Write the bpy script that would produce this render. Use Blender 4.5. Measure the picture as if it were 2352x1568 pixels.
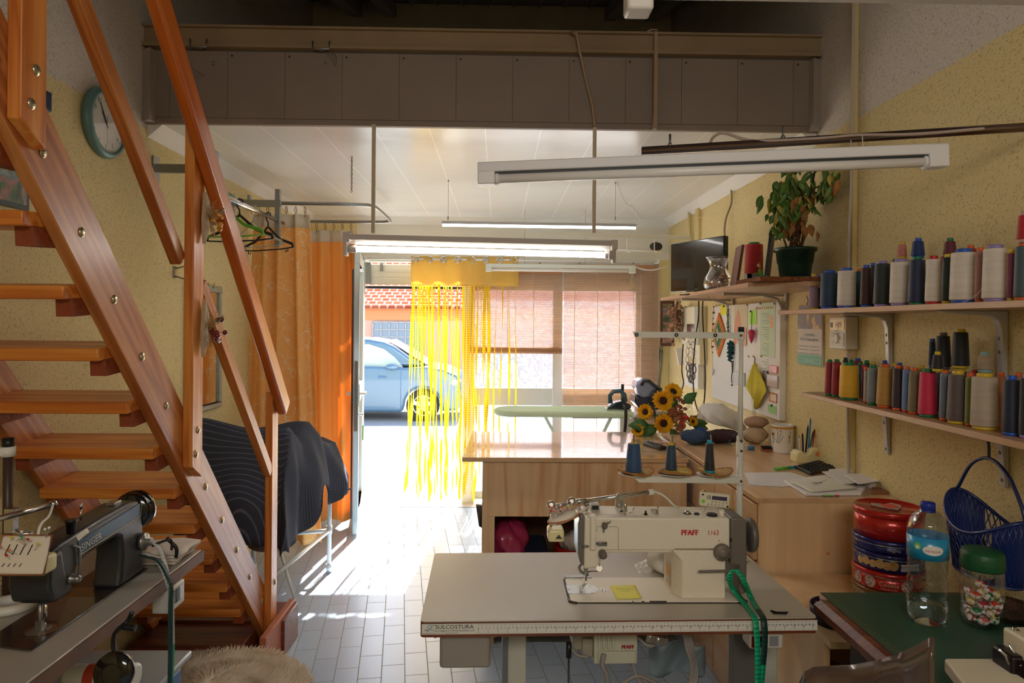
import bpy,math,random
from mathutils import Vector as V,Matrix
random.seed(7)
for o in list(bpy.data.objects):bpy.data.objects.remove(o)
SC=bpy.context.scene
COL=SC.collection
PI=math.pi
# ---------------------------------------------------------------- camera (24 mm lens, eye at 1.57 m)
F,U0,V0,EYE=1568.0,1176.0,741.0,V((0,0,1.57))
psi,rho=math.atan(31/F),0.008
r0=V((math.cos(psi),-math.sin(psi),0));fw=V((math.sin(psi),math.cos(psi),0));up=V((0,0,1))
RR=r0*math.cos(rho)+up*math.sin(rho)
UU=up*math.cos(rho)-r0*math.sin(rho)
cd=bpy.data.cameras.new('camera');cam=bpy.data.objects.new('camera',cd);COL.objects.link(cam)
cd.sensor_width=36;cd.lens=24;cd.shift_y=-43/2352;cd.clip_start=0.05;cd.clip_end=300
m3=Matrix((RR,UU,-fw)).transposed()
cam.matrix_world=Matrix.Translation(EYE)@m3.to_4x4()
SC.camera=cam
# ---------------------------------------------------------------- daylight
def link(nt,a,b):nt.links.new(a,b)
w=bpy.data.worlds.new('sky');SC.world=w;w.use_nodes=True
nt=w.node_tree;bg=nt.nodes['Background']
sk=nt.nodes.new('ShaderNodeTexSky');sk.sky_type='NISHITA';sk.sun_disc=False
sk.sun_elevation=math.radians(41);sk.sun_rotation=math.radians(6);sk.air_density=1.0;sk.dust_density=1.5
link(nt,sk.outputs[0],bg.inputs[0]);bg.inputs[1].default_value=0.42
sd=bpy.data.lights.new('sun','SUN');sd.energy=22.0;sd.angle=math.radians(0.6);sd.color=(1,.98,.94)
sun=bpy.data.objects.new('sun',sd);COL.objects.link(sun)
sun.rotation_euler=V((-0.24,-2.16,-1.88)).to_track_quat('-Z','Y').to_euler();sun.location=(1,12,9)
SC.view_settings.view_transform='Standard';SC.view_settings.look='None'
SC.view_settings.exposure=0.6;SC.view_settings.gamma=1.0;SC.view_settings.use_curve_mapping=False
# unseen fill light added behind the camera to brighten the near end (housing below)
ld=bpy.data.lights.new('added_fill_light','AREA');ld.energy=17.0;ld.shape='RECTANGLE';ld.size=1.2;ld.size_y=.5;ld.color=(1,.95,.88)
lo=bpy.data.objects.new('added_fill_light',ld);COL.objects.link(lo);lo.location=(0.2,-1.1,2.45);lo.rotation_euler=(math.radians(48),0,0)

# ---------------------------------------------------------------- geometry helpers
def P(u,v,x=None,y=None,z=None):
    """point seen at photo pixel (u, v) on the real plane x=, y= or z="""
    d=fw+RR*((u-U0)/F)-UU*((v-V0)/F)
    if y is not None:t=(y-EYE.y)/d.y
    elif x is not None:t=(x-EYE.x)/d.x
    else:t=(z-EYE.z)/d.z
    return EYE+d*t
def lin(c):
    c=c/255
    return c/12.92 if c<=.04045 else((c+.055)/1.055)**2.4
def rgb(c,a=1):return(lin(c[0]),lin(c[1]),lin(c[2]),a)

class B:
    """collects shapes (world coordinates, or local to M) and links them as one mesh"""
    def __init__(s,M=None):s.v=[];s.f=[];s.m=[];s.s=[];s.M=M;s.k=0
    def add(s,vs,fs,sm=False):
        n=len(s.v)
        for p in vs:
            p=V(p);s.v.append(s.M@p if s.M else p)
        for f in fs:s.f.append([i+n for i in f]);s.m.append(s.k);s.s.append(sm)
        return s
    def box(s,x0,x1,y0,y1,z0,z1):
        return s.add([(x0,y0,z0),(x1,y0,z0),(x1,y1,z0),(x0,y1,z0),(x0,y0,z1),(x1,y0,z1),(x1,y1,z1),(x0,y1,z1)],
                     [(3,2,1,0),(4,5,6,7),(0,1,5,4),(1,2,6,5),(2,3,7,6),(3,0,4,7)])
    def bar(s,a,b,w,h,upv=(0,0,1)):
        """a rectangular bar from a to b, w across, h along upv"""
        a=V(a);b=V(b);d=(b-a).normalized();sx=d.cross(V(upv)).normalized();uy=sx.cross(d)
        q=[sx*(w/2)*i+uy*(h/2)*j for i,j in((-1,-1),(1,-1),(1,1),(-1,1))]
        return s.add([a+p for p in q]+[b+p for p in q],[(3,2,1,0),(4,5,6,7),(0,1,5,4),(1,2,6,5),(2,3,7,6),(3,0,4,7)])
    def cyl(s,a,b,r,r2=None,n=16,cap=True):
        return s.tube([a,b],[r,r if r2 is None else r2],n,cap)
    def tube(s,pts,r,n=8,cap=True,sm=True,flat=1.0):
        pts=[V(p)for p in pts];N=len(pts)
        if not isinstance(r,(list,tuple)):r=[r]*N
        vs=[];fs=[];ref=None
        for i,p in enumerate(pts):
            d=(pts[min(i+1,N-1)]-pts[max(i-1,0)])
            d=d.normalized()if d.length>1e-9 else V((0,0,1))
            if ref is None:ref=d.cross(V((0,0,1)))if abs(d.z)<.9 else d.cross(V((1,0,0)))
            ref=(ref-d*ref.dot(d));ref=ref.normalized()if ref.length>1e-6 else d.orthogonal().normalized()
            o=d.cross(ref)
            for j in range(n):
                a=2*PI*j/n;vs.append(p+ref*math.cos(a)*r[i]+o*math.sin(a)*r[i]*flat)
        for i in range(N-1):
            for j in range(n):
                k=(j+1)%n;fs.append((i*n+j,i*n+k,(i+1)*n+k,(i+1)*n+j))
        n0=len(s.f);s.add(vs,fs,sm)
        if cap:s.add(vs[:n],[tuple(range(n))[::-1]]);s.add(vs[-n:],[tuple(range(n))])
        return s
    def cord(s,pts,r,n=8):
        p=[V(q)for q in pts];o=[]
        for i in range(len(p)-1):
            a,b,c,d=p[max(i-1,0)],p[i],p[i+1],p[min(i+2,len(p)-1)]
            for k in range(5):t=k/5;o.append(.5*((2*b)+(c-a)*t+(2*a-5*b+4*c-d)*t*t+(3*b-a-3*c+d)*t**3))
        return s.tube(o+[p[-1]],r,n)
    def lathe(s,prof,c=(0,0,0),n=24,sm=True,sx=1,sy=1,cap=True):
        c=V(c);vs=[];fs=[]
        for r,z in prof:
            for j in range(n):
                a=2*PI*j/n;vs.append(c+V((math.cos(a)*r*sx,math.sin(a)*r*sy,z)))
        for i in range(len(prof)-1):
            for j in range(n):
                k=(j+1)%n;fs.append((i*n+j,i*n+k,(i+1)*n+k,(i+1)*n+j))
        s.add(vs,fs,sm)
        if cap:
            if prof[0][0]>1e-4:s.add(vs[:n],[tuple(range(n))[::-1]])
            if prof[-1][0]>1e-4:s.add(vs[-n:],[tuple(range(n))])
        return s
    def prism(s,poly,vec,sm=False):
        n=len(poly);vec=V(vec);a=[V(p)for p in poly];b=[p+vec for p in a]
        nrm=V((0,0,0))
        for i in range(n):nrm+=a[i].cross(a[(i+1)%n])
        flip=nrm.dot(vec)>0
        fs=[tuple(range(n))[::-1]if flip else tuple(range(n)),tuple(range(n,2*n))if flip else tuple(range(n,2*n))[::-1]]
        s.add(a+b,fs)
        side=[(i,(i+1)%n,n+(i+1)%n,n+i)if flip else(n+i,n+(i+1)%n,(i+1)%n,i)for i in range(n)]
        return s.add(a+b,side,sm)
    def sph(s,c,r,sc=(1,1,1),n=12,h=8):
        c=V(c);prof=[(math.sin(PI*i/h)*r,-math.cos(PI*i/h)*r)for i in range(h+1)]
        vs=[];fs=[]
        for q,z in prof:
            for j in range(n):
                a=2*PI*j/n;vs.append(c+V((math.cos(a)*q*sc[0],math.sin(a)*q*sc[1],z*sc[2])))
        for i in range(h):
            for j in range(n):
                k=(j+1)%n;fs.append((i*n+j,i*n+k,(i+1)*n+k,(i+1)*n+j))
        return s.add(vs,fs,True)
    def grid(s,fn,nu,nv,sm=True):
        vs=[fn(i/nu,j/nv)for j in range(nv+1)for i in range(nu+1)]
        fs=[(j*(nu+1)+i,j*(nu+1)+i+1,(j+1)*(nu+1)+i+1,(j+1)*(nu+1)+i)for j in range(nv)for i in range(nu)]
        return s.add(vs,fs,sm)
    def ribbon(s,pts,side,w):
        """flat strip along pts; side = one vector or one per point"""
        n=len(pts);sd_=side if isinstance(side,list)else[side]*n
        L=[V(p)-V(q).normalized()*w/2 for p,q in zip(pts,sd_)];R_=[V(p)+V(q).normalized()*w/2 for p,q in zip(pts,sd_)]
        return s.add(L+R_,[(i,i+1,n+i+1,n+i)for i in range(n-1)],True)
    def text(s,t,M,size,ext=0.0,align='CENTER',sx=1.0):
        vs,fs=glyphs(t,align)
        return s.add([M@V((p[0]*size*sx,p[1]*size,ext))for p in vs],fs)
    def build(s,name,mat,parent=None,bev=0,seg=2,solid=0,sub=0,off=0):
        me=bpy.data.meshes.new(name);o=bpy.data.objects.new(name,me)
        if parent is not None:inv=W(parent).inverted();vs=[inv@p for p in s.v];o.parent=parent
        else:
            lo_=V([min(p[i]for p in s.v)for i in range(3)]);hi_=V([max(p[i]for p in s.v)for i in range(3)])
            org=V(((lo_.x+hi_.x)/2,(lo_.y+hi_.y)/2,lo_.z));o.location=org;vs=[p-org for p in s.v]
        me.from_pydata([tuple(p)for p in vs],[],s.f)
        for m in(mat if isinstance(mat,(list,tuple))else[mat]):me.materials.append(m)
        me.polygons.foreach_set('material_index',s.m);me.polygons.foreach_set('use_smooth',s.s)
        if bev or any(s.s)or sub:
            import bmesh
            bm=bmesh.new();bm.from_mesh(me);bmesh.ops.remove_doubles(bm,verts=bm.verts,dist=1e-5);bm.to_mesh(me);bm.free()
        me.update();COL.objects.link(o)
        if solid:q=o.modifiers.new('solid','SOLIDIFY');q.thickness=solid;q.offset=off
        if bev:q=o.modifiers.new('bevel','BEVEL');q.width=bev;q.segments=seg;q.limit_method='ANGLE';q.angle_limit=math.radians(40)
        if sub:q=o.modifiers.new('sub','SUBSURF');q.levels=sub;q.render_levels=sub
        if bev:
            for p in me.polygons:p.use_smooth=True
            try:
                import bmesh
                bm=bmesh.new();bm.from_mesh(me)
                for e in bm.edges:
                    if len(e.link_faces)==2 and e.calc_face_angle(0)>math.radians(35):e.smooth=False
                bm.to_mesh(me);bm.free()
            except Exception:pass
        return o
def W(o):
    m=o.matrix_basis.copy()if o.rotation_mode else o.matrix_basis.copy()
    return(W(o.parent)@m)if o.parent else m
_gl={}
def glyphs(t,align):
    k=(t,align)
    if k not in _gl:
        cu=bpy.data.curves.new('t','FONT');cu.body=t;cu.align_x=align;cu.size=1;cu.resolution_u=2
        ob=bpy.data.objects.new('t',cu);me=bpy.data.meshes.new_from_object(ob)
        _gl[k]=([tuple(v.co)for v in me.vertices],[tuple(p.vertices)for p in me.polygons])
        bpy.data.objects.remove(ob);bpy.data.curves.remove(cu);bpy.data.meshes.remove(me)
    return _gl[k]
def frame(o,x,y):
    """matrix with origin o, x axis x, y axis about y (text lies in x-y, faces x cross y)"""
    x=V(x).normalized();zz=x.cross(V(y)).normalized();y=zz.cross(x)
    return Matrix(((x.x,y.x,zz.x,o[0]),(x.y,y.y,zz.y,o[1]),(x.z,y.z,zz.z,o[2]),(0,0,0,1)))
def tag(o,label,cat,group=None,kind=None):
    if label:o['label']=label
    if cat:o['category']=cat
    if group:o['group']=group
    if kind:o['kind']=kind
    return o
def thing(name,label,cat,loc=(0,0,0),group=None,rz=0):
    o=bpy.data.objects.new(name,None);COL.objects.link(o);o.location=loc;o.rotation_euler=(0,0,rz);o.empty_display_size=.05
    return tag(o,label,cat,group)
def struct(o):o['kind']='structure';return o
def copy_tree(o,parent=None):
    c=o.copy();COL.objects.link(c);c.parent=parent
    for ch in[q for q in bpy.data.objects if q.parent==o]:copy_tree(ch,c)
    return c

# ---------------------------------------------------------------- materials
def newmat(name):
    m=bpy.data.materials.new(name);m.use_nodes=True
    return m,m.node_tree,m.node_tree.nodes['Principled BSDF']
_mc={}
def mat(c,rough=.5,metal=0.0,bump=None,var=None,spec=.5,coat=0,trans=0,name=None,sheen=0):
    k=(tuple(c),rough,metal,bump,var,spec,coat,trans,sheen)
    if k in _mc:return _mc[k]
    m,nt,b=newmat(name or 'paint_%d_%d_%d'%tuple(c))
    b.inputs['Base Color'].default_value=rgb(c);b.inputs['Roughness'].default_value=rough;b.inputs['Metallic'].default_value=metal
    b.inputs['Specular IOR Level'].default_value=spec;b.inputs['Coat Weight'].default_value=coat;b.inputs['Transmission Weight'].default_value=trans
    if sheen:b.inputs['Sheen Weight'].default_value=sheen
    tc=None
    if bump or var:
        tc=nt.nodes.new('ShaderNodeTexCoord')
    if bump:
        n=nt.nodes.new('ShaderNodeTexNoise');n.inputs['Scale'].default_value=bump[0];n.inputs['Detail'].default_value=4
        link(nt,tc.outputs['Object'],n.inputs['Vector'])
        bp=nt.nodes.new('ShaderNodeBump');bp.inputs['Strength'].default_value=bump[1];bp.inputs['Distance'].default_value=bump[2]if len(bump)>2 else.01
        link(nt,n.outputs[0],bp.inputs['Height']);link(nt,bp.outputs[0],b.inputs['Normal'])
    if var:
        n=nt.nodes.new('ShaderNodeTexNoise');n.inputs['Scale'].default_value=var[0];n.inputs['Detail'].default_value=6
        link(nt,tc.outputs['Object'],n.inputs['Vector'])
        cr=nt.nodes.new('ShaderNodeValToRGB');e=cr.color_ramp.elements
        c2=var[1];e[0].position=.35;e[1].position=.65;e[0].color=rgb(c);e[1].color=rgb(c2)
        link(nt,n.outputs[0],cr.inputs[0]);link(nt,cr.outputs[0],b.inputs['Base Color'])
    _mc[k]=m
    return m
def mapped(nt,scale=(1,1,1),rot=(0,0,0),src='Object',loc=(0,0,0)):
    tc=nt.nodes.new('ShaderNodeTexCoord');mp=nt.nodes.new('ShaderNodeMapping');mp.inputs['Scale'].default_value=scale
    mp.inputs['Rotation'].default_value=rot;mp.inputs['Location'].default_value=loc;link(nt,tc.outputs[src],mp.inputs[0]);return mp.outputs[0]
def ramp(nt,fac,stops,interp='LINEAR'):
    cr=nt.nodes.new('ShaderNodeValToRGB');cr.color_ramp.interpolation=interp;e=cr.color_ramp.elements
    while len(e)<len(stops):e.new(.5)
    for q,(p,c)in zip(e,stops):q.position=p;q.color=rgb(c)
    link(nt,fac,cr.inputs[0]);return cr.outputs[0]
def wood(name,c1,c2,c3,axis=2,rot=(0,0,0),rough=.4,coat=.2,s=1.0,rings=9,cr=.25):
    """pine board, grain along axis"""
    m,nt,b=newmat(name)
    sc=[s*13,s*13,s*13];sc[axis]=s*.8
    first=mapped(nt,(1,1,1),rot)
    mp=nt.nodes.new('ShaderNodeMapping');mp.inputs['Scale'].default_value=sc;link(nt,first,mp.inputs[0])
    n=nt.nodes.new('ShaderNodeTexNoise');n.inputs['Scale'].default_value=1.0;n.inputs['Detail'].default_value=2;link(nt,mp.outputs[0],n.inputs['Vector'])
    mul=nt.nodes.new('ShaderNodeMath');mul.operation='MULTIPLY';mul.inputs[1].default_value=rings;link(nt,n.outputs[0],mul.inputs[0])
    fr=nt.nodes.new('ShaderNodeMath');fr.operation='PINGPONG';fr.inputs[1].default_value=1;link(nt,mul.outputs[0],fr.inputs[0])
    sc2=[s*230,s*230,s*230];sc2[axis]=s*4
    mp2=nt.nodes.new('ShaderNodeMapping');mp2.inputs['Scale'].default_value=sc2;link(nt,first,mp2.inputs[0])
    n2=nt.nodes.new('ShaderNodeTexNoise');n2.inputs['Scale'].default_value=1;link(nt,mp2.outputs[0],n2.inputs['Vector'])
    ad=nt.nodes.new('ShaderNodeMath');ad.operation='MULTIPLY_ADD';ad.inputs[1].default_value=.5;link(nt,n2.outputs[0],ad.inputs[0])
    sb=nt.nodes.new('ShaderNodeMath');sb.operation='MULTIPLY';sb.inputs[1].default_value=.62;link(nt,fr.outputs[0],sb.inputs[0]);link(nt,sb.outputs[0],ad.inputs[2])
    c=ramp(nt,ad.outputs[0],[(.15,c1),(.6,c2),(.95,c3)])
    link(nt,c,b.inputs['Base Color']);b.inputs['Roughness'].default_value=rough;b.inputs['Coat Weight'].default_value=coat;b.inputs['Coat Roughness'].default_value=cr
    bp=nt.nodes.new('ShaderNodeBump');bp.inputs['Strength'].default_value=.15;bp.inputs['Distance'].default_value=.003
    link(nt,ad.outputs[0],bp.inputs['Height']);link(nt,bp.outputs[0],b.inputs['Normal'])
    return m
def emis(c,s,name='lit_tube'):
    m,nt,b=newmat(name);b.inputs['Base Color'].default_value=rgb(c);b.inputs['Emission Color'].default_value=rgb(c);b.inputs['Emission Strength'].default_value=s
    return m
def glass(name='clear_glass',tint=(255,255,255),rough=0.0,clear=.8,bump=None):
    """thin glass: mostly see-through, with real reflections"""
    m,nt,b=newmat(name);nt.nodes.remove(b);out=nt.nodes['Material Output']
    tr=nt.nodes.new('ShaderNodeBsdfTransparent');tr.inputs[0].default_value=rgb(tint)
    gl=nt.nodes.new('ShaderNodeBsdfGlossy');gl.inputs['Roughness'].default_value=rough;gl.inputs[0].default_value=(1,1,1,1)
    mx=nt.nodes.new('ShaderNodeMixShader');fr=nt.nodes.new('ShaderNodeLayerWeight');pw=nt.nodes.new('ShaderNodeMath');pw.operation='POWER';pw.inputs[1].default_value=4;link(nt,fr.outputs[1],pw.inputs[0])
    ad=nt.nodes.new('ShaderNodeMath');ad.operation='MULTIPLY_ADD';ad.inputs[1].default_value=.6;ad.inputs[2].default_value=(1-clear)*.45+.02;link(nt,pw.outputs[0],ad.inputs[0])
    link(nt,ad.outputs[0],mx.inputs[0]);link(nt,tr.outputs[0],mx.inputs[1]);link(nt,gl.outputs[0],mx.inputs[2]);link(nt,mx.outputs[0],out.inputs[0])
    if bump:
        n=nt.nodes.new('ShaderNodeTexNoise');n.inputs['Scale'].default_value=bump[0];v=mapped(nt);link(nt,v,n.inputs['Vector'])
        bp=nt.nodes.new('ShaderNodeBump');bp.inputs['Strength'].default_value=bump[1];bp.inputs['Distance'].default_value=.01;link(nt,n.outputs[0],bp.inputs['Height'])
        link(nt,bp.outputs[0],gl.inputs['Normal']);link(nt,bp.outputs[0],fr.inputs['Normal'])
    return m
def stucco(name,low,high,split):
    m,nt,b=newmat(name)
    tc=nt.nodes.new('ShaderNodeNewGeometry');sp=nt.nodes.new('ShaderNodeSeparateXYZ');link(nt,tc.outputs['Position'],sp.inputs[0])
    gt=nt.nodes.new('ShaderNodeMath');gt.operation='GREATER_THAN';gt.inputs[1].default_value=split;link(nt,sp.outputs[2],gt.inputs[0])
    n=nt.nodes.new('ShaderNodeTexNoise');n.inputs['Scale'].default_value=150;n.inputs['Detail'].default_value=3;link(nt,tc.outputs['Position'],n.inputs['Vector'])
    n3=nt.nodes.new('ShaderNodeTexNoise');n3.inputs['Scale'].default_value=3;link(nt,tc.outputs['Position'],n3.inputs['Vector'])
    mx=nt.nodes.new('ShaderNodeMix');mx.data_type='RGBA';mx.inputs[6].default_value=rgb(low);mx.inputs[7].default_value=rgb(high);link(nt,gt.outputs[0],mx.inputs[0])
    mm=nt.nodes.new('ShaderNodeMix');mm.data_type='RGBA';mm.blend_type='MULTIPLY';mm.inputs[0].default_value=1
    d=ramp(nt,n.outputs[0],[(.30,(205,198,186)),(.44,(255,255,255))]);link(nt,mx.outputs[2],mm.inputs[6]);link(nt,d,mm.inputs[7])
    link(nt,mm.outputs[2],b.inputs['Base Color']);b.inputs['Roughness'].default_value=.6;b.inputs['Specular IOR Level'].default_value=.3
    bp=nt.nodes.new('ShaderNodeBump');bp.inputs['Strength'].default_value=.55;bp.inputs['Distance'].default_value=.006
    link(nt,n.outputs[0],bp.inputs['Height']);link(nt,bp.outputs[0],b.inputs['Normal'])
    return m
WHITE=mat((236,234,226),.45);OFFW=mat((225,222,212),.5);CHROME=mat((205,205,205),.18,1.0);STEEL=mat((150,150,148),.35,.9)
BLACK=mat((18,18,19),.4);BLACKG=mat((10,10,11),.12,coat=.5);GREYM=mat((120,122,125),.5,.3);GREYP=mat((122,118,112),.45)
BRASS=mat((190,165,110),.3,.9);BEIGE=mat((222,211,184),.38,coat=.15)
CLEAR=glass()
# ================================================================ the room
XL,XR,YF,YB,ZC,YM=-1.63,1.49,5.95,-1.4,2.475,3.16
WL=stucco('wall_paint_left',(230,210,154),(222,212,200),2.45)
WR=stucco('wall_paint_right',(230,210,154),(222,212,200),2.435)
def tiles():
    m,nt,b=newmat('floor_tiles')
    v=mapped(nt,(1,1,1),(0,0,math.radians(90-8)))
    br=nt.nodes.new('ShaderNodeTexBrick');br.inputs['Scale'].default_value=1;br.inputs['Brick Width'].default_value=.206;br.inputs['Row Height'].default_value=.103
    br.inputs['Mortar Size'].default_value=.0021;br.inputs['Mortar Smooth'].default_value=.2;br.offset=.5
    br.inputs['Color1'].default_value=rgb((172,190,210));br.inputs['Color2'].default_value=rgb((163,181,202));br.inputs['Mortar'].default_value=rgb((140,140,136))
    link(nt,v,br.inputs['Vector']);link(nt,br.outputs[0],b.inputs['Base Color'])
    r=ramp(nt,br.outputs[1],[(0,(150,150,150)),(1,(225,225,225))]);link(nt,r,b.inputs['Roughness'])
    bp=nt.nodes.new('ShaderNodeBump');bp.invert=True;bp.inputs['Strength'].default_value=.4;bp.inputs['Distance'].default_value=.003
    link(nt,br.outputs[1],bp.inputs['Height']);link(nt,bp.outputs[0],b.inputs['Normal'])
    return m
struct(B().box(XL-.12,XR+.12,YB-.1,YF-.15,-.12,0).build('floor',tiles()))
MARBLE=mat((205,192,176),.25,var=(5,(170,150,128)),coat=.3)
struct(B().box(XL,XR,YF-.15,YF+.12,-.12,.004).build('trim_1',MARBLE))
struct(B().box(XL-.12,XL,YB,YF+.1,0,4.6).build('wall_left',WL))
struct(B().box(XR,XR+.12,YB,YF+.1,0,4.6).build('wall_right',WR))
struct(B().box(XL,XR,YB-.1,YB,0,3.2).build('wall_back',WR))
WF=mat((232,214,155),.6,bump=(120,.3));WFW=mat((238,234,220),.55)
wf=B();wf.box(XL,-1.235,YF,YF+.12,0,ZC);wf.k=1;wf.box(-1.235,XR,YF,YF+.12,2.13,ZC);wf.k=0;wf.box(1.40,XR,YF,YF+.12,0,2.13)
wf.k=1;wf.box(XL,XR,YF,YF+.12,ZC+.08,4.6)
struct(wf.build('wall_front',[WF,WFW]))
def pvc():
    m,nt,b=newmat('pvc_ceiling')
    v=mapped(nt,(1,1,1),(0,0,PI/2),loc=(17,0,0))
    br=nt.nodes.new('ShaderNodeTexBrick');br.inputs['Scale'].default_value=1;br.inputs['Brick Width'].default_value=50;br.inputs['Row Height'].default_value=.262
    br.inputs['Mortar Size'].default_value=.003;br.offset=0
    br.inputs['Color1'].default_value=br.inputs['Color2'].default_value=rgb((234,234,230));br.inputs['Mortar'].default_value=rgb((255,255,252))
    link(nt,v,br.inputs['Vector']);link(nt,br.outputs[0],b.inputs['Base Color']);b.inputs['Roughness'].default_value=.2
    n=nt.nodes.new('ShaderNodeTexNoise');n.inputs['Scale'].default_value=4;link(nt,v,n.inputs['Vector'])
    bp=nt.nodes.new('ShaderNodeBump');bp.inputs['Strength'].default_value=.25;bp.inputs['Distance'].default_value=.01;link(nt,n.outputs[0],bp.inputs['Height']);link(nt,bp.outputs[0],b.inputs['Normal'])
    return m
struct(B().box(XL,XR,YM+.03,YF,ZC,ZC+.08).build('ceiling',pvc()))
# coving strips of the ceiling
cv=B()
for x,s in((XL,1),(XR,-1)):
    cv.prism([(x,YM+.03,ZC),(x+s*.07,YM+.03,ZC),(x,YM+.03,ZC-.06)],(0,YF-YM-.03,0))
    cv.k=1;cv.prism([(x,YM-.02,ZC),(x+s*.05,YM-.05,ZC),(x+s*.05,YM-.05,2.80),(x,YM-.02,2.80)],(0,.05,0));cv.k=0
cv.prism([(XL,YF,ZC),(XL,YF-.07,ZC),(XL,YF,ZC-.06)],(XR-XL,0,0))
struct(cv.build('trim_2',[WHITE,mat((168,154,142),.6)]))
# edge of the mezzanine: panelled fascia, steel beam
FASC=mat((146,130,116),.6,var=(2.5,(137,121,107)))
LINE=mat((96,84,74),.7);BEAMM=mat((158,134,100),.6,var=(3,(142,118,86)));SMUDGE=mat((110,98,88),.8)
fa=B();x=XL;k=0;edges=[]
while x<XR-.001:
    x2=min(XL+.115+.262*k,XR);fa.box(x+.0008,x2-.0008,YM,YM+.03,ZC+.025,2.805);edges.append(x2);x=x2;k+=1
fo=struct(fa.build('trim_3',FASC))
struct(B().box(XL,XR,YM+.004,YM+.03,ZC-.002,ZC+.024).build('trim_4',FASC))
struct(B().box(XL,XR,YM+.006,YM+.025,ZC,2.82).build('trim_5',LINE))
sc_=B()
for e in edges:sc_.cyl((e+.02,YM-.003,2.785),(e+.02,YM+.002,2.785),.004,n=10)
sc_.build('screw_heads',BLACK,fo)
sm=B()
def leafmark(u0,v0,u1,v1,bow):
    a=P(u0,v0,y=YM-.002);b_=P(u1,v1,y=YM-.002);d=b_-a;n_=V((d.z,0,-d.x)).normalized()
    t=[i/12 for i in range(13)]
    p1=[a+d*q+n_*bow*math.sin(PI*q)for q in t];p2=[a+d*q+n_*bow*.1*math.sin(PI*q)for q in t]
    for i in range(12):sm.add([p1[i],p1[i+1],p1[i+1]+n_*.003,p1[i]+n_*.003],[(0,1,2,3)])
    for i in range(1,12):sm.add([p1[i],p1[i]+V((.002,0,0)),p2[i]+V((.002,0,0)),p2[i]],[(0,1,2,3)])
    for i in range(12):sm.add([p2[i],p2[i+1],p2[i+1]+n_*.002,p2[i]+n_*.002],[(0,1,2,3)])
leafmark(419,139,472,173,.05);leafmark(748,119,770,152,-.03)
for(u,v)in((486,144),(486,150),(744,146)):
    q=P(u,v,y=YM-.002);sm.add([q,q+V((.014,0,0)),q+V((.014,0,.006)),q+V((0,0,.006))],[(0,1,2,3)])
sm.build('scuff_marks',SMUDGE,fo)
bm_=B();bm_.box(XL,XR,YM-.03,YM+.07,2.815,2.83);bm_.box(XL,XR,YM-.01,YM+.05,2.83,2.905);bm_.box(XL,XR,YM-.03,YM+.07,2.905,2.915)
struct(bm_.build('beam_1',BEAMM))
struct(B().box(XL,XR,YM+.07,YF,ZC+.1,ZC+.16).build('ceiling_slab',mat((150,130,105),.8)))
DARK=mat((150,142,142),.8);
rf=B();rf.box(XL,XR,YB,1.0,2.85,2.95)
rf.prism([(XL,1.0,2.85),(XR,1.0,2.85),(XR,YF+.1,2.85+.3*5.05),(XL,YF+.1,2.85+.3*5.05)],(0,0,.1))
struct(rf.build('ceiling_roof',DARK))
rb=B()
for x in(-1.25,-.95,.95,1.3):rb.bar((x*.9,1.2,2.84),(x*1.0,YF,2.84+.3*4.75),.09,.1)
for i in range(14):rb.bar((XL+.2+i*.22,1.1,2.87),(XL+.2+i*.22,YF,2.87+.3*4.85),.01,.02)
struct(rb.build('trim_6',mat((170,160,156),.8)))
# metal hooks on the beam, thin cable ducts over the fascia
for k,(u,v)in enumerate(((437,107),(719,112))):
    a=P(u,v,y=YM-.035);h=B();h.tube([a+V((-.002,0,.035)),a+V((0,0,0)),a+V((.072,0,0)),a+V((.074,0,.035))],.004,6);h.box(a.x+.02,a.x+.05,YM-.036,YM-.009,a.z-.003,a.z+.003)
    tag(h.build('ceiling_hook',STEEL),'U-shaped metal hook on the steel beam, '+('close to the handrail' if k==0 else 'above the pencil leaf mark'),'hook','hooks on the steel beam')
CAB=mat((168,140,112),.6)
cb=B();cb.tube([P(1312,74,y=3.12),P(1325,78,y=3.10),P(1332,120,y=3.12),P(1345,180,y=3.15),P(1360,240,y=3.15),P(1366,290,y=3.15),P(1366,300,y=3.16)],.007,8)
tag(cb.build('ceiling_cable',CAB),'loose beige cord crossing the mezzanine fascia to the hanging lamp rod','cord')
a=P(1506,74,y=3.13);b_=P(1506,297,y=3.13)
dk=B();dk.box(a.x-.008,a.x+.008,3.118,3.155,b_.z,a.z);dk.tube([a+V((-.05,0,-.005)),a+V((-.02,0,.012)),a+V((.01,0,.01))],.004,6)
tag(dk.build('ceiling_cable_duct',CAB),'straight beige cable duct running down the mezzanine fascia','cable duct')
sg=B();a=P(1878,288,y=3.14);sg.tube([a,a+V((.02,0,-.01)),a+V((.03,0,-.05)),a+V((.028,0,-.10))],.006,8)
tag(sg.build('ceiling_gooseneck',CAB),'short curved brown cable end below the beam at the wall corner','cable')

# ---------------------------------------------------------------- window and door wall
ALU=mat((232,234,228),.4);ALUG=mat((196,206,204),.35,.2)
win=thing('window_1',None,None,(0.5,YF,0));win['kind']='structure'
fr=B();y0,y1=YF+.0,YF+.06
def wx(u):return P(u,741,y=YF).x
xs=[wx(1064),wx(1091),wx(1270),wx(1292),wx(1460),wx(1525)]
fr.box(xs[0],xs[1],y0-.02,y1,0,2.13);fr.box(xs[2],xs[3],y0,y1,0,2.08);fr.box(xs[4],1.40,y0,y1,0,2.13)
fr.box(xs[0],1.40,y0-.01,y1,2.06,2.13);fr.box(xs[1],xs[4],y0+.005,y1,.85,1.0);fr.box(xs[1],xs[4],y0+.005,y1,.03,.10)
fr.box(xs[1],xs[4],y0+.01,y1,1.85,2.06);fr.box(1.24,1.40,y0-.03,y0,.03,2.12)
fr.build('frame',ALU,win,bev=.004)
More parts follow.
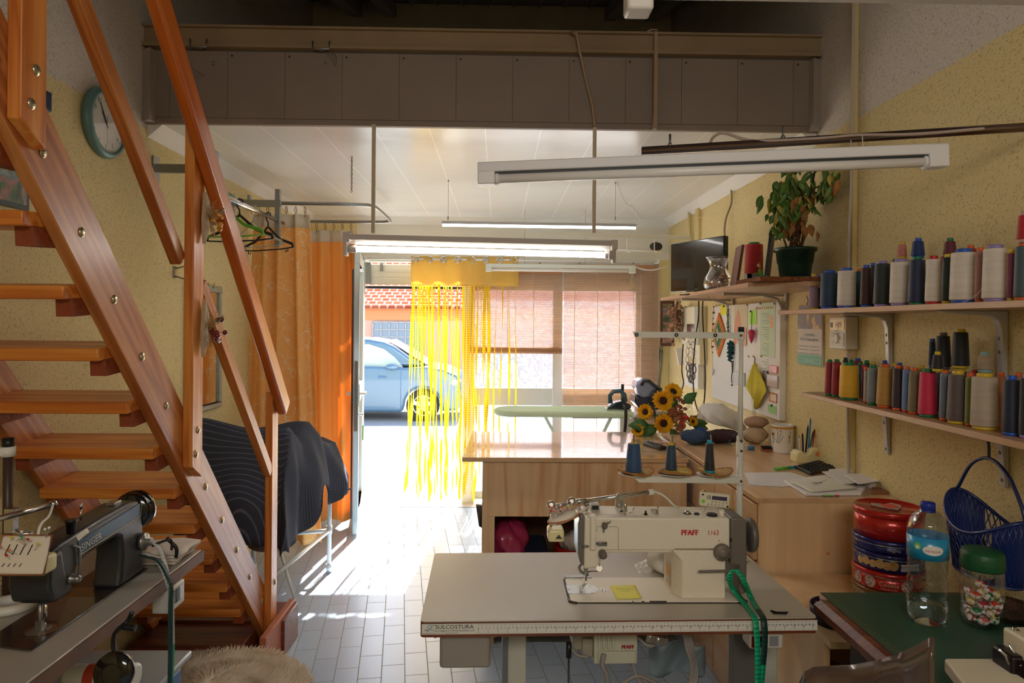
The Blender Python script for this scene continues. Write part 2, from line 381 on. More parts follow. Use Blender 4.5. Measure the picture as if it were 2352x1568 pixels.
def frosted():
    m,nt,b=newmat('patterned_glass');nt.nodes.remove(b);out=nt.nodes['Material Output']
    n=nt.nodes.new('ShaderNodeTexVoronoi');n.inputs['Scale'].default_value=38;v=mapped(nt);link(nt,v,n.inputs['Vector'])
    bp=nt.nodes.new('ShaderNodeBump');bp.inputs['Strength'].default_value=.6;bp.inputs['Distance'].default_value=.01;link(nt,n.outputs[0],bp.inputs['Height'])
    tr=nt.nodes.new('ShaderNodeBsdfTransparent');tr.inputs[0].default_value=rgb((240,242,245))
    tl=nt.nodes.new('ShaderNodeBsdfTranslucent');tl.inputs[0].default_value=rgb((170,175,185));link(nt,bp.outputs[0],tl.inputs[1])
    gl=nt.nodes.new('ShaderNodeBsdfGlossy');gl.inputs['Roughness'].default_value=.15;link(nt,bp.outputs[0],gl.inputs['Normal'])
    rf=nt.nodes.new('ShaderNodeBsdfRefraction');rf.inputs['IOR'].default_value=1.25;rf.inputs['Roughness'].default_value=.06;rf.inputs[0].default_value=rgb((232,234,240));link(nt,bp.outputs[0],rf.inputs['Normal'])
    m0=nt.nodes.new('ShaderNodeMixShader');m0.inputs[0].default_value=.55;link(nt,tr.outputs[0],m0.inputs[1]);link(nt,rf.outputs[0],m0.inputs[2])
    f=ramp(nt,n.outputs[0],[(.1,(225,225,225)),(.6,(245,245,245))])
    m1=nt.nodes.new('ShaderNodeMixShader');link(nt,f,m1.inputs[0]);link(nt,m0.outputs[0],m1.inputs[2]);link(nt,tl.outputs[0],m1.inputs[1])
    m2=nt.nodes.new('ShaderNodeMixShader');m2.inputs[0].default_value=.08;link(nt,m1.outputs[0],m2.inputs[1]);link(nt,gl.outputs[0],m2.inputs[2]);link(nt,m2.outputs[0],out.inputs[0])
    return m
FG=frosted()
for(a,b_)in((xs[1],xs[2]),(xs[3],xs[4])):
    B().box(a,b_,YF+.025,YF+.031,1.0,1.85).build('pane',FG,win)
    B().box(a,b_,YF+.025,YF+.031,.10,.85).build('lower_pane',FG,win)
ds=thing('door_2',None,None,(-1.2,YF,0));ds['kind']='structure'
dfr=B();xd=wx(833);dfr.box(-1.235,xd,YF-.02,YF+.08,0,2.13);dfr.box(xd,xs[0],YF-.02,YF+.08,2.09,2.13);dfr.build('frame',ALU,ds,bev=.004)
# roller shutter pulled up behind the door head
SH=mat((214,208,192),.5)
rs=thing('roller_shutter','cream roller shutter pulled up under the shop door lintel','roller shutter',(-.75,YF+.1,1.88))
s_=B();z=1.90
while z<2.07:s_.box(xd,1.35,YF+.115,YF+.13,z,z+.052);s_.box(xd,1.35,YF+.11,YF+.13,z+.052,z+.058);z+=.058
s_.build('slats',SH,rs)
B().box(xd,1.35,YF+.10,YF+.14,1.862,1.885).build('bottom_bar',mat((30,30,32),.4),rs)
s_=B();s_.box(xd,xd+.05,YF+.085,YF+.11,1.90,2.10);s_.box(xd+.13,xd+.155,YF+.095,YF+.11,2.02,2.10);s_.build('guide',mat((140,142,138),.5,.5),rs)
# open glazed door leaf, swung into the room
dl=thing('door_1',None,None,(-1.2,YF,0));dl['kind']='structure'
hx,hy=-1.185,YF-.03;ex,ey=-1.035,5.0
dv=V((ex-hx,ey-hy,0));L=dv.length;dM=frame((hx,hy,0.02),dv,(0,0,1))  # x along leaf, y up
d_=B(dM);d_.box(0,L,0,.10,-.02,.02);d_.box(0,L,1.97,2.07,-.02,.02);d_.box(0,.07,.1,1.97,-.02,.02);d_.box(L-.06,L,.1,1.97,-.02,.02);d_.box(.07,L-.06,.93,1.05,-.018,.018)
d_.build('leaf_frame',ALUG,dl,bev=.004)
d_=B(dM);d_.box(.07,L-.06,.10,.93,-.003,.003);d_.box(.07,L-.06,1.05,1.97,-.003,.003);d_.build('glass',CLEAR,dl)
d_=B(dM);d_.box(L,L+.004,.75,1.25,-.012,.012);d_.build('lock_plate',GREYP,dl)
d_=B(dM)
for s in(-1,1):d_.tube([(L-.03,1.02,.02*s),(L-.03,1.02,.055*s),(L-.05,1.02,.065*s),(L-.14,1.02,.065*s)],.009,8);d_.box(L-.05,L-.01,.93,1.09,.019*s,.026*s)if s>0 else d_.box(L-.05,L-.01,.93,1.09,-.026,-.019)
d_.build('door_handle',WHITE,dl)
d_=B(dM);d_.tube([(L-.03,.87,-.02),(L-.03,.87,-.05)],.009);d_.box(L-.045,L-.015,.80,.87,-.053,-.05);d_.k=1;d_.box(L-.04,L-.02,.68,.79,-.055,-.047);d_.build('keys',[CHROME,mat((90,180,40),.5)],dl)
B(dM).box(L-.002,L+.012,.12,1.93,.022,.034).build('weather_seal',BLACK,dl)
# ---------------------------------------------------------------- street
CONC=mat((205,200,190),.85,var=(3,(190,184,174)));ASPH=mat((168,165,162),.9,bump=(60,.3))
struct(B().prism([(-9,YF+.12,-.03),(9,YF+.12,-.03),(9,11.2,-.14),(-9,11.2,-.14)],(0,0,-.1)).build('sidewalk_1',CONC))
struct(B().box(-16,16,11.2,17.5,-.5,-.24).build('road_1',ASPH))
struct(B().box(-16,16,11.15,11.3,-.5,-.15).build('kerb_1',CONC))
def rooftile():
    m,nt,b=newmat('clay_roof_tiles');v=mapped(nt)
    br=nt.nodes.new('ShaderNodeTexBrick');br.inputs['Scale'].default_value=1;br.inputs['Brick Width'].default_value=.22;br.inputs['Row Height'].default_value=.2;br.inputs['Mortar Size'].default_value=.025;br.offset=.5
    br.inputs['Color1'].default_value=rgb((150,66,48));br.inputs['Color2'].default_value=rgb((165,88,66));br.inputs['Mortar'].default_value=rgb((200,150,128));link(nt,v,br.inputs['Vector']);link(nt,br.outputs[0],b.inputs['Base Color']);b.inputs['Roughness'].default_value=1;b.inputs['Specular IOR Level'].default_value=0;return m
bd=thing('exterior_building','low orange building with clay tiled roof across the street','building',(0,19,-.24))
B().box(-12,12,18.6,22,-.24,1.62).build('wall',mat((232,178,150),.8),bd)
B().box(-12,12,18.55,22,1.62,1.95).build('fascia_band',mat((236,150,95),.7),bd)
B().box(-12,12,17.6,18.6,-.3,-.14).build('plinth',CONC,bd)
r_=B();r_.prism([(-12,18.3,1.93),(12,18.3,1.93),(12,24,4.6),(-12,24,4.6)],(0,0,.06));r_.build('roof',rooftile(),bd)
for x0 in(-5.2,-3.4,-.6,1.6,3.6):
    g=B();g.box(x0,x0+1.35,18.53,18.56,.35,1.58);wo=g.build('window',mat((150,158,166),.2),bd)
    g=B()
    for i in range(7):g.box(x0+i*.22,x0+i*.22+.02,18.49,18.53,.35,1.58)
    for i in range(7):g.box(x0,x0+1.35,18.49,18.53,.35+i*.2,.37+i*.2)
    g.build('window_grille',mat((205,190,180),.5),wo)
# parked car
car=thing('car','pale blue hatchback parked across the street outside the door','car',(-2.4,13,-.24))
CP=mat((88,118,142),.25,.1,coat=.6);Yc=12.45
def cx(u):return P(u,741,y=Yc).x
def cz(v):return P(1000,v,y=Yc).z
prof=[(1060,905),(1060,880),(1052,861),(1017,845),(975,834),(940,822),(905,797),(880,786),(845,780),(800,778),(700,780),(620,790),(585,805),(560,850),(540,880),(538,940),(600,945),(935,946),(1045,944),(1058,935)]
low=[(1060,905),(1060,880),(1052,862),(1017,848),(975,842),(935,845),(850,842),(700,840),(560,842),(545,870),(538,940),(598,945)]
def arch(uc,vc,r):return[(uc-r*math.cos(a),vc-r*math.sin(a))for a in[PI*i/10 for i in range(11)]]
low=low[:-1]+[(585,945)]+arch(628,932,42)+[(672,947),(925,947)]+arch(972,932,42)+[(1016,945),(1050,943),(1060,935)]
B().prism([(cx(u),Yc,cz(v))for u,v in low],(0,1.6,0)).build('body',CP,car,bev=.05,seg=3)
gh=[(975,842),(940,822),(905,797),(880,786),(845,780),(800,778),(700,780),(620,790),(585,805),(560,845)]
B().prism([(cx(u),Yc+.14,cz(v))for u,v in gh],(0,1.32,0)).build('cabin',CP,car,bev=.06,seg=3)
GL=mat((175,190,180),.05,.0,coat=1)
B().prism([(cx(u),Yc+.13,cz(v))for u,v in[(925,845),(905,822),(880,803),(845,792),(740,790),(740,842),(925,845)][:-1]],(0,.02,0)).build('side_window',GL,car)
B().prism([(cx(u),Yc+.13,cz(v))for u,v in[(730,790),(640,795),(610,840),(730,842)]],(0,.02,0)).build('side_window',GL,car)
g=B();g.add([V((cx(978),Yc+.22,cz(838))),V((cx(978),Yc+1.38,cz(838))),V((cx(886),Yc+1.30,cz(783))),V((cx(886),Yc+.30,cz(783)))],[(0,1,2,3)]);g.build('windscreen',mat((225,232,238),.05,coat=1),car,solid=.01)
g=B();g.sph((cx(902),Yc-.05,cz(843)),.1,(1.2,.6,.6));g.build('wing_mirror',CP,car)
g=B();g.sph((cx(1045),Yc+.1,cz(878)),.15,(.8,.8,.7));g.build('headlight',mat((215,225,235),.1,coat=1),car)
g=B();g.box(cx(921),cx(922.3),Yc-.004,Yc+.01,cz(940),cz(850));g.box(cx(870),cx(888),Yc-.02,Yc+.01,cz(868),cz(864));g.build('door_seam',mat((60,100,140),.5),car)
g=B();g.box(cx(1040),cx(1061),Yc+.1,Yc+1.4,cz(925),cz(912));g.build('grille',BLACK,car)
for uc in(628,972):
    c=V((cx(uc),Yc+.02,cz(932)));r=.30
    t_=B(Matrix.Translation(c)@Matrix.Rotation(PI/2,4,'X'));t_.lathe([(r*.62,-.02),(r*.95,-.03),(r,0),(r,-.16),(r*.95,-.2),(r*.5,-.2)],n=28);wh=t_.build('wheel',mat((40,40,42),.8),car)
    t_=B(Matrix.Translation(c)@Matrix.Rotation(PI/2,4,'X'));t_.lathe([(r*.64,-.03),(r*.60,.0),(r*.56,-.03)],n=28,cap=False)
    for k in range(5):
        a=2*PI*k/5+.3;t_.bar((0,0,-.02),(math.cos(a)*r*.6,math.sin(a)*r*.6,-.02),.07,.03)
    t_.lathe([(.06,-.03),(.06,0),(.03,.01)],n=12);t_.build('rim',mat((225,228,232),.3,.5),wh)
# ---------------------------------------------------------------- bamboo blinds
def bamboo():
    m,nt,b=newmat('bamboo_blind');nt.nodes.remove(b);out=nt.nodes['Material Output']
    wv=nt.nodes.new('ShaderNodeTexWave');wv.bands_direction='Z';wv.inputs['Scale'].default_value=34;wv.inputs['Distortion'].default_value=.6;v=mapped(nt);link(nt,v,wv.inputs['Vector'])
    n=nt.nodes.new('ShaderNodeTexNoise');n.inputs['Scale'].default_value=1;v2=mapped(nt,(1.5,1.5,90));link(nt,v2,n.inputs['Vector'])
    c=ramp(nt,n.outputs[0],[(.3,(190,140,100)),(.7,(222,180,138))])
    df=nt.nodes.new('ShaderNodeBsdfDiffuse');link(nt,c,df.inputs[0]);tl=nt.nodes.new('ShaderNodeBsdfTranslucent');link(nt,c,tl.inputs[0])
    m1=nt.nodes.new('ShaderNodeMixShader');m1.inputs[0].default_value=.35;link(nt,df.outputs[0],m1.inputs[1]);link(nt,tl.outputs[0],m1.inputs[2])
    tr=nt.nodes.new('ShaderNodeBsdfTransparent');f=ramp(nt,wv.outputs[0],[(.25,(242,242,242)),(.75,(165,165,165))])
    m2=nt.nodes.new('ShaderNodeMixShader');link(nt,f,m2.inputs[0]);link(nt,m1.outputs[0],m2.inputs[1]);link(nt,tr.outputs[0],m2.inputs[2]);link(nt,m2.outputs[0],out.inputs[0])
    return m
BAM=bamboo();ROLL=mat((186,134,96),.7,bump=(60,.3));CORD=mat((225,205,170),.7)
def blind(u0,u1,vt,vb,label,cords):
    yb=YF-.045;a=P(u0,vt,y=yb);c=P(u1,vb,y=yb)
    t=thing('bamboo_blind',label,'blind',((a.x+c.x)/2,yb,c.z),'bamboo roller blinds at the shop window')
    B().box(a.x,c.x,yb-.001,yb+.001,c.z,a.z).build('slat_sheet',BAM,t)
    g=B();g.tube([(a.x,yb-.01,c.z),(c.x,yb-.01,c.z)],.036,14,flat=.8);g.build('bottom_roll',ROLL,t)
    B().box(a.x,c.x,yb-.02,yb+.02,a.z-.02,a.z+.02).build('head_rail',ROLL,t)
    g=B()
    for x in cords:g.tube([(x,yb-.008,a.z),(x,yb-.008,c.z)],.002,4)
    g.build('cords',CORD,t);return t
x_=[P(u,741,y=YF).x for u in(1110,1165,1225,1318,1370,1420)]
blind(1080,1290,622,805,'short bamboo blind rolled halfway up, next to the yellow string curtain',x_[:3])
blind(1296,1498,612,1010,'long bamboo blind let down past the window rail, behind the ironing board',x_[3:])
g=B();a=P(1452,625,y=YF-.09)
for k in range(7):g.tube([a+V((k*.004-.01,0,0)),a+V((math.sin(k*2)*.02,.01,-.07)),a+V((math.cos(k*3)*.02,0,-.13)),a+V((.01+k*.002,0,-.17))],.002,4)
g.tube([a,a+V((.03,0,-.5)),a+V((.05,0,-.95))],.0015,4)
tag(g.build('hanging_blind_cord',CORD),'knotted cream pull cord hanging from the end of the window tube lamp','cord')
g=B();a=P(1498,741,y=YF-.06);g.box(a.x+.01,a.x+.06,YF-.042,YF-.036,.45,2.09);tag(g.build('bamboo_side_panel',BAM),'narrow bamboo strip hanging beside the long blind','blind')
# ================================================================ yellow string curtain
YC=YF-.14
def sequin():
    m,nt,b=newmat('yellow_sequin_string');v=mapped(nt)
    wv=nt.nodes.new('ShaderNodeTexWave');wv.bands_direction='Z';wv.inputs['Scale'].default_value=16;wv.inputs['Distortion'].default_value=.3;link(nt,v,wv.inputs['Vector'])
    c=ramp(nt,wv.outputs[0],[(.3,(226,178,10)),(.6,(250,222,40))],'CONSTANT');link(nt,c,b.inputs['Base Color']);b.inputs['Roughness'].default_value=.4
    nt.nodes.remove(nt.nodes['Material Output']);out=nt.nodes.new('ShaderNodeOutputMaterial');tl=nt.nodes.new('ShaderNodeBsdfTranslucent');link(nt,c,tl.inputs[0])
    mx=nt.nodes.new('ShaderNodeMixShader');mx.inputs[0].default_value=.5;link(nt,b.outputs[0],mx.inputs[1]);link(nt,tl.outputs[0],mx.inputs[2]);link(nt,mx.outputs[0],out.inputs[0]);return m
def cloth(name,c,tl_=.35,bump=None,extra=None):
    m,nt,b=newmat(name);b.inputs['Base Color'].default_value=rgb(c);b.inputs['Roughness'].default_value=.85;b.inputs['Specular IOR Level'].default_value=.1
    out=nt.nodes['Material Output'];tl=nt.nodes.new('ShaderNodeBsdfTranslucent');tl.inputs[0].default_value=rgb(c)
    mx=nt.nodes.new('ShaderNodeMixShader');mx.inputs[0].default_value=tl_;link(nt,b.outputs[0],mx.inputs[1]);link(nt,tl.outputs[0],mx.inputs[2]);link(nt,mx.outputs[0],out.inputs[0])
    if extra:o=extra(nt);link(nt,o,b.inputs['Base Color']);link(nt,o,tl.inputs[0])
    return m
sc=thing('string_curtain','yellow sequin string curtain with eyelet header hanging in the shop doorway','curtain',(-.3,YC,.0))
a=P(944,588,y=YC);c=P(1191,658,y=YC);YM1=cloth('yellow_header',(248,218,130),.45)
g=B();g.grid(lambda i,j:V((a.x+(c.x-a.x)*i,YC+.016*math.sin(i*2*PI*5),c.z+(a.z-c.z)*j)),80,6);g.build('header',YM1,sc,solid=.002)
g=B()
for k in range(8):
    x=a.x+(c.x-a.x)*(k+.35)/7.7;g.lathe([(.018,-.002),(.028,-.003),(.028,.003),(.018,.003)],n=16)if 0 else None
    T_=Matrix.Translation((x,YC-.012,a.z-.025))@Matrix.Rotation(PI/2,4,'X');q=B(T_);q.lathe([(.02,-.004),(.03,-.004),(.03,.004),(.02,.004),(.02,-.004)],n=18,cap=False);q.build('eyelet',CHROME,sc)
SQ=sequin();random.seed(3)
us=[946,950,955,959,963,966,970,974,979,984,988,992,996,1001,1006,1011,1017,1023,1028,1036,1043,1050,1056,1063,1070,1075,1081,1086,1090,1097,1104,1111,1115,1120,1125,1139,1153,1170,1184]
for k,u in enumerate(us):
    x=P(u,700,y=YC).x;dx=random.uniform(-.03,.03)if u>955 else-.06;zb=random.uniform(.03,.12)
    yo=random.uniform(-.02,.02);ph=random.uniform(0,6);tw=random.choice((1,2,2,3))
    n=30;pts=[];sd_=[]
    for i in range(n+1):
        t=i/n;pts.append(V((x+dx*t*t+.006*math.sin(t*7+ph),YC+yo,c.z+.01+(zb-c.z)*t)))
        an=ph+tw*PI*t*t*1.3;sd_.append(V((math.cos(an)*(1 if abs(math.cos(an))>.25 else.6)+.001,math.sin(an),0)))
    g=B();g.ribbon(pts,sd_,random.choice((.014,.018,.02,.013)));g.build('string',SQ,sc)
rod=B();rod.cyl((P(835,600,y=YC).x,YC,a.z-.025),(1.38,YC,a.z-.025),.01,n=10)
for x in(P(840,600,y=YC).x,1.36):rod.box(x-.01,x+.01,YC-.01,YF-.02,a.z-.04,a.z-.01)
tag(rod.build('curtain_rod',WHITE),'white curtain rod across the shop front','curtain rod')

# ================================================================ changing corner: curved rail and orange curtains
ZR=2.335
rl=thing('curtain_rail','galvanised curtain rail bent around the changing corner','curtain rail',(-1.2,4.8,ZR))
p1=P(588,468,y=4.47);p2=P(868,484,y=4.55);pc=P(893,517,y=5.15);p4=P(700,513,y=5.35)
g=B();pts=[V((XL,p1.y,ZR)),V((p1.x,p1.y,ZR)),V((-1.05,4.47,ZR)),V((-.86,4.5,ZR)),V((-.83,4.56,ZR)),V((-.825,4.7,ZR)),V((-.82,5.05,ZR)),V((-.83,5.2,ZR)),V((-.88,5.25,ZR)),V((-1.1,5.26,ZR)),V((XL,5.28,ZR))]
g.tube(pts,.0125,8);g.build('rail',STEEL,rl)
for y in(4.47,5.28):B().box(XL,XL+.01,y-.02,y+.02,ZR-.05,ZR+.05).build('wall_plate',STEEL,rl)
def swirl(nt):
    v=mapped(nt,(1,1,1));vo=nt.nodes.new('ShaderNodeTexVoronoi');vo.inputs['Scale'].default_value=11;vo.feature='DISTANCE_TO_EDGE'
    n=nt.nodes.new('ShaderNodeTexNoise');n.inputs['Scale'].default_value=9;link(nt,v,n.inputs['Vector'])
    mx=nt.nodes.new('ShaderNodeMix');mx.data_type='RGBA';mx.inputs[0].default_value=.12;link(nt,v,mx.inputs[6]);link(nt,n.outputs[1],mx.inputs[7]);link(nt,mx.outputs[2],vo.inputs['Vector'])
    st=nt.nodes.new('ShaderNodeMath');st.operation='LESS_THAN';st.inputs[1].default_value=.014;link(nt,vo.outputs[0],st.inputs[0])
    return ramp(nt,st.outputs[0],[(0,(250,200,126)),(1,(252,234,200))])
OR1=cloth('orange_swirl_cloth',(250,200,126),.3,extra=swirl);OR2=cloth('orange_cloth',(250,190,108),.35)
def curtain(label,p0,p1_,ztop,zbot,folds,amp,m,spread=1.0,seed=1,group=None):
    t=thing('orange_curtain',label,'curtain',((p0.x+p1_.x)/2,p0.y,zbot),'orange curtains of the changing corner')
    d=p1_-p0;nn=V((-d.y,d.x,0)).normalized();rnd=random.Random(seed);ph=[rnd.uniform(0,6)for _ in range(4)]
    def fn(i,j):
        z=zbot+(ztop-zbot)*j;s=.5+(i-.5)*(1+(spread-1)*(1-j))
        f=math.sin(i*folds*2*PI+ph[0]+.6*math.sin(3*j+ph[1]))+.45*math.sin(i*folds*3.3*PI+ph[2]+j*1.3)
        return p0+d*(s+.012*math.sin(i*folds*2*PI))+nn*amp*f*(.55+.45*(1-j))+V((0,0,z-p0.z))
    g=B();g.grid(fn,120,26);g.build('cloth',m,t,solid=.002)
    q=B();q.grid(lambda i,j:fn(i,1-.04*(1-j))-nn*.004,120,2);q.build('heading_tape',cloth('heading_tape',(238,226,205),.3),t,solid=.002)
    for k in range(6):
        c_=p0+d*((k+.5)/6);T_=Matrix.Translation(V((c_.x,c_.y,ztop+.03)))@frame((0,0,0),nn,(0,0,1))
        q=B(T_);q.lathe([(.022,-.002),(.026,0),(.022,.002),(.022,-.002)],n=14,cap=False);q.tube([(0,-.02,0),(0,-.045,0)],.002,5);q.build('ring',mat((105,80,60),.35,.7),t)
    return t
curtain('orange curtain with pale swirl pattern, hung on the nearer run of the bent rail',V((-1.60,4.48,0)),V((-1.24,4.49,0)),ZR-.07,.12,3.5,.035,OR1,1.5,2)
curtain('plain orange curtain with white heading tape, hung beside the open glass door',V((-1.50,5.27,0)),V((-1.10,5.24,0)),ZR-.07,.05,3,.04,OR2,1.15,5)
# draught roll / brown padded strap hanging by the door
g=B();a=P(803,590,y=5.5);b_=P(799,815,y=5.5);g.tube([a,a+V((.005,0,-.3)),b_+V((.01,0,.05)),b_+V((.004,0,0))],[.014,.018,.026,.022],10);g.sph(b_+V((0,0,-.03)),.042,(.9,.9,1.5))
tag(g.build('hanging_draught_roll',mat((135,88,62),.7,bump=(40,.4))),'brown fabric draught roll hanging by the orange curtain at the door','draught roll')

# ================================================================ wall clothes rail with hangers
XRr,ZH=-1.352,2.18
hr=thing('wall_clothes_rail','chrome clothes rail on two galvanised wall arms','clothes rail',(-1.4,3.7,2.1))
B().cyl((XRr,3.22,ZH),(XRr,4.30,ZH),.0125,n=12).build('rail',CHROME,hr)
for y in(3.26,4.19):
    g=B();g.box(XL,XRr+.02,y-.012,y+.012,2.265,2.305);g.box(XL,XL+.008,y-.03,y+.03,2.20,2.34);g.build('wall_arm',STEEL,hr)
    B().box(XRr-.012,XRr+.016,y-.016,y+.016,2.02,2.37).build('upright',STEEL,hr)
def hanger(label,y,m,w,h,rz,bar=True,group='clothes hangers on the wall rail',r=.0055,hooks=False):
    M=Matrix.Translation((XRr,y,ZH))@Matrix.Rotation(rz,4,'Z');t=thing('clothes_hanger',label,'hanger',(XRr,y,ZH-.2),group)
    g=B(M);g.tube([(.022,0,.002),(.016,0,.018),(0,0,.024),(-.017,0,.016),(-.021,0,0),(-.012,0,-.02),(0,0,-.034),(0,0,-.06)],r*.8,7);g.build('hook',m,t)
    g=B(M);g.tube([(-w,0,-h),(-w*.97,0,-h+.02),(-w*.5,0,-.06-h*.42),(0,0,-.06),(w*.5,0,-.06-h*.42),(w*.97,0,-h+.02),(w,0,-h)],r,7,flat=1.6)
    if bar:g.tube([(-w,0,-h),(-w*.5,0,-h-.006),(w*.5,0,-h-.006),(w,0,-h)],r*.8,7)
    else:g.tube([(-w,0,-h),(-w+.01,0,-h-.012),(-w+.03,0,-h-.004)],r*.8,6);g.tube([(w,0,-h),(w-.01,0,-h-.012),(w-.03,0,-h-.004)],r*.8,6)
    if hooks:
        for s in(-1,1):g.tube([(s*w*.8,0,-h-.005),(s*w*.8,0,-h-.02),(s*w*.72,0,-h-.022),(s*w*.71,0,-h-.012)],r*.6,6)
    g.build('shoulder',m,t);return t
HB=mat((22,22,24),.35);HG=mat((110,190,50),.35);HT=mat((225,222,214),.15,trans=.6)
hanger('black plastic hanger closest to the galvanised upright, with trouser bar hooks',4.02,HB,.21,.19,-.55,hooks=True)
hanger('black plastic hanger tucked behind the green one on the rail',3.58,HB,.21,.19,-.35)
hanger('green plastic hanger hanging nearest the stair handrail',3.40,HG,.21,.19,-.25)
hanger('clear plastic hanger between the two black ones',3.78,HT,.21,.2,-.45,r=.004)

# ================================================================ staircase
P1,P2,P3=(152,80,32),(186,110,50),(204,136,74)
ang=math.atan2(1.115,1)
WSt=wood('stair_pine',P1,P2,P3,1,(ang,0,0),s=1.0,rings=11)     # along the slope
WTr=wood('tread_pine',(178,88,26),(214,124,42),(228,150,66),0,s=1.1)
WNw=wood('newel_pine',(184,96,34),(216,130,52),(228,156,78),2,s=1.2)
WRl=wood('rail_pine',(160,70,18),(188,92,26),(200,106,34),1,(ang,0,0),s=1.2,rings=6,rough=.3,coat=.5)
STR=thing('staircase','open orange-stained pine staircase rising along the yellow wall','staircase',(-1.3,2.6,0))
k_=1.115;d=V((0,-1,k_)).normalized();nr=V((0,k_,1)).normalized();th=.075
def sline(Y):return 1.7875-k_*(Y-1.785)
def stringer(x0,x1):
    b0=V((x0,3.31,0.0));lo_=[];
    # plank outline cut level at the floor
    zt=3.05;yt=1.785-(zt-1.7875)/k_
    off=nr*th
    pl=[V((x0,yt,zt))-off,V((x0,yt,zt))+off]
    # foot: intersections with z = .03
    yb1=1.785+(1.7875-.03)/k_;dy=th/math.sin(math.atan2(k_,1))
    pl+=[V((x0,yb1+dy,.03)),V((x0,yb1-dy,.03))]
    return B().prism(pl,(x1-x0,0,0))
stringer(-1.105,-1.07).build('stringer',WSt,STR,bev=.003)
stringer(-1.600,-1.566).build('stringer',WSt,STR,bev=.003)
tilt=math.radians(4)
for i in range(-4,10):
    Yi=1.757+.1515*(i-1);zi=1.656-.1665*(i-1)
    if Yi<1.0:continue
    M=Matrix.Translation((0,Yi,zi))@Matrix.Rotation(tilt,4,'X')
    B(M).box(-1.566,-1.106,0,.215,-.036,0).build('tread',WTr,STR,bev=.004)
    for x in(-1.15,-1.566):B(M).box(x,x+.044,.035,.19,-.082,-.036).build('cleat',mat((140,62,26),.6,bump=(60,.5)),STR)
BL=mat((190,180,150),.28,.9)
for i in range(-3,10):
    Yi=1.757+.1515*(i-1);zi=1.656-.1665*(i-1)
    B().sph((-1.069,Yi+.165,zi-.03),.0125,(.45,1,1.05),14,8).build('bolt',BL,STR)
def newel(y0,z0,z1,cut=0):
    x0,x1=-1.07,-1.037
    pl=[V((x0,y0,z0+(.05 if cut else 0))),V((x0,y0+.082,z0)),V((x0,y0+.082,z1)),V((x0,y0,z1))]
    n=B().prism(pl,(x1-x0,0,0)).build('newel_post',WNw,STR,bev=.003)
    for(dy,dz)in((.045,.17),(.03,.09))if cut else((.055,.02),(.05,.33)):
        B().sph((x1+.001,y0+dy,z0+dz),.0125,(.45,1,1.05),14,8).build('bolt_head',BL,n)
newel(3.165,.02,1.24);newel(2.34,1.02,2.25,1);newel(1.50,1.955,3.1,1)
# handrail and middle rails
def rail(Ya,Yb,z_at,x0,x1,hh,name,m,bev):
    z=lambda Y:z_at[1]+k_*(z_at[0]-Y)
    g=B();off=nr*hh/2;pl=[V((x0,Ya,z(Ya)))-off,V((x0,Yb,z(Yb)))-off,V((x0,Yb,z(Yb)))+off,V((x0,Ya,z(Ya)))+off]
    return g.prism(pl,(x1-x0,0,0)).build(name,m,STR,bev=bev,seg=3)
rail(1.05,3.26,(3.2,1.222),-1.036,-.992,.085,'handrail',WRl,.011)
rail(1.58,2.338,(2.336,1.775),-1.107,-1.071,.05,'middle_rail',WSt,.003)
rail(2.425,3.163,(3.163,.875),-1.071,-1.038,.05,'middle_rail',WSt,.003)
WBx=wood('base_mahogany',(92,40,26),(118,56,36),(140,72,48),0,s=.8)
g=B();g.box(XL+.04,-1.10,2.98,3.42,0.0,.16);g.box(XL+.04,-.985,3.20,3.42,0,.175);g.build('base_step',WBx,STR,bev=.005)
g=B();g.box(-1.03,-1.0,2.99,3.42,0.0,.19);g.build('base_cheek',mat((176,104,72),.5),STR,bev=.004)

# ---------------------------------------------------------------- things on the stair posts
BUR=mat((196,172,140),.9,bump=(200,.6));STRAW=mat((190,150,92),.8)
def posy(label,u,v0,v1,berry,bc,n,seed,ox):
    rnd=random.Random(seed);x=-1.03;c0=P(u,v0,x=x);c1=P(u,v1,x=x);y=2.40;c0.y=c1.y=y;h=c0.z-c1.z
    t=thing('dried_posy',label,'dried posy',(x+.01,y,c1.z),'dried posies on the stair post')
    g=B();g.prism([(x,y-.005,c0.z),(x,y+.03,c0.z-h*.3),(x,y+.018,c0.z-h*.75),(x,y-.01,c1.z),(x,y-.02,c0.z-h*.55)],(.012,0,0));g.build('burlap_ribbon',BUR,t)
    m_=V((x+.02,y+.0,c0.z-h*.55));g=B()
    for k in range(34):
        a=rnd.uniform(-1.1,1.1);l=rnd.uniform(.04,.085);g.tube([m_,m_+V((rnd.uniform(0,.02),math.sin(a)*l*.5,math.cos(a)*l*.5)),m_+V((rnd.uniform(0,.04),math.sin(a)*l,math.cos(a)*l*.9))],.0008,3)
        g.tube([m_,m_+V((.012,rnd.uniform(-.02,.02),-rnd.uniform(.03,.06)))],.0012,3)
    g.build('straw',STRAW,t)
    bb=[]
    for k in range(n):
        p=m_+V((rnd.uniform(.005,.04),rnd.uniform(-.008,.05),rnd.uniform(-.035,.04)));r=rnd.uniform(.006,.0105)
        q=B();q.sph(p,r);q.tube([p,m_],.0008,3);q.build('berry',bc,t)
    g=B()
    for k in range(8):
        p=m_+V((.02,.02+k*.003,.03));g.tube([p,p+V((.01,.012,.01+k*.002))],.0016,4)
    g.build('sprig',mat((50,110,60),.7),t);return t
posy('dried posy with orange-yellow berries tied in burlap on the middle stair post',466,440,560,1,mat((214,140,20),.25,coat=.6),9,4,0)
posy('dried posy with dark red berries tied in burlap, lower on the middle stair post',460,685,820,1,mat((120,16,26),.2,coat=.6),12,9,0)
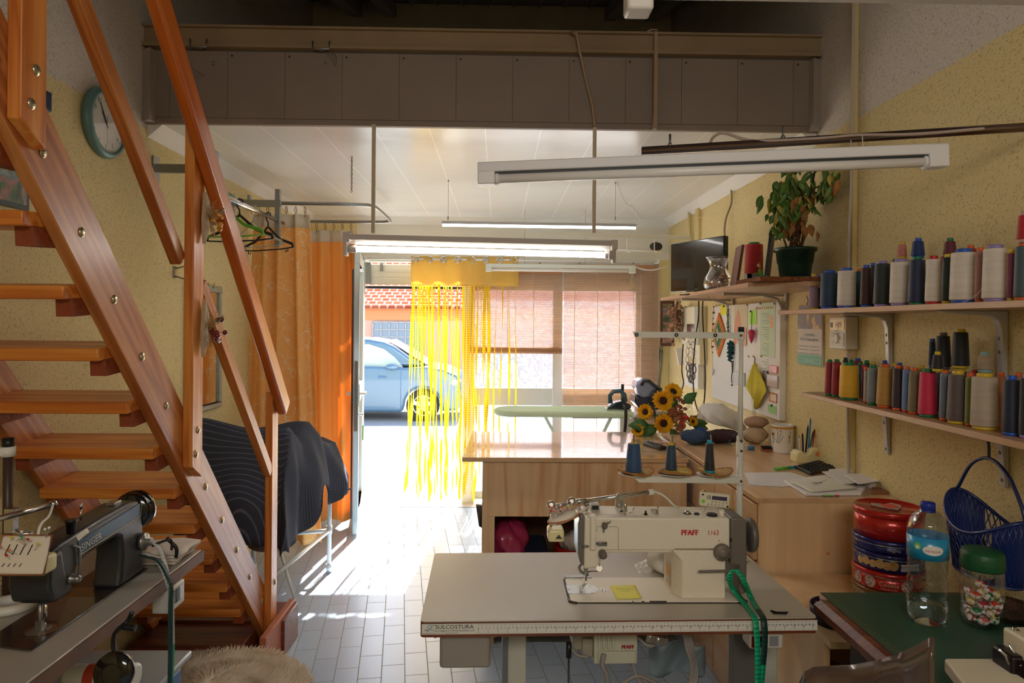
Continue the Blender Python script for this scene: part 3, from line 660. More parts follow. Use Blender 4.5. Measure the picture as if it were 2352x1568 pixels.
# ---------------------------------------------------------------- wall clock
CT=mat((110,150,146),.35,.1);cy,czz,R_=2.825,2.372,.142
ck=thing('wall_clock','round wall clock with grey-green rim on the yellow wall','clock',(XL,cy,czz-R_))
Mc=frame((XL,cy,czz),(0,1,0),(0,0,1))  # x along +y, y up, faces +x
Mc=Matrix(((0,0,1,XL),(1,0,0,cy),(0,1,0,czz),(0,0,0,1)))
B(Mc).lathe([(R_*.9,.0),(R_,.005),(R_*1.0,.02),(R_*.93,.034),(R_*.84,.036),(R_*.82,.02)],n=48,cap=False).build('rim',CT,ck)
B(Mc).lathe([(R_*.84,.012),(R_*.84,.018)],n=40).build('dial',mat((226,222,212),.5),ck)
g=B()
for k in range(1,13):
    a=PI/2-k*PI/6;g.text(str(k),Mc@Matrix.Translation((math.cos(a)*R_*.66,math.sin(a)*R_*.66-.009,.0185)),.028,.0005);
    for q in range(5):
        a2=a-q*PI/30;r=.0022 if q==0 else.0008;c_=Mc@V((math.cos(a2)*R_*.79,math.sin(a2)*R_*.79,.0185));g.cyl(c_,c_+V((.0008,0,0)),r,n=8)
g.build('numerals',mat((30,30,30),.5),ck)
def hand(an,l,w_,name,m,z,back=.02):
    a=math.radians(90-an);dx,dy=math.cos(a),math.sin(a);g=B(Mc);g.bar((-dx*back,-dy*back,z),(dx*l,dy*l,z),w_,.0012,(0,0,1));g.build(name,m,ck)
hand(326,.052,.006,'hour_hand',BLACK,.021);hand(328,.086,.005,'minute_hand',BLACK,.0225,.012);hand(178,.085,.0015,'second_hand',GREYM,.024,.03)
B(Mc).lathe([(R_*.83,.029),(R_*.83,.031)],n=40).build('cover_glass',glass('clock_glass',clear=.97),ck)
# ---------------------------------------------------------------- mirror, hooks, pictures on the yellow wall
MF=mat((172,168,150),.5,.3,bump=(80,.6));y0_,y1_,z0_,z1_=3.58,4.0,1.07,1.765
mr=thing('wall_mirror','upright mirror in a mottled silver frame on the yellow wall','mirror',(XL,3.79,z0_))
g=B();g.box(XL,XL+.025,y0_,y1_,z0_,z0_+.03);g.box(XL,XL+.025,y0_,y1_,z1_-.03,z1_);g.box(XL,XL+.025,y0_,y0_+.03,z0_+.03,z1_-.03);g.box(XL,XL+.025,y1_-.03,y1_,z0_+.03,z1_-.03);g.build('frame',MF,mr,bev=.006)
B().box(XL+.002,XL+.012,y0_+.03,y1_-.03,z0_+.03,z1_-.03).build('mirror_glass',mat((235,238,236),.01,1.0),mr)
g=B();p=P(400,625,x=XL);p.x=XL;g.box(XL,XL+.006,p.y-.012,p.y+.012,p.z-.03,p.z+.03);g.tube([p+V((.006,0,.02)),p+V((.05,.03,.035)),p+V((.08,.05,.0)),p+V((.05,.03,-.035)),p+V((.006,0,-.02))],.004,7)
tag(g.build('wall_hook',STEEL),'round wire hook on the wall behind the middle stair post','hook')
g=B();p=P(478,655,x=XL);p.x=XL;g.box(XL,XL+.004,p.y-.01,p.y+.01,p.z-.02,p.z+.01);g.tube([p+V((.004,0,-.01)),p+V((.03,0,-.015)),p+V((.036,0,.01))],.003,6)
tag(g.build('wall_hook',STEEL),'small coat hook just above the silver framed mirror','hook')
pic=thing('painting','landscape painting of pink flowers and trees behind the top treads','painting',(XL,2.0,1.94))
B().box(XL,XL+.02,1.55,2.37,1.94,2.17).build('frame',mat((46,60,66),.4),pic)
def landscape(nt_name='landscape_picture'):
    m,nt,b=newmat(nt_name);v=mapped(nt,(3,6,6));n=nt.nodes.new('ShaderNodeTexNoise');n.inputs['Scale'].default_value=2.2;n.inputs['Detail'].default_value=6;link(nt,v,n.inputs['Vector'])
    c=ramp(nt,n.outputs[0],[(.32,(66,84,62)),(.45,(96,116,84)),(.54,(190,130,122)),(.6,(110,132,128)),(.7,(160,170,170))]);link(nt,c,b.inputs['Base Color']);b.inputs['Roughness'].default_value=.12;return m
B().box(XL+.02,XL+.022,1.57,2.355,1.955,2.155).build('canvas',landscape(),pic)
g=B();p=P(104,228,x=XL);g.box(XL,XL+.03,p.y-.06,p.y-.008,p.z-.05,p.z+.02)
tag(g.build('wall_picture_block',mat((30,52,84),.4),bev=.004),'small dark blue block picture on the wall above the stringer','picture')

# ================================================================ cloth-covered stand near the curtain
TUBE=mat((226,232,230),.3,.1)
fy=thing('drying_rack','white tubular folding rack under the dark striped cloth','rack',(-1.25,3.95,0))
g=B();zt=.72
for x,y in((-1.15,3.47),(-1.05,4.30),(-1.52,3.62),(-1.52,4.30)):B().cyl((x,y,.05),(x,y,zt),.014,n=12).build('post',TUBE,fy);B().cyl((x,y,0),(x,y,.05),.02,n=12).build('end_cap',TUBE,fy);B().cyl((x,y,.24),(x,y,.29),.018,n=12).build('joint_sleeve',TUBE,fy)
for a,b_ in(((-1.15,3.47,.26),(-1.05,4.30,.26)),((-1.52,4.30,.22),(-1.05,4.30,.26)),((-1.15,3.47,.70),(-1.05,4.30,.70)),((-1.52,3.62,.22),(-1.52,4.30,.22))):B().cyl(a,b_,.012,n=10).build('rail',TUBE,fy)
g=B()
g.tube([(-1.06,3.62,.1),(-1.2,3.8,.3),(-1.45,4.1,.45)],.009,8);g.build('cross_bar',TUBE,fy)
g=B();g.box(-1.48,-1.09,3.70,4.22,.46,.685);
tag(g.build('cardboard_box',mat((216,206,196),.8),bev=.004),'pale cardboard box on the white rack, half under the striped cloth','box')
g=B();g.sph((-1.3,3.75,.45),.12,(1.2,.9,.5));g.sph((-1.22,3.62,.40),.07,(1.3,1,.6));tag(g.build('rag_bundle',mat((120,105,100),.9,bump=(20,.8))),'bundle of grey rags on the rack beneath the cardboard box','rags')
def pinstripe():
    def ex(nt):
        v=mapped(nt,(1,1,1),(0,.2,0));wv=nt.nodes.new('ShaderNodeTexWave');wv.bands_direction='Y';wv.inputs['Scale'].default_value=22;wv.inputs['Distortion'].default_value=.4;link(nt,v,wv.inputs['Vector'])
        return ramp(nt,wv.outputs[0],[(.88,(68,72,86)),(.97,(104,110,126))])
    return cloth('pinstripe_cloth',(58,62,72),.06,extra=ex)
rn=random.Random(5)
def drape(i,j):
    # i along the wall, j from the wall to the hanging hem
    y=3.38+i*1.0;s=j*1.18
    top=.84+.19*math.exp(-((i-.22)/.16)**2)+.09*math.exp(-((i-.62)/.2)**2)+.015*math.sin(i*9+s*5)
    wv=.012*math.sin(i*17+s*6)+.008*math.sin(i*37-s*9)
    fr_=min(1,i/.22);yd=max(y,3.46)-.05*(1-fr_)+.03*math.sin(s*14)*(1-fr_);hz=.45+.03*math.sin(s*7)
    if s<.50:z=top+.02*math.sin(s*9+i*6)+wv;return V((-1.60+s,yd,hz+(z-hz)*fr_**.8))
    q=s-.50;hem=.44+.20*math.exp(-((i-.56)/.10)**2)+.14*(i>.56)*(i-.56)
    z=max(top-q*1.0-.02,hem)
    f=min(1,q*4);x=-1.10+.05*f+.05*i+(.06*i-.03)*f+f*(.022*math.sin(i*13+1)+.012*math.sin(i*29+q*3))+.04*q
    z=min(z,hz+(top-hz)*fr_**.8)
    return V((x+wv*.5,yd+.05*f*(i-.8),z))
g=B();g.grid(drape,70,46);tag(g.build('striped_cloth',pinstripe(),solid=.003),'dark grey pinstriped cloth draped over the white rack by the mirror','cloth')
# ================================================================ left sewing table with the old black machine
def laminate(name,c1,c2,rough=.3):
    m,nt,b=newmat(name);v=mapped(nt);n=nt.nodes.new('ShaderNodeTexNoise');n.inputs['Scale'].default_value=620;n.inputs['Detail'].default_value=2;link(nt,v,n.inputs['Vector'])
    c=ramp(nt,n.outputs[0],[(.35,c1),(.62,c2)]);link(nt,c,b.inputs['Base Color']);b.inputs['Roughness'].default_value=rough;b.inputs['Coat Weight'].default_value=.25;b.inputs['Coat Roughness'].default_value=.12;return m
LAM=laminate('speckled_laminate',(168,160,146),(196,188,172));LAMG=laminate('grey_laminate',(150,144,136),(172,166,156),.4)
EDGE=wood('brown_edge',(88,42,24),(112,56,32),(128,70,42),0,s=1.0,rough=.3);LEGM=mat((200,196,182),.4)
lt=thing('sewing_table','grey-topped sewing table carrying the old black sewing machine','table',(-1.25,1.8,0))
B().box(-1.50,-.99,.95,2.317,.762,.80).build('tabletop',[LAMG],lt,bev=.006)
B().box(-.991,-.984,.95,2.317,.764,.798).build('edge_band',mat((128,92,74),.6,var=(8,(108,80,66))),lt)
for y in(1.1,2.16):
    g=B();g.box(-1.45,-1.38,y-.03,y+.03,.05,.762);g.box(-1.49,-1.34,y-.03,y+.03,0,.05);g.build('leg',LEGM,lt)
sw=B();a=V((-.984,2.15,.72));sw.box(-1.03,-.976,2.06,2.16,.69,.762);so=sw.build('switch_box',mat((200,196,188),.4),lt,bev=.006)
for k,c_ in enumerate(((20,20,20),(20,20,20),(220,222,225))):B().box(-.977,-.974,2.075+k*.025,2.095+k*.025,.71,.75).build('button',mat(c_,.4),so)
# the machine, arm running away from the camera
BK=mat((52,54,58),.38,.2,bump=(300,.25,.001),coat=.2);BKB=mat((44,38,36),.25,coat=.5);sx0=-1.14;ZT=.80
om=thing('sewing_machine','old black industrial sewing machine with blue nameplate band','sewing machine',(-1.14,1.9,ZT))
g=B();g.prism([(-1.215,1.63,ZT+.001),(-1.075,1.60,ZT+.001),(-1.075,2.13,ZT+.001),(-1.23,2.13,ZT+.001)],(0,0,.004));g.build('bed',BKB,om,bev=.002)
xa,xb=-1.155,-1.075   # body thickness
# arm outline in the y-z plane (from photo pixels on the side plane)
def S(u,v):return P(u,v,x=xb)
ol=[S(48,1215),S(98,1208),S(150,1201),S(215,1178),S(280,1158),S(300,1163),S(313,1185),S(316,1240),S(318,1318),S(318,1325)]
def ol_fix():
    pts=[(1.66,1.005),(1.70,1.015),(1.78,1.022),(1.90,1.03),(2.02,1.035),(2.07,1.03),(2.095,1.00),(2.10,.93),(2.105,.83),(2.115,ZT+.004),(1.965,ZT+.004),(1.975,.83),(1.985,.90),(1.975,.945),(1.95,.955),(1.82,.95),(1.775,.935),(1.765,.90),(1.755,.875),(1.70,.875),(1.665,.885),(1.655,.93)]
    return[V((xa,y,z))for y,z in pts]
B().prism(ol_fix(),(xb-xa,0,0)).build('body',BK,om,bev=.012,seg=3)
B().prism([V((xa-.012,y,z))for y,z in[(1.655,.995),(1.70,1.005),(1.72,.92),(1.70,.88),(1.665,.888),(1.65,.93)]],(.10,0,0)).build('face_plate',mat((58,60,62),.35,.3,coat=.2),om,bev=.008)
g=B();g.prism([V((xb+.0005,1.775,.965)),V((xb+.0005,1.775,1.0)),V((xb+.0005,2.075,1.018)),V((xb+.0005,2.075,.983))],(.001,0,0));bandp=g.build('nameplate_band',mat((34,76,104),.3),om)
g=B();g.bar((xb+.0015,1.775,.963),(xb+.0015,2.08,.980),.0006,.002,(0,0,1));g.bar((xb+.0015,2.08,.98),(xb+.0015,2.085,1.015),.0006,.0015,(0,1,0));g.build('gold_line',mat((200,185,140),.4),bandp)
Mt=frame((xb+.0018,1.785,.972),(0,.998,.062),(0,-.06,1));Mt=Matrix(((0,0,1,xb+.0018),(.998,-.06,0,1.785),(.062,.998,0,.970),(0,0,0,1)))
g=B();g.text('SINGER',Mt,.027,.0004,'LEFT',sx=1.02);g.build('lettering',mat((206,204,190),.4),bandp)
Mw=Matrix(((1,0,0,-1.115),(0,0,1,2.10),(0,1,0,.985),(0,0,0,1)))
B(Mw).lathe([(.02,-.005),(.05,0),(.058,.01),(.05,.018),(.058,.026),(.06,.036),(.05,.045),(.03,.046),(.012,.05)],n=32).build('hand_wheel',BLACKG,om)
g=B();g.cyl((-1.12,1.70,.80),(-1.12,1.70,.88),.005,n=10);g.box(-1.128,-1.112,1.692,1.708,.802,.83);g.box(-1.135,-1.105,1.67,1.72,.806,.811);g.build('presser_foot',STEEL,om)
g=B();g.cyl((-1.10,1.69,.83),(-1.10,1.69,.885),.0035,n=8);g.cyl((-1.10,1.69,.808),(-1.10,1.69,.835),.0012,n=6);g.build('needle_bar',CHROME,om)
g=B();g.lathe([(.035,0),(.035,.0015)],(-1.118,1.70,.8052),n=24);g.build('needle_plate',mat((120,90,70),.3,.6),om)
g=B();Mk=frame((xb,1.74,.905),(0,1,0),(0,0,1));g.M=Matrix(((0,0,1,xb-.002),(1,0,0,1.745),(0,1,0,.915),(0,0,0,1)));g.lathe([(.014,0),(.014,.006),(.009,.01),(.011,.02),(.006,.028)],n=16);g.build('tension_dial',STEEL,om)
g=B();g.tube([(xb+.004,1.745,1.0),(xb+.006,1.77,.985),(xb+.006,1.775,.93),(xb+.004,1.76,.90)],.0035,7);g.build('take_up_guard',STEEL,om)
g=B();g.cyl((-1.12,1.86,1.03),(-1.12,1.86,1.06),.0025,n=8);g.cyl((-1.12,1.86,1.06),(-1.12,1.86,1.075),.004,n=8);g.build('spool_pin',CHROME,om)
g=B();g.box(-1.125,-1.10,1.985,2.02,1.035,1.043);g.build('thread_guide',CHROME,om)
g=B();g.M=Matrix(((0,0,1,xb+.002),(1,0,0,2.085),(0,1,0,.90),(0,0,0,1)));g.lathe([(.026,0),(.026,.012),(.012,.014),(.012,.03)],n=20);g.build('bobbin_winder',STEEL,om)
g=B();g.cord([(xb+.03,2.09,.885),(xb+.07,2.12,.895),(xb+.085,2.10,.87)],.004,6);g.cord([(xb+.06,2.12,.90),(xb+.09,2.12,.87),(xb+.09,2.12,.84)],.006,6);g.build('reverse_lever',BLACK,om)
# clothes: pin cushion, lamp and bits around the old machine
pl_=thing('work_lamp','chrome-armed work lamp with cream head over the old black machine','lamp',(-1.25,1.65,ZT))
g=B();g.cyl((-1.335,1.89,ZT),(-1.335,1.89,1.225),.012,n=14);g.k=1;g.cyl((-1.335,1.89,1.215),(-1.335,1.89,1.245),.0145,n=14);g.build('post',[mat((70,48,40),.4),BLACK],pl_)
g=B();g.bar((-1.335,1.885,1.21),(-1.50,1.72,1.195),.012,.02);g.cyl((-1.335,1.89,1.195),(-1.335,1.89,1.222),.018,n=14);g.build('cross_arm',WHITE,pl_)
g=B();g.cyl(P(-30,1198,y=1.62),P(122,1158,y=1.80),.0075,n=12);g.sph(P(122,1157,y=1.80),.011);g.build('arm',CHROME,pl_)
g=B();q=P(27,1185,y=1.72);g.box(q.x-.012,q.x+.01,q.y-.01,q.y+.01,q.z-.04,q.z+.02);g.tube([q+V((0,0,-.03)),q+V((.02,0,-.045)),q+V((.05,0,-.043))],.005,7);g.build('clamp',CHROME,pl_)
g=B();g.cord([P(122,1157,y=1.80),P(112,1185,y=1.72),P(90,1212,y=1.64),P(86,1285,y=1.615)],.003,7);g.build('flex',WHITE,pl_)
a=P(88,1300,y=1.60);g=B();g.box(a.x-.03,a.x+.02,1.585,1.64,a.z-.02,a.z+.022);g.build('lamp_head',mat((232,222,170),.4),pl_,bev=.008)
pc=thing('pin_cushion','flat white pin cushion with orange overlocked edge at the old black machine','pin cushion',(-1.28,1.62,.93))
Mq=Matrix.Translation(P(54,1274,y=1.545))@Matrix.Rotation(math.radians(70),4,'X')@Matrix.Rotation(.06,4,'Y')
g=B(Mq);g.box(-.052,.052,-.041,.041,-.006,.006);g.build('pad',mat((226,214,196),.9),pc,bev=.005)
g=B(Mq);g.tube([(-.052,-.041,0),(.052,-.041,0),(.052,.041,0),(-.052,.041,0),(-.052,-.041,0)],.0035,6);g.build('overlocked_edge',mat((190,120,70),.8,bump=(300,1)),pc)
PINS={'red':(200,30,50),'yellow':(230,200,60),'teal':(20,130,140),'white':(235,230,230),'pink':(230,90,150),'green':(70,170,90),'orange':(235,120,50)}
def pin(a,b,c,label,group):
    t=thing('dressmaking_pin',label,'pin',a,group)
    B().cyl(a,b,.0007,n=5).build('shaft',CHROME,t);B().sph(b,.0032,n=8,h=6).build('head',mat(PINS[c],.2,coat=.5),t)
rn=random.Random(11)
PL=[];CNT={}
for k,c_ in enumerate(['red','white','teal','yellow','white','red','pink','white','green','white','orange','yellow']):
    p=Mq@V((rn.uniform(-.035,.045),rn.uniform(-.01,.038),.008));q=p+V((rn.uniform(-.02,.02),-.012,rn.uniform(.012,.03)))
    PL.append((q.x,p,q,c_))
for _,p,q,c_ in sorted(PL,key=lambda r:r[0]):
    CNT[c_]=CNT.get(c_,0)+1;pin(p,q,c_,'%s-headed pin in the flat white cushion, %s of its colour from the wall side'%(c_,['first','second','third','fourth'][CNT[c_]-1]),'pins in the flat cushion')
g=B(Mq)
for k in range(4):g.bar((-.036+k*.016,.0,.0065),(-.03+k*.016,.022,.0065),.002,.001);g.bar((-.036+k*.012,-.025,.0065),(-.032+k*.012,-.018,.0065),.0015,.001)
tag(g.build('machine_needles',mat((40,38,40),.4,.5)),'dark machine needles pinned in two rows on the flat cushion','needles')
g=B();q=P(148,1215,y=1.76)
g.lathe([(.010,0),(.012,.03),(.014,.03),(.014,.036)],P(163,1225,y=1.76),n=12);g.k=1;g.prism([P(175,1232,y=1.74),P(195,1215,y=1.74),P(200,1224,y=1.74),P(180,1242,y=1.74)],(0,.01,0))
tag(g.build('oil_bottle',[BLACK,mat((226,220,205),.6)]),'small black capped oil dropper on the arm of the old machine','oiler')
# bobbins / white rings on the far side of the table
g=B();g.lathe([(.025,0),(.062,.001),(.06,.018),(.035,.02),(.03,.012),(.025,.0)],P(25,1395,z=ZT+.001),n=30,cap=False);tag(g.build('plastic_lid_ring',WHITE),'white plastic ring lid lying beside the bed of the old machine','lid')
g=B();g.lathe([(.03,0),(.03,.004),(.01,.004),(.01,.016),(.03,.016),(.03,.02)],P(12,1335,z=ZT+.001),n=24);tag(g.build('bobbin_spool',mat((190,175,130),.4)),'beige bobbin spool standing behind the white ring lid','spool')
# folded cloth
fc=thing('folded_cloth','white folded cotton cloth at the far end of the grey table','cloth',(-1.12,2.22,ZT))
COT=mat((226,214,202),.9,bump=(30,.3))
for k in range(4):
    z=ZT+.001+k*.012
    def fn(i,j,z=z,k=k):return V((-1.23+.22*i+.01*k+.004*math.sin(j*9),2.16+.135*j-.006*k,z+.006+.004*math.sin(i*7+k)*j))
    B().grid(fn,12,8).build('fold',COT,fc,solid=.009)
# tape measure draped over this table
def tape(name,label,runs,colours,w,numbers=None,cat='tape measure',tick=True):
    t=thing(name,label,cat,runs[0][0][0])
    for ri,(pts,side)in enumerate(runs):
        L=[0.0]
        for a,b_ in zip(pts,pts[1:]):L.append(L[-1]+(V(b_)-V(a)).length)
        def at(s):
            for i in range(len(L)-1):
                if s<=L[i+1]+1e-9:
                    f=(s-L[i])/max(1e-9,L[i+1]-L[i]);return V(pts[i]).lerp(V(pts[i+1]),f),(V(pts[i+1])-V(pts[i])).normalized()
            return V(pts[-1]),(V(pts[-1])-V(pts[-2])).normalized()
        n=max(8,int(L[-1]/.012));PP=[at(L[-1]*i/n)[0]for i in range(n+1)]
        for _ in range(3):PP=[PP[0]]+[(PP[i-1]+PP[i]*2+PP[i+1])/4 for i in range(1,n)]+[PP[-1]]
        nb=len(PP);sd_=V(side).normalized();g=B()
        for i in range(nb-1):
            g.k=colours[ri][1]if(i/nb>colours[ri][2]and i/nb<colours[ri][3])else colours[ri][0]
            g.add([PP[i]-sd_*w/2,PP[i]+sd_*w/2,PP[i+1]+sd_*w/2,PP[i+1]-sd_*w/2],[(0,1,2,3)],True)
        o=g.build('band',TAPEM,t,solid=.0009,off=0)
        if tick:
            q=B();num=numbers[ri]if numbers else None
            for i in range(1,nb-1):
                dd=(PP[i+1]-PP[i-1]).normalized();nm=dd.cross(sd_).normalized()
                if nm.y>0 or(abs(nm.y)<.2 and nm.z<0):nm=-nm
                c_=PP[i]+nm*.0009
                for s in(-1,1):e=c_+sd_*s*w*.5;q.add([e,e-sd_*s*w*.28,e-sd_*s*w*.28+dd*.001,e+dd*.001],[(0,1,2,3)])
                if num is not None and i%1==0:
                    xx=sd_ if sd_.x>0 else-sd_;yy=nm.cross(xx)
                    q.text(str(num+(i if num<90 else i)),Matrix(((xx.x,yy.x,nm.x,c_.x),(xx.y,yy.y,nm.y,c_.y),(xx.z,yy.z,nm.z,c_.z),(0,0,0,1)))@Matrix.Translation((0,-.003,0)),.0075,.0003)
            q.build('markings',BLACK,o)
    return t
TAPEM=[mat((20,176,128),.4,coat=.2),mat((22,62,56),.4,coat=.2),mat((205,205,200),.4)]
ex_=-.975
tape('tape_measure','green and white tape measure hanging off the grey table of the old machine',
     [([(-1.05,2.10,.895),(-1.02,2.09,.885),(-.995,2.07,.84),(-.978,2.055,.80),(-.970,2.05,.77),(-.968,2.05,.60),(-.968,2.045,.40),(-.97,2.04,.25)],(.35,1,0)),
      ([(-1.06,2.07,.872),(-1.02,2.06,.865),(-.985,2.04,.83),(-.965,2.03,.79),(-.955,2.03,.76),(-.952,2.03,.6),(-.955,2.025,.42),(-.956,2.02,.25)],(.35,1,0)),
      ([(-1.06,2.055,.869),(-1.0,2.045,.86),(-.962,2.02,.82),(-.948,2.01,.79),(-.945,2.00,.74),(-.944,2.0,.6),(-.946,2.0,.42),(-.948,2.0,.25)],(.5,1,0))],
     [(2,1,.35,.7),(2,0,.45,.8),(1,0,.6,.9)],.016)
# knee pad, bin and jar under the old table
kp=thing('knee_lifter','round black knee-lifter pad hanging under the grey table','knee lifter',(-.98,1.62,.5))
c_=P(268,1540,y=1.62);g=B(Matrix.Translation(c_)@Matrix.Rotation(math.radians(80),4,'X'));g.lathe([(.0,-.004),(.04,0),(.047,.008),(.045,.018),(.02,.022)],n=28);g.build('pad',BLACKG,kp)
g=B();g.cord([c_+V((0,.01,.02)),P(262,1490,y=1.64),P(262,1462,y=1.66),P(272,1445,y=1.68),P(292,1428,y=1.70),P(304,1405,y=1.70)],.006,8);g.cord([P(285,1440,y=1.69),P(312,1442,y=1.69)],.008,8);g.build('rod',mat((40,40,42),.4,.5),kp)
bn=thing('storage_bin','blue plastic bin with clear lid under the grey table','storage box',(-1.05,2.1,0))
g=B();g.prism([(-1.32,1.92,.20),(-1.02,1.92,.20),(-1.02,2.25,.20),(-1.32,2.25,.20)],(0,0,.26));g.build('tub',mat((96,140,200),.35),bn,bev=.02)
g=B();g.box(-1.335,-1.0,1.90,2.27,.462,.485);g.build('lid',mat((205,208,212),.2,trans=.5),bn,bev=.006)
tag(B().box(-1.30,-1.04,1.94,2.22,.0,.198).build('cardboard_box',mat((120,96,72),.8)),'brown box underneath the blue plastic bin','box')
jr=thing('plastic_tub','white round tub with screw lid on the blue bin','tub',(-1.08,1.95,.49))
g=B(Matrix.Translation((-1.25,2.02,.525))@Matrix.Rotation(PI/2,4,'Y'));g.lathe([(.032,0),(.035,.01),(.035,.16),(.03,.17)],n=24);g.build('body',OFFW,jr)
g=B(Matrix.Translation((-1.085,2.02,.525))@Matrix.Rotation(PI/2,4,'Y'));g.lathe([(.036,0),(.038,.004),(.038,.03),(.03,.034)],n=24);g.build('lid',WHITE,jr)
g=B(Matrix.Translation((-1.19,2.02,.525))@Matrix.Rotation(PI/2,4,'Y'));g.lathe([(.0356,0),(.0356,.03)],n=24,cap=False);g.build('label',mat((200,70,40),.5),jr)
# shaggy round cushion on the floor
sh=thing('shaggy_cushion','cream long-pile round cushion on the floor under the stairs','cushion',(-.98,2.62,0))
FUR=mat((246,232,212),.9,var=(9,(226,204,176)))
sc0=V((-1.10,2.62,.0));Rc=.375
g=B();g.lathe([(Rc*.9,0),(Rc,.06),(Rc*.98,.13),(Rc*.8,.17),(0.001,.19)],sc0,n=40,sy=.85);g.build('body',FUR,sh)
g=B();rn=random.Random(2)
for k in range(9000):
    a=rn.uniform(0,2*PI);q=math.sqrt(rn.uniform(0,1))*1.05;r=Rc*min(q,1)
    z=.19-.03*(q**3)-(.12*rn.random()if q>.97 else 0);p=sc0+V((math.cos(a)*r,math.sin(a)*r*.85,z-.01))
    sw_=math.sin(a*3+q*9);dr=V((math.cos(a+sw_),math.sin(a+sw_),rn.uniform(.2,1.2)-(q>.97)*1.0)).normalized();l=rn.uniform(.03,.055)
    sd_=dr.cross(V((0,0,1))).normalized()*.0022;m_=p+dr*l*.5+V((0,0,.004));g.add([p-sd_,p+sd_,m_+sd_*.8,p+dr*l-V((0,0,.006)),m_-sd_*.8],[(0,1,2,3,4)])
o=g.build('pile',FUR,sh);o['kind']='stuff'
# ================================================================ central sewing table
TZ=.787;tr=math.atan2(.023,1.06);TM=Matrix.Translation((-.1985,1.79,0))@Matrix.Rotation(tr,4,'Z')   # local x along front edge, y to the back
tw,td,tt=1.06,.53,.042
ct=thing('sewing_table','beige speckled sewing table with a printed ruler along its front edge','table',(.33,2.05,0))
def rounded(x0,x1,y0,y1,r,n=5,r2=None):
    pts=[]
    for cx_,cy_,a0 in((x1-r,y1-r,0),(x0+r,y1-r,90),(x0+r,y0+r,180),(x1-r,y0+r,270)):
        for i in range(n+1):a=math.radians(a0+90*i/n);pts.append((cx_+r*math.cos(a),cy_+r*math.sin(a)))
    return pts
B(TM).prism([(x,y,TZ-.0025)for x,y in rounded(0,tw,0,td,.012)],(0,0,.0025)).build('laminate_top',LAM,ct)
B(TM).prism([(x,y,TZ-tt)for x,y in rounded(0,tw,0,td,.012)],(0,0,tt-.0025)).build('tabletop',EDGE,ct)
rul=B(TM).box(.004,tw-.001,-.0012,.0,TZ-tt+.008,TZ-.0065).build('ruler_strip',mat((226,222,212),.4,coat=.2),ct)
g=B(TM);x00=.152;cm=(tw-.002-x00)/90
TXf=lambda x,z:TM@Matrix(((1,0,0,x),(0,0,-1,-.0016),(0,1,0,z),(0,0,0,1)))
zt_,zb_=TZ-.0075,TZ-tt+.009
q=B()
for i in range(91):
    x=x00+i*cm;g.box(x-.0003,x+.0003,-.0016,-.0012,zt_-.005,zt_)
    if i<90:
        g.box(x+cm/2-.0002,x+cm/2+.0002,-.0016,-.0012,zt_-.0035,zt_)
        q.text(str(i),TXf(x,zt_-.0125),.0062,.0002,sx=.95)
for i in range(36):
    x=x00+i*cm*2.54
    if x>tw-.01:break
    g.box(x-.0003,x+.0003,-.0016,-.0012,zb_,zb_+.0075);q.text(str(i),TXf(x+.0002,zb_+.009),.0062,.0002,sx=.95)
    for k in(1,2,3):
        if x+k*cm*.635<tw-.004:g.box(x+k*cm*.635-.0002,x+k*cm*.635+.0002,-.0016,-.0012,zb_,zb_+(.004 if k==2 else.0025))
q.M=None;g.build('ruler_ticks',BLACK,rul);q.build('ruler_numbers',BLACK,rul)
q=B();q.text('SULCOSTURA',TXf(.039,zt_-.0115),.0145,.0002,'LEFT',sx=1.12);q.text('AUTOMAÇÃO E COSTURA INDUSTRIAL, LDA',TXf(.039,zt_-.0185),.0052,.0002,'LEFT',sx=.98);q.text('Rua Das Descobertas, 11 B - 18 - Apartado 303 - 2471',TXf(.006,zb_+.001),.0042,.0002,'LEFT',sx=1.0);q.build('ruler_lettering',BLACK,rul)
q=B();q.text('Tel.              Fax               E-mail',TXf(.018,zb_+.0062),.0034,.0002,'LEFT');mm=lambda x,z:TM@V((x,-.0018,z))
q.tube([mm(.012,zb_+.010),mm(.024,zb_+.012),mm(.03,zt_-.002),mm(.024,zt_-.001),mm(.018,zt_-.008),mm(.026,zb_+.013),mm(.02,zb_+.008),mm(.013,zb_+.012)],.0006,4)
q.tube([mm(.04,zt_-.003),mm(.034,zt_-.001),mm(.029,zt_-.009),mm(.03,zb_+.010),mm(.036,zb_+.012)],.0006,4);q.build('ruler_emblem',mat((60,130,180),.5),rul)
# frame and legs
lg=B(TM);lg.box(.237,.292,.20,.26,.05,TZ-tt);lg.build('leg',LEGM,ct,bev=.004)
lg=B(TM);lg.box(.987,1.04,.20,.26,.05,TZ-tt);lg.build('leg',LEGM,ct,bev=.004)
lg=B(TM);lg.box(.222,.237,.19,.27,.05,TZ-tt);lg.build('leg_side_rail',GREYM,ct)
lg=B(TM);lg.box(.915,.987,.215,.26,.05,TZ-tt);lg.build('leg_side_rail',mat((120,116,110),.5),ct)
for x in(.262,.98):
    lg=B(TM);lg.box(x-.03,x+.03,.02,.5,.0,.05);lg.build('foot',LEGM,ct,bev=.01)
lg=B(TM);lg.cyl((.29,.24,.12),(.60,.24,.33),.018,n=12);lg.cyl((.92,.24,.12),(.50,.24,.33),.018,n=12);lg.cyl((.26,.24,.1),(.95,.24,.1),.016,n=12);lg.build('stand_brace',LEGM,ct)
lg=B(TM);lg.box(.27,.60,.26,.30,TZ-tt-.025,TZ-tt);lg.build('underboard',EDGE,ct)
dr=B(TM);dr.prism([(x,y,TZ-tt-.098)for x,y in rounded(.049,.185,.03,.30,.012)],(0,0,.088));drw=dr.build('drawer',mat((150,144,136),.5),ct,bev=.006)
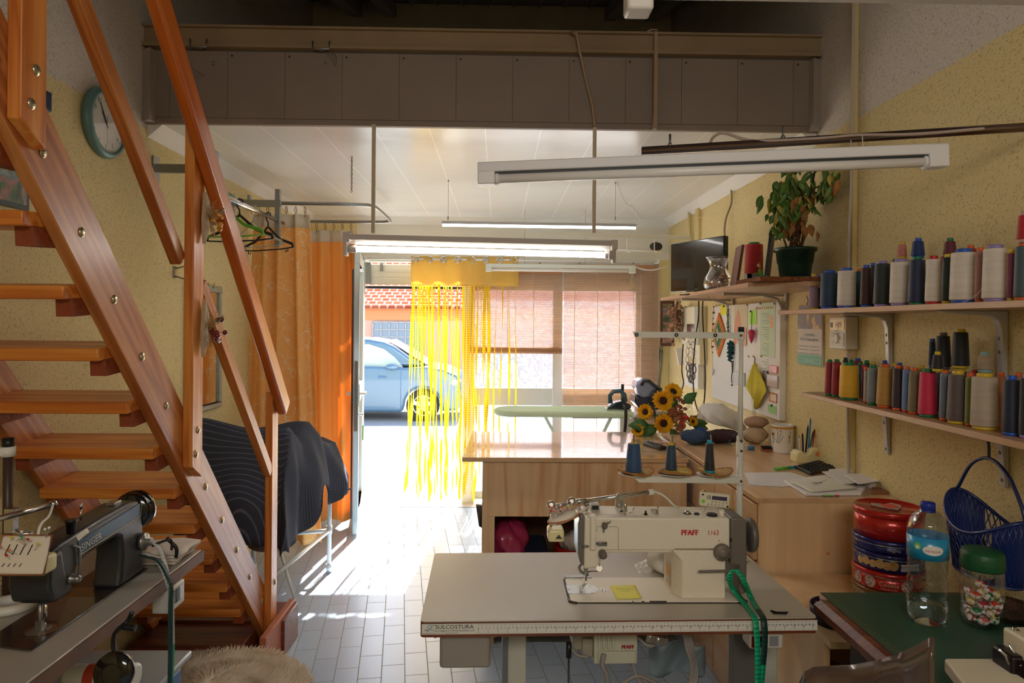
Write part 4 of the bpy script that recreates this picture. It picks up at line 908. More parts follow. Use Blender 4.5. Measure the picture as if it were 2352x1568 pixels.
dr=B(TM);dr.box(.04,.194,.025,.31,TZ-tt-.012,TZ-tt-.003);dr.box(.034,.04,.03,.3,TZ-tt-.016,TZ-tt);dr.box(.194,.2,.03,.3,TZ-tt-.016,TZ-tt);dr.build('drawer_rim',mat((176,172,166),.4),drw)
# motor control box
CREAM=mat((196,194,172),.5)
mb=B(TM);mb.box(.475,.597,.10,.24,TZ-tt-.126,TZ-tt);mo=mb.build('motor_box',CREAM,ct,bev=.003)
mb=B(TM);mb.box(.485,.59,.092,.10,TZ-tt-.122,TZ-tt-.088)
for k in range(4):mb.box(.485+k*.013,.492+k*.013,.094,.10,TZ-tt-.082,TZ-tt-.03)
mb.build('motor_cover',CREAM,mo,bev=.002)
q=B()
for k in range(4):q.text('PFAFF',TM@Matrix(((1,0,0,.568+.0004*k),(0,0,-1,.0935),(0,1,0,TZ-tt-.080),(0,0,0,1))),.0145,.0004+.0002*k,sx=.95);q.build('motor_lettering',mat((180,20,30),.5),mo)
mb=B(TM);mb.box(.42,.475,.13,.22,TZ-tt-.10,TZ-tt);mb.box(.445,.475,.12,.16,TZ-tt-.115,TZ-tt-.065);mb.cyl((.425,.12,TZ-tt-.03),(.43,.12,TZ-tt-.03),.006);mb.box(.42,.50,.095,.11,TZ-tt-.006,TZ-tt);mb.build('motor_mount',mat((160,152,132),.5),mo,bev=.003)
mb=B(TM);mb.tube([(.405,.11,TZ-tt-.07),(.405,.11,TZ-tt-.11)],.008,10);mb.tube([(.405,.11,TZ-tt-.11),(.406,.11,.3)],.003,6);mb.build('treadle_rod',BLACK,ct)
cabs=B(TM);rn=random.Random(4);z0=TZ-tt-.03
for k in range(4):
    o_=k*.006;cabs.cord([(.72+o_,.10,z0+.03),(.735+o_,.10,z0-.05),(.75+o_,.10+o_,z0-.10),(.745+o_,.10,z0-.15),(.71,.10-o_,z0-.185-o_),(.65,.10,z0-.175-o_),(.60,.10,z0-.14),(.585,.11,z0-.09),(.58,.12,z0-.04-o_)],.0042,6)
cabs.cord([(.60,.12,z0-.03),(.63,.11,z0-.05),(.66,.12,z0-.045),(.69,.13,z0-.02),(.70,.14,z0+.03)],.006,6)
cabs.cord([(.50,.085,z0-.06),(.495,.08,z0-.09),(.51,.085,z0-.13),(.53,.10,z0-.3)],.007,8);cabs.cord([(.415,.115,z0-.06),(.43,.11,z0-.075),(.46,.11,z0-.08)],.004,6)
cabs.cord([(.53,.1,z0-.2),(.56,.1,z0-.15),(.60,.1,z0-.13),(.66,.11,z0-.16)],.0055,6)
cabs.build('motor_cables',mat((150,142,136),.5),ct);z0=TZ-tt-.042
bq=B(TM);bq.bar((.62,.10,z0-.008),(.68,.10,z0-.022),.02,.022);bq.cyl((.632,.085,z0-.01),(.632,.092,z0-.01),.006);bq.cyl((.655,.085,z0-.016),(.655,.092,z0-.016),.006);bq.build('metal_bracket',CHROME,ct,bev=.001)
z0=TZ-tt
swb=B(TM);swb.box(.885,.978,.02,.08,z0-.052,z0-.002);swo=swb.build('switch_box',mat((214,202,184),.4),ct,bev=.006)
swb=B(TM);swb.box(.911,.931,.0175,.021,z0-.045,z0-.016);swb.build('on_button',BLACK,swo);q=B();q.text('ON',TM@Matrix(((1,0,0,.921),(0,0,-1,.017),(0,1,0,z0-.034),(0,0,0,1))),.009,.0004);q.build('switch_lettering',WHITE,swo)
swb=B(TM);swb.box(.889,.899,.0175,.021,z0-.045,z0-.016);swb.build('off_button',mat((150,20,24),.4),swo)
swb=B(TM);swb.box(.938,.962,.0178,.020,z0-.042,z0-.016);swb.build('switch_sticker',mat((140,140,145),.4),swo)
# things under the table
g=B();g.grid(lambda i,j:P(1490+130*i,1478+70*j+8*math.sin(i*9),y=2.32+.02*math.sin(i*11+j*4)),16,8);tag(g.build('hanging_rag',cloth('rag_cloth',(150,168,178),.1),solid=.002),'grey-blue cloth scrap hung under the beige sewing table','cloth')

# ---------------------------------------------------------------- the cream industrial machine
FY=1.93   # front plane of the arm
def Q(u,v,y=FY):return P(u,v,y=y)
def pl(pts,y=FY):return[Q(u,v,y)for u,v in pts]
BG=mat((240,231,213),.42,var=(260,(231,220,200)),coat=.12);DG=mat((112,104,96),.45)
pm=thing('sewing_machine','cream industrial sewing machine with digital panel on the beige table','sewing machine',(.45,1.98,TZ))
bx=[P(1300,1330,z=TZ),P(1700,1330,z=TZ)]
# bed plate, flush in the table with dark gap round it
fr_,bk_=P(1300,1384,z=TZ).y,P(1300,1328,z=TZ).y;xl_,xr_=P(1305,1360,z=TZ).x,P(1690,1360,z=TZ).x
g=B();g.prism([(x,y,TZ+.0005)for x,y in rounded(xl_-.006,xr_+.008,fr_-.006,bk_+.004,.022)],(0,0,.0008));g.build('bed_gap',mat((40,24,18),.6),pm)
g=B();g.prism([(x,y,TZ+.0006)for x,y in rounded(xl_,xr_,fr_,bk_,.018)],(0,0,.003));g.build('bed',BG,pm,bev=.0012)
for(x,w_)in((xl_-.004,.03),(xr_-.02,.03)):g=B();g.tube([(x,fr_+.02,TZ+.0015),(x+.002,fr_+.002,TZ+.0015),(x+.02,fr_-.007,TZ+.0015)]if x<.3 else[(x+.028,fr_+.01,TZ+.0015),(x+.022,fr_-.004,TZ+.0015),(x,fr_-.007,TZ+.0015)],.004,6);g.build('rubber_corner',mat((60,34,26),.35),pm)
g=B();x=P(1500,1384,z=TZ).x;
for k,(u,w_)in enumerate(((1452,3),(1474,6),(1492,40))):p=P(u,1384,z=TZ);g.box(p.x,p.x+w_*.0012,fr_-.002,fr_+.0018+(.001 if w_>30 else 0),TZ+.003,TZ+.0046)
g.build('worn_paint',mat((40,34,32),.6),pm)
# needle plates on the bed
zb=TZ+.0037;c=P(1350,1352,z=zb);y0,y1=P(1300,1363,z=zb).y,P(1300,1343,z=zb).y
xa_=P(1302,1353,z=zb).x;xm_=P(1342,1353,z=zb).x;xe_=P(1374,1353,z=zb).x
g=B();g.box(xa_,xm_,y0,y1,zb,zb+.0012);g.build('slide_plate',mat((205,210,214),.25,.6),pm,bev=.0003)
g=B();yc_,ry,rx=(y0+y1)/2,(y1-y0)/2,xe_-xm_-.01
g.prism([(xm_+.0005,y0,zb),(xm_+.01,y0,zb)]+[(xm_+.01+math.cos(a)*rx,yc_+math.sin(a)*ry,zb)for a in[(-.5+k/12)*PI for k in range(13)]]+[(xm_+.0005,y1,zb)],(0,0,.0013));g.build('needle_plate',mat((222,224,226),.22,.7),pm)
g=B();g.lathe([(.0105,0),(.0105,.0012)],P(1387,1356,z=zb),n=24);cp=g.build('bobbin_cover',mat((226,226,226),.25,.7),pm)
g=B()
for k in range(4):a=k*PI/2+.5;c=P(1387,1356,z=zb);g.lathe([(.002,0),(.002,.0003)],c+V((math.cos(a)*.006,math.sin(a)*.006,.0013)),n=8)
for(u,v,r)in((1306,1353,.0026),(1330,1350,.0009),(1330,1357,.0009),(1355,1346,.0016),(1360,1361,.0018)):g.lathe([(r,0),(r,.0003)],P(u,v,z=zb+.0013)+V((0,0,.0001)),n=10)
g.build('screw_holes',BLACK,pm)
# arm: silhouette extruded through its thickness
AD=.125
arm=[(1334,1184),(1345,1176),(1350,1184),(1678,1189),(1678,1258),(1560,1262),(1550,1262),(1538,1272),(1395,1272),(1382,1282),(1372,1302),(1366,1306),(1340,1308),(1333,1298),(1329,1270),(1329,1200)]
arm=[(1343,1187),(1677,1190),(1677,1262),(1552,1262),(1540,1270),(1398,1270),(1384,1278),(1373,1304),(1341,1307)]
B().prism(pl(arm),(0,AD,0)).build('arm',BG,pm,bev=.006,seg=3)
yb=FY+.035;xL=Q(1543,1320,yb).x;zf=TZ+.003;xr=Q(1677,0).x;x1=Q(1578,0).x;x2=Q(1556,0).x;z1=Q(0,1287).z;z2=Q(0,1261).z
lv_=[[(x1,FY,zf),(xr,FY,zf),(xr,FY+.13,zf),(xL,FY+.13,zf),(xL,yb,zf)],[(x1,FY,z1),(xr,FY,z1),(xr,FY+.13,z1),(xL,FY+.13,z1),(xL,yb,z1+.005)],[(x2,FY+.001,z2),(xr,FY+.001,z2),(xr,FY+.13,z2),(x2-.01,FY+.13,z2),(x2-.01,yb,z2)]]
g=B();g.add([p for l in lv_ for p in l],[(0,4,3,2,1),(10,11,12,13,14)]+[(r*5+k,r*5+(k+1)%5,r*5+5+(k+1)%5,r*5+5+k)for r in(0,1)for k in range(5)])
g.build('column',BG,pm,bev=.003)
g=B();g.add([V((xL-.0008,yb+.008,zf+.012)),V((xL-.0008,yb+.07,zf+.012)),V((xL-.0008,yb+.07,zf+.085)),V((xL-.0008,yb+.008,zf+.085))],[(0,3,2,1)])
g.k=1;g.add([V((xL-.0012,yb+.012,zf+.04)),V((xL-.0012,yb+.06,zf+.04)),V((xL-.0012,yb+.06,zf+.075)),V((xL-.0012,yb+.012,zf+.075))],[(0,3,2,1)])
g.add([V((xL-.0012,yb+.012,zf+.016)),V((xL-.0012,yb+.03,zf+.016)),V((xL-.0012,yb+.03,zf+.034)),V((xL-.0012,yb+.012,zf+.034))],[(0,3,2,1)]);g.build('warning_sticker',[mat((190,190,180),.4),mat((214,150,40),.4)],pm)
# head: steel face plate and dark rim on the left end
B().prism(pl([(1336,1186),(1346,1190),(1342,1300),(1334,1296),(1329,1276),(1329,1200)],FY+.004),(0,AD-.01,0)).build('end_cover',DG,pm,bev=.003)
B().prism(pl([(1331,1190),(1335,1188),(1332,1292),(1327,1270),(1327,1202)],FY+.012),(0,AD-.03,0)).build('face_plate',mat((180,196,196),.3,.6),pm,bev=.002)
B().prism(pl([(1357,1184),(1369,1182),(1369,1264),(1356,1263)],FY-.012),(0,.02,0)).build('take_up_cover',BG,pm,bev=.003)
g=B();g.tube(pl([(1371,1221),(1371,1209),(1415,1209),(1420,1213),(1420,1262)],FY-.0008),.0008,5);g.tube(pl([(1380,1262),(1540,1262),(1676,1262)],FY-.0005),.0008,5);g.build('panel_groove',mat((186,172,146),.5),pm)
def dial(u,v,r,h,name,m,y=FY,n=24,grip=0):
    T_=Matrix.Translation(Q(u,v,y))@Matrix.Rotation(PI/2,4,'X');q=B(T_)
    q.lathe([(r*1.0,0),(r,h*.6),(r*.9,h*.75),(r*.55,h*.8),(r*.5,h),(r*.2,h)],n=n)
    if grip:
        for k in range(grip):a=2*PI*k/grip;q.bar((math.cos(a)*r,math.sin(a)*r,.002),(math.cos(a)*r,math.sin(a)*r,h*.6),.003,.003,(1,0,.1))
    return q.build(name,m,pm)
dial(1657,1266,.0225,.022,'stitch_dial',mat((128,118,106),.45,.2),grip=20)
dial(1383,1270,.0115,.03,'tension_dial',DG);dial(1388,1205,.008,.02,'thread_tension',DG)
g=B();g.lathe([(.0075,0),(.008,.012),(.004,.014)],Q(1389,1203,FY-.018)+V((0,0,-.01)))if 0 else None
g.tube(pl([(1395,1202),(1402,1196)],FY-.012),.0028,7);g.box(Q(1384,1212).x,Q(1388,1212).x,FY-.004,FY,Q(1384,1222).z,Q(1384,1210).z);g.tube(pl([(1366,1248),(1380,1246),(1394,1247)],FY-.008),.003,7);g.tube(pl([(1338,1254),(1352,1254)],FY-.014),.003,7);g.box(Q(1372,1240).x,Q(1394,1240).x,FY-.003,FY,Q(1372,1253).z,Q(1372,1245).z);g.build('thread_guide',STEEL,pm)
g=B();g.cyl(Q(1377,1287,FY+.0),Q(1377,1300,FY+.0),.0018,n=8);g.cyl(Q(1376.5,1305,FY-.002),Q(1376.5,1305,FY+.004),.0085,n=20);g.build('knee_release',mat((196,184,170),.35,.5),pm)
g=B();y_=FY+.06
g.box(Q(1341,1300,y_).x,Q(1350,1300,y_).x,y_-.006,y_+.006,Q(1340,1315,y_).z,Q(1340,1300,y_).z);g.cyl(Q(1346,1312,y_),Q(1346,1332,y_),.003,n=10);g.cyl(Q(1350,1310,y_),Q(1350,1322,y_),.0025,n=10);g.build('presser_bar',STEEL,pm)
g=B();g.box(Q(1341,0,y_).x,Q(1349,0,y_).x,y_-.016,y_+.008,TZ+.009,TZ+.013);g.tube([Q(1346,1325,y_),Q(1345,1340,y_),V((Q(1345,0,y_).x,y_-.01,TZ+.012))],.003,7);g.box(Q(1339,0,y_).x,Q(1347,0,y_).x,y_-.02,y_-.012,TZ+.008,TZ+.022);g.build('presser_foot',CHROME,pm)
g=B();g.cyl(V((Q(1349,0,y_).x,y_,TZ+.045)),V((Q(1349,0,y_).x,y_,TZ+.006)),.0007,n=6);g.build('needle',CHROME,pm)
g=B();g.tube([Q(1349,1313,y_),Q(1362,1311,y_-.01),Q(1372,1312,y_-.01),Q(1384,1309,y_-.01)],.002,6);g.tube([Q(1334,1296,y_),Q(1330,1303,y_),Q(1334,1312,y_),Q(1342,1317,y_)],.004,7);g.k=0;B().box(Q(1308,0,2.09).x,Q(1370,0,2.09).x,2.085,2.105,TZ+.001,TZ+.006).build('hinge_plate',STEEL,pm);g.build('finger_guard',mat((150,146,140),.35,.6),pm)
# grey belt cover and hand wheel at the right end
B().prism(pl([(1678,1191),(1690,1188),(1702,1188),(1716,1196),(1716,1362),(1702,1364),(1698,1362),(1698,1300),(1678,1298)],FY+.005),(0,AD+.01,0)).build('belt_cover',DG,pm,bev=.006,seg=3)
g=B(Matrix.Translation(Q(1716,1228,FY+.065))@Matrix.Rotation(PI/2,4,'Y'));g.lathe([(.02,-.002),(.047,0),(.05,.004),(.05,.012),(.046,.018),(.02,.02)],n=36);g.build('hand_wheel',mat((104,98,92),.4),pm)
g=B();g.prism([V((Q(1683,0).x,FY+.0045,Q(0,1242).z)),V((Q(1692,0).x,FY+.0045,Q(0,1242).z)),V((Q(1692,0).x,FY+.0045,Q(0,1234).z)),V((Q(1683,0).x,FY+.0045,Q(0,1234).z))],(0,-.001,0));g.build('belt_cover_slot',BLACK,pm)
g=B();g.bar(Q(1605,1312,FY-.018),Q(1685,1310,FY-.018),.007,.006);g.bar(Q(1682,1310,FY-.018),Q(1682,1310,FY+.02),.006,.006);g.build('reverse_lever',DG,pm,bev=.0015)
q=B();Mf=lambda u,v:Matrix(((1,0,0,Q(u,v).x),(0,0,-1,FY-.0006),(0,1,0,Q(u,v).z),(0,0,0,1)))
for k in range(5):q.text('PFAFF',Mf(1583.4+.35*k,1228.5+.15*(k%2)),.0222,.0003+.00012*k,sx=.86)
q.text('1163',Mf(1638,1228),.0195,.0004,sx=.86);q.cyl(Q(1652,1241,FY-.001),Q(1652,1241,FY),.0016);q.build('lettering',mat((196,14,40),.5),pm)
# fittings on top of the arm
zt1=Q(1500,1190).z
def top(u,v,dz=0):p=P(u,v,z=zt1+dz);return p
g=B();g.cyl(top(1436,1184),top(1436,1184)+V((0,0,.045)),.0022,n=8);g.box(top(1436,0).x if 0 else top(1433,1184).x,top(1440,1184).x,top(1436,1184).y-.004,top(1436,1184).y+.004,zt1+.012,zt1+.028);g.tube([top(1442,1180),top(1452,1180)+V((0,0,.006)),top(1456,1180)+V((0,0,.018))],.002,6);g.build('top_thread_guide',CHROME,pm)
g=B();g.cyl(top(1511,1182),top(1511,1182)+V((0,0,.024)),.002,n=8);g.box(top(1495,1180).x,top(1512,1180).x,top(1500,1180).y-.004,top(1500,1180).y+.004,zt1+.004,zt1+.014);g.build('thread_post',CHROME,pm)
g=B();g.lathe([(.016,.0),(.016,.002),(.013,.003)],top(1482,1183),n=20);g.k=1;g.lathe([(.005,0),(.005,.006),(.0025,.006),(.0025,.013)],top(1483,1183,.002),n=12);g.build('winder_spindle',[mat((222,206,166),.5),BLACK],pm)
for(u,v,r,h)in((1578,1180,.012,.004),(1600,1182,.008,.006),(1635,1184,.016,.007),(1378,1181,.008,.001),(1350,1180,.006,.001)):B().lathe([(r,0),(r,h*.7),(r*.8,h)],top(u,v),n=18).build('oil_cap',BLACK,pm)
g=B();g.tube([top(1612,1180),top(1618,1178)+V((0,0,.008)),top(1622,1174)+V((0,0,.02)),top(1628,1172)+V((0,0,.012))],.0012,5);g.lathe([(.01,0),(.009,.006),(.004,.01)],top(1578,1180),n=16);g.build('oil_sight_clip',CHROME,pm)
g=B();g.box(top(1352,1188).x,top(1364,1188).x,FY-.0125,FY+.004,zt1+.0055,zt1+.0075);g.build('white_tag',WHITE,pm)
# control panel
cp_=B();c=Q(1641,1148,FY+.03);Mp=Matrix.Translation(c)@Matrix.Rotation(math.radians(-4.5),4,'Y')if 0 else Matrix.Translation(c)@Matrix.Rotation(math.radians(5.5),4,'Y')
cp_=B(Mp);cp_.box(-.043,.043,-.006,.010,-.0195,.0195);pn=cp_.build('control_panel',mat((222,214,190),.4),pm,bev=.003)
cp_=B(Mp);cp_.box(-.010,.034,-.0068,-.006,.002,.013);cp_.build('display',mat((60,54,84),.15,coat=.6),pn)
cp_=B(Mp)
for k in range(5):cp_.cyl((-.008+k*.0105,-.0068,-.004),(-.008+k*.0105,-.0060,-.004),.0043,n=14);
for k in range(5):cp_.cyl((-.019+k*.0105,-.0068,-.0125),(-.019+k*.0105,-.0060,-.0125),.0043,n=14)
cp_.build('keys',mat((206,198,176),.4),pn)
cp_=B(Mp)
for x,z in((-.037,.014),(.037,-.014)):cp_.cyl((x,-.0075,z),(x,-.006,z),.003,n=10)
for k in range(4):
    cp_.box(-.0175,-.0145,-.0068,-.006,.011-k*.003,.013-k*.003);cp_.box(-.026,-.019,-.0066,-.006,.0115-k*.003,.0125-k*.003)
for k in range(10):
    x=(-.008+k*.0105)if k<5 else(-.019+(k-5)*.0105);z=-.004 if k<5 else-.0125;cp_.text('PRBLK8AUVX'[k],Mp@Matrix(((1,0,0,x),(0,0,-1,-.0070),(0,1,0,z-.002),(0,0,0,1))),.006,0)if 0 else None
    q_='PRILK0OAVY'[k];M_=Matrix(((1,0,0,x),(0,0,-1,-.0070),(0,1,0,z-.002),(0,0,0,1)));vs,fs=glyphs(q_,'CENTER');cp_.add([M_@V((p[0]*.0055,p[1]*.0055,0))for p in vs],fs)
cp_.build('panel_markings',BLACK,pn)
cp_=B(Mp);cp_.cyl((-.034,-.0072,-.005),(-.034,-.006,-.005),.005,n=16);cp_.build('start_key',mat((120,200,60),.4),pn)
g=B();g.cyl(Q(1657,1170,FY+.03),Q(1657,1188,FY+.03),.008,n=14);g.build('panel_stem',BG,pm);g=B();g.cyl(Q(1668,1166,FY+.03),Q(1682,1168,FY+.03),.003,n=10);g.sph(Q(1682,1168,FY+.03),.005);g.build('panel_knob',BRASS,pm)

# ---------------------------------------------------------------- lamp on the machine
lp=thing('work_lamp','chrome tubular work lamp with cream head clipped over the industrial machine','lamp',(.35,2.0,zt1))
ly=2.0
def L_(u,v,y=ly):return P(u,v,y=y)
g=B();g.tube([L_(1328,1152),L_(1492,1130)],.0062,14);g.tube([L_(1316,1153),L_(1345,1149)],.0078,14);g.tube([L_(1300,1159),L_(1316,1154)],.004,10);g.tube([L_(1275,1160),L_(1300,1158)],.0048,10);g.build('arm',CHROME,lp)
for(u,v,r)in((1266,1159,.0125),(1313,1151,.0125)):g=B();g.sph(L_(u,v),r,(1,.7,1),18,12);g.cyl(L_(u,v,ly-.012),L_(u,v,ly-.006),.006,n=12);g.build('joint_knob',CHROME,lp)
g=B();g.tube([L_(1490,1130.5),L_(1502,1129)],.0085,14);g.build('end_cap',mat((226,222,206),.4),lp)
g=B();g.cord([L_(1502,1129),L_(1518,1134),L_(1534,1146),L_(1548,1160),L_(1562,1168,2.05)],.0032,8);g.build('cord',mat((222,220,206),.4),lp)
g=B();T_=L_(1423,1150,ly-.012);hx_=.0105
g.prism([V((T_.x+a,ly-.012,T_.z+b))for a,b in[(-.011,.012),(-.008,.020),(0,.023),(.008,.020),(.011,.012),(.012,-.025),(.004,-.038),(-.004,-.036),(-.012,-.022)]],(0,.006,0));g.cyl((T_.x,ly-.02,T_.z-.018),(T_.x,ly-.012,T_.z-.018),.007,n=14);g.box(T_.x+.002,T_.x+.012,ly-.012,ly+.01,T_.z-.046,T_.z-.028);g.cyl((T_.x+.005,ly,T_.z-.048),(T_.x+.005,ly,zt1+.004),.005,n=10);g.build('clamp',CHROME,lp)
g=B();a=L_(1276,1224);g.box(a.x-.024,a.x+.023,ly-.03,ly+.03,a.z-.018,a.z+.018);hd=g.build('lamp_head',mat((236,222,170),.35,coat=.3),lp,bev=.007,seg=3)
g=B();g.box(a.x-.004,a.x+.018,ly-.0312,ly-.030,a.z-.008,a.z-.0065);g.box(a.x+.0,a.x+.014,ly-.0312,ly-.03,a.z-.005,a.z-.001);g.box(a.x+.005,a.x+.009,ly-.0312,ly-.03,a.z-.001,a.z+.004);g.build('maker_emblem',BLACK,hd)
g=B();b_=L_(1268,1180,ly+.005);g.tube([L_(1266,1166,ly+.005),L_(1263,1195,ly+.005),L_(1266,1208,ly+.005)],.004,8);g.build('neck',CHROME,lp)
g=B();b_=L_(1367,1163);g.box(b_.x-.013,b_.x+.012,ly-.006,ly+.03,b_.z-.010,b_.z+.007);g.k=1;g.box(b_.x-.010,b_.x+.009,ly-.008,ly-.006,b_.z-.007,b_.z+.004);g.build('rocker_switch',[mat((170,162,146),.4),BLACK],lp)
g=B();g.cyl(L_(1347,1160),L_(1347,1172),.004,n=12);g.cyl(L_(1347,1155),L_(1347,1161),.0065,n=14);g.build('thumb_screw',STEEL,lp)
pc=thing('pin_cushion','white pin cushion crowded with coloured pins, tied to the chrome lamp arm','pin cushion',L_(1290,1195))
Mz=Matrix.Translation(L_(1292,1188,ly-.02))@Matrix.Rotation(math.radians(-13),4,'Y');g=B(Mz)
def pad(i,j):
    a=2*PI*i;r=1 if j<1 else 0
    return V((math.cos(a)*.044*math.sin(PI*j)**.5,math.sin(a)*.03*math.sin(PI*j)**.5,-.013*math.cos(PI*j)+(.004*math.cos(a))))
g.grid(pad,28,12);g.build('pad',mat((236,226,210),.85),pc)
g=B(Mz);g.tube([(math.cos(a)*.045,math.sin(a)*.031,-.003)for a in[2*PI*k/24 for k in range(25)]],.0022,6);g.build('piping',mat((196,128,84),.8),pc)
g=B();g.ribbon([L_(1318,1186,ly-.03),L_(1330,1178,ly-.03),L_(1342,1170,ly-.02),L_(1352,1164,ly-.01)],V((.3,.0,.9)),.012);g.build('ribbon_tie',mat((234,220,204),.85),pc,solid=.002)
g=B(Mz);g.tube([(-.043,-.022,-.012),(-.048,-.03,-.018),(-.05,-.028,-.022)],.0012,4);g.tube([(-.02,-.03,-.006),(.0,-.034,-.004),(.03,-.032,.0),(.05,-.02,.008)],.0024,6);g.build('loose_thread',mat((196,128,84),.8),pc)
rn=random.Random(21);cs=list(PINS)
CNT={};ORD='first second third fourth fifth sixth seventh eighth ninth'.split();PL=[]
for k in range(35):
    a=rn.uniform(0,2*PI);q=math.sqrt(rn.random())*.85;p0=Mz@V((math.cos(a)*.04*q,math.sin(a)*.025*q,.008));ln=rn.uniform(.016,.03)
    p1_=p0+V((rn.uniform(-.012,.012),rn.uniform(-.008,.004),ln));c_=cs[k%len(cs)]
    PL.append((p1_.x,p0,p1_,c_))
for _,p0,p1_,c_ in sorted(PL,key=lambda q:q[0]):
    CNT[c_]=CNT.get(c_,0)+1;pin(p0,p1_,c_,'%s-headed pin in the crowded cushion, %s of its colour counting away from the lamp knob'%(c_,ORD[CNT[c_]-1]),'pins in the crowded cushion')

# ---------------------------------------------------------------- thread stand behind the machine
SW_=mat((226,224,214),.35);sy=2.26
ts=thing('thread_stand','tall cream metal thread stand behind the industrial machine','thread stand',(P(1700,1180,y=sy).x,sy,TZ))
px_=P(1700,1000,y=sy).x
g=B();g.cyl((px_,sy,TZ),(px_,sy,P(0,1010,y=sy).z),.0105,n=16);g.cyl((px_,sy,P(0,1010,y=sy).z),(px_,sy,P(1700,775,y=sy).z),.0085,n=16);g.lathe([(.03,0),(.03,.006),(.014,.01)],(px_,sy,TZ+.0005),n=20);g.build('pole',SW_,ts)
g=B();z=P(1700,770,y=sy).z;xl=P(1453,768,y=sy).x;g.prism([(xl,sy-.006,z+.010),(px_+.01,sy-.006,z+.010),(px_+.01,sy-.006,z-.011),(xl+.008,sy-.006,z-.010)],(0,.012,0));g.cyl((px_,sy,z-.014),(px_,sy,z+.012),.012,n=16);g.build('eyelet_arm',SW_,ts,bev=.001)
g=B();g.cyl((px_,sy,z+.012),(px_,sy,z+.028),.0105,n=16);g.build('end_plug',BLACK,ts)
for u in(1461,1552,1641):
    x=P(u,768,y=sy).x;q=B(Matrix.Translation((x,sy-.008,z))@Matrix.Rotation(PI/2,4,'X'));q.lathe([(.0028,0),(.0062,0),(.0062,.003),(.0028,.003),(.0028,0)],n=16,cap=False);q.build('eyelet',BLACK,ts)
g=B();za=P(1700,1103,y=sy).z;g.prism([(P(1453,1105,y=sy).x,sy-.012,za+.0125),(px_+.01,sy-.012,za+.013),(px_+.01,sy-.012,za-.009),(P(1466,1105,y=sy).x,sy-.012,za-.006)],(0,.024,0));g.cyl((px_,sy,za-.014),(px_,sy,za+.018),.0135,n=18);g.build('spool_arm',SW_,ts,bev=.002)
g=B();zz=P(1700,1020,y=sy).z;g.box(px_-.014,px_-.008,sy-.014,sy-.004,zz-.03,zz+.03);g.cyl((px_,sy,zz-.038),(px_,sy,zz+.01),.0125,n=16);g.build('pole_joint',SW_,ts,bev=.001)
g=B()
for(z_,x_2)in((za,px_),(zz+.012,px_),(zz-.02,px_),(z,px_-.004)):g.cyl((x_2,sy-.0145,z_),(x_2,sy-.011,z_),.0042,n=12)
g.build('bolt',mat((110,80,60),.4,.7),ts)
def cone(name,label,group,base,r0_,r1_,h,c,capc,tilt_=(0,0),cap_top=.010,cap_bot=.008,n=26):
    t=thing(name,label,'thread cone',base,group);M=Matrix.Translation(base)
    if tilt_!=(0,0):M=M@Matrix.Rotation(tilt_[0],4,'Y')@Matrix.Rotation(tilt_[1],4,'X')
    m=thread_mat(c);g=B(M);e=.004;zb,ztp=cap_bot,h-cap_top
    g.lathe([(r0_*.75,zb),(r0_*.97,zb+.001),(r0_,zb+e),(r1_,ztp-e),(r1_*.96,ztp-.001),(r1_*.6,ztp)],n=n);g.build('thread',m,t)
    g=B(M);rt=max(r1_*.62,.008);g.lathe([(r0_*.86,0),(r0_*.86,zb),(r0_*.6,zb+.001),(rt*.9,ztp-.002),(rt,ztp-.001),(rt,h-.002),(rt*.9,h),(rt*.6,h),(rt*.55,h-.006)],n=n);g.build('core',mat(capc,.35),t)
    return t
_tm={}
def thread_mat(c):
    if tuple(c)in _tm:return _tm[tuple(c)]
    m,nt,b=newmat('thread_%d_%d_%d'%tuple(c));v=mapped(nt);wv=nt.nodes.new('ShaderNodeTexWave');wv.bands_direction='Z';wv.inputs['Scale'].default_value=130;wv.inputs['Distortion'].default_value=1.5;link(nt,v,wv.inputs['Vector'])
    n=nt.nodes.new('ShaderNodeTexNoise');n.inputs['Scale'].default_value=1;v2=mapped(nt,(3,3,60));link(nt,v2,n.inputs['Vector'])
    d=tuple(int(x*.94)for x in c);cc=ramp(nt,n.outputs[0],[(.35,d),(.65,c)]);link(nt,cc,b.inputs['Base Color']);b.inputs['Roughness'].default_value=.55;b.inputs['Sheen Weight'].default_value=.3
    bp=nt.nodes.new('ShaderNodeBump');bp.inputs['Strength'].default_value=.35;bp.inputs['Distance'].default_value=.001;link(nt,wv.outputs[0],bp.inputs['Height']);link(nt,bp.outputs[0],b.inputs['Normal']);_tm[tuple(c)]=m;return m
STRW=mat((232,196,128),.8,bump=(260,1.0),var=(60,(206,160,92)))
def coaster(label,c,r,wob,seed):
    t=thing('straw_coaster',label,'coaster',c,'straw coasters under the thread cones');rn_=random.Random(seed);ph=rn_.uniform(0,6)
    def fn(i,j):
        a=2*PI*i;q=j*r*(1+.05*math.sin(2*a+ph));z=wob*(j**3)*(.6+math.sin(a*2+ph))+.0035*j
        return c+V((math.cos(a)*q,math.sin(a)*q*.9,z))
    B().grid(fn,36,8).build('weave',STRW,t,solid=.003)
    g=B();g.tube([fn(k/36,1)+V((0,0,.001))for k in range(37)],.0028,6);g.build('braided_rim',mat((214,140,70),.8,bump=(300,1)),t)
    g=B()
    for k in range(9):a=ph+k*.24;g.tube([fn((a/2/PI)%1,.25)+V((0,0,.004)),fn((a/2/PI)%1,.92)+V((0,0,.004))],.0009,4)
    g.build('gold_stitching',mat((226,208,110),.5),t)
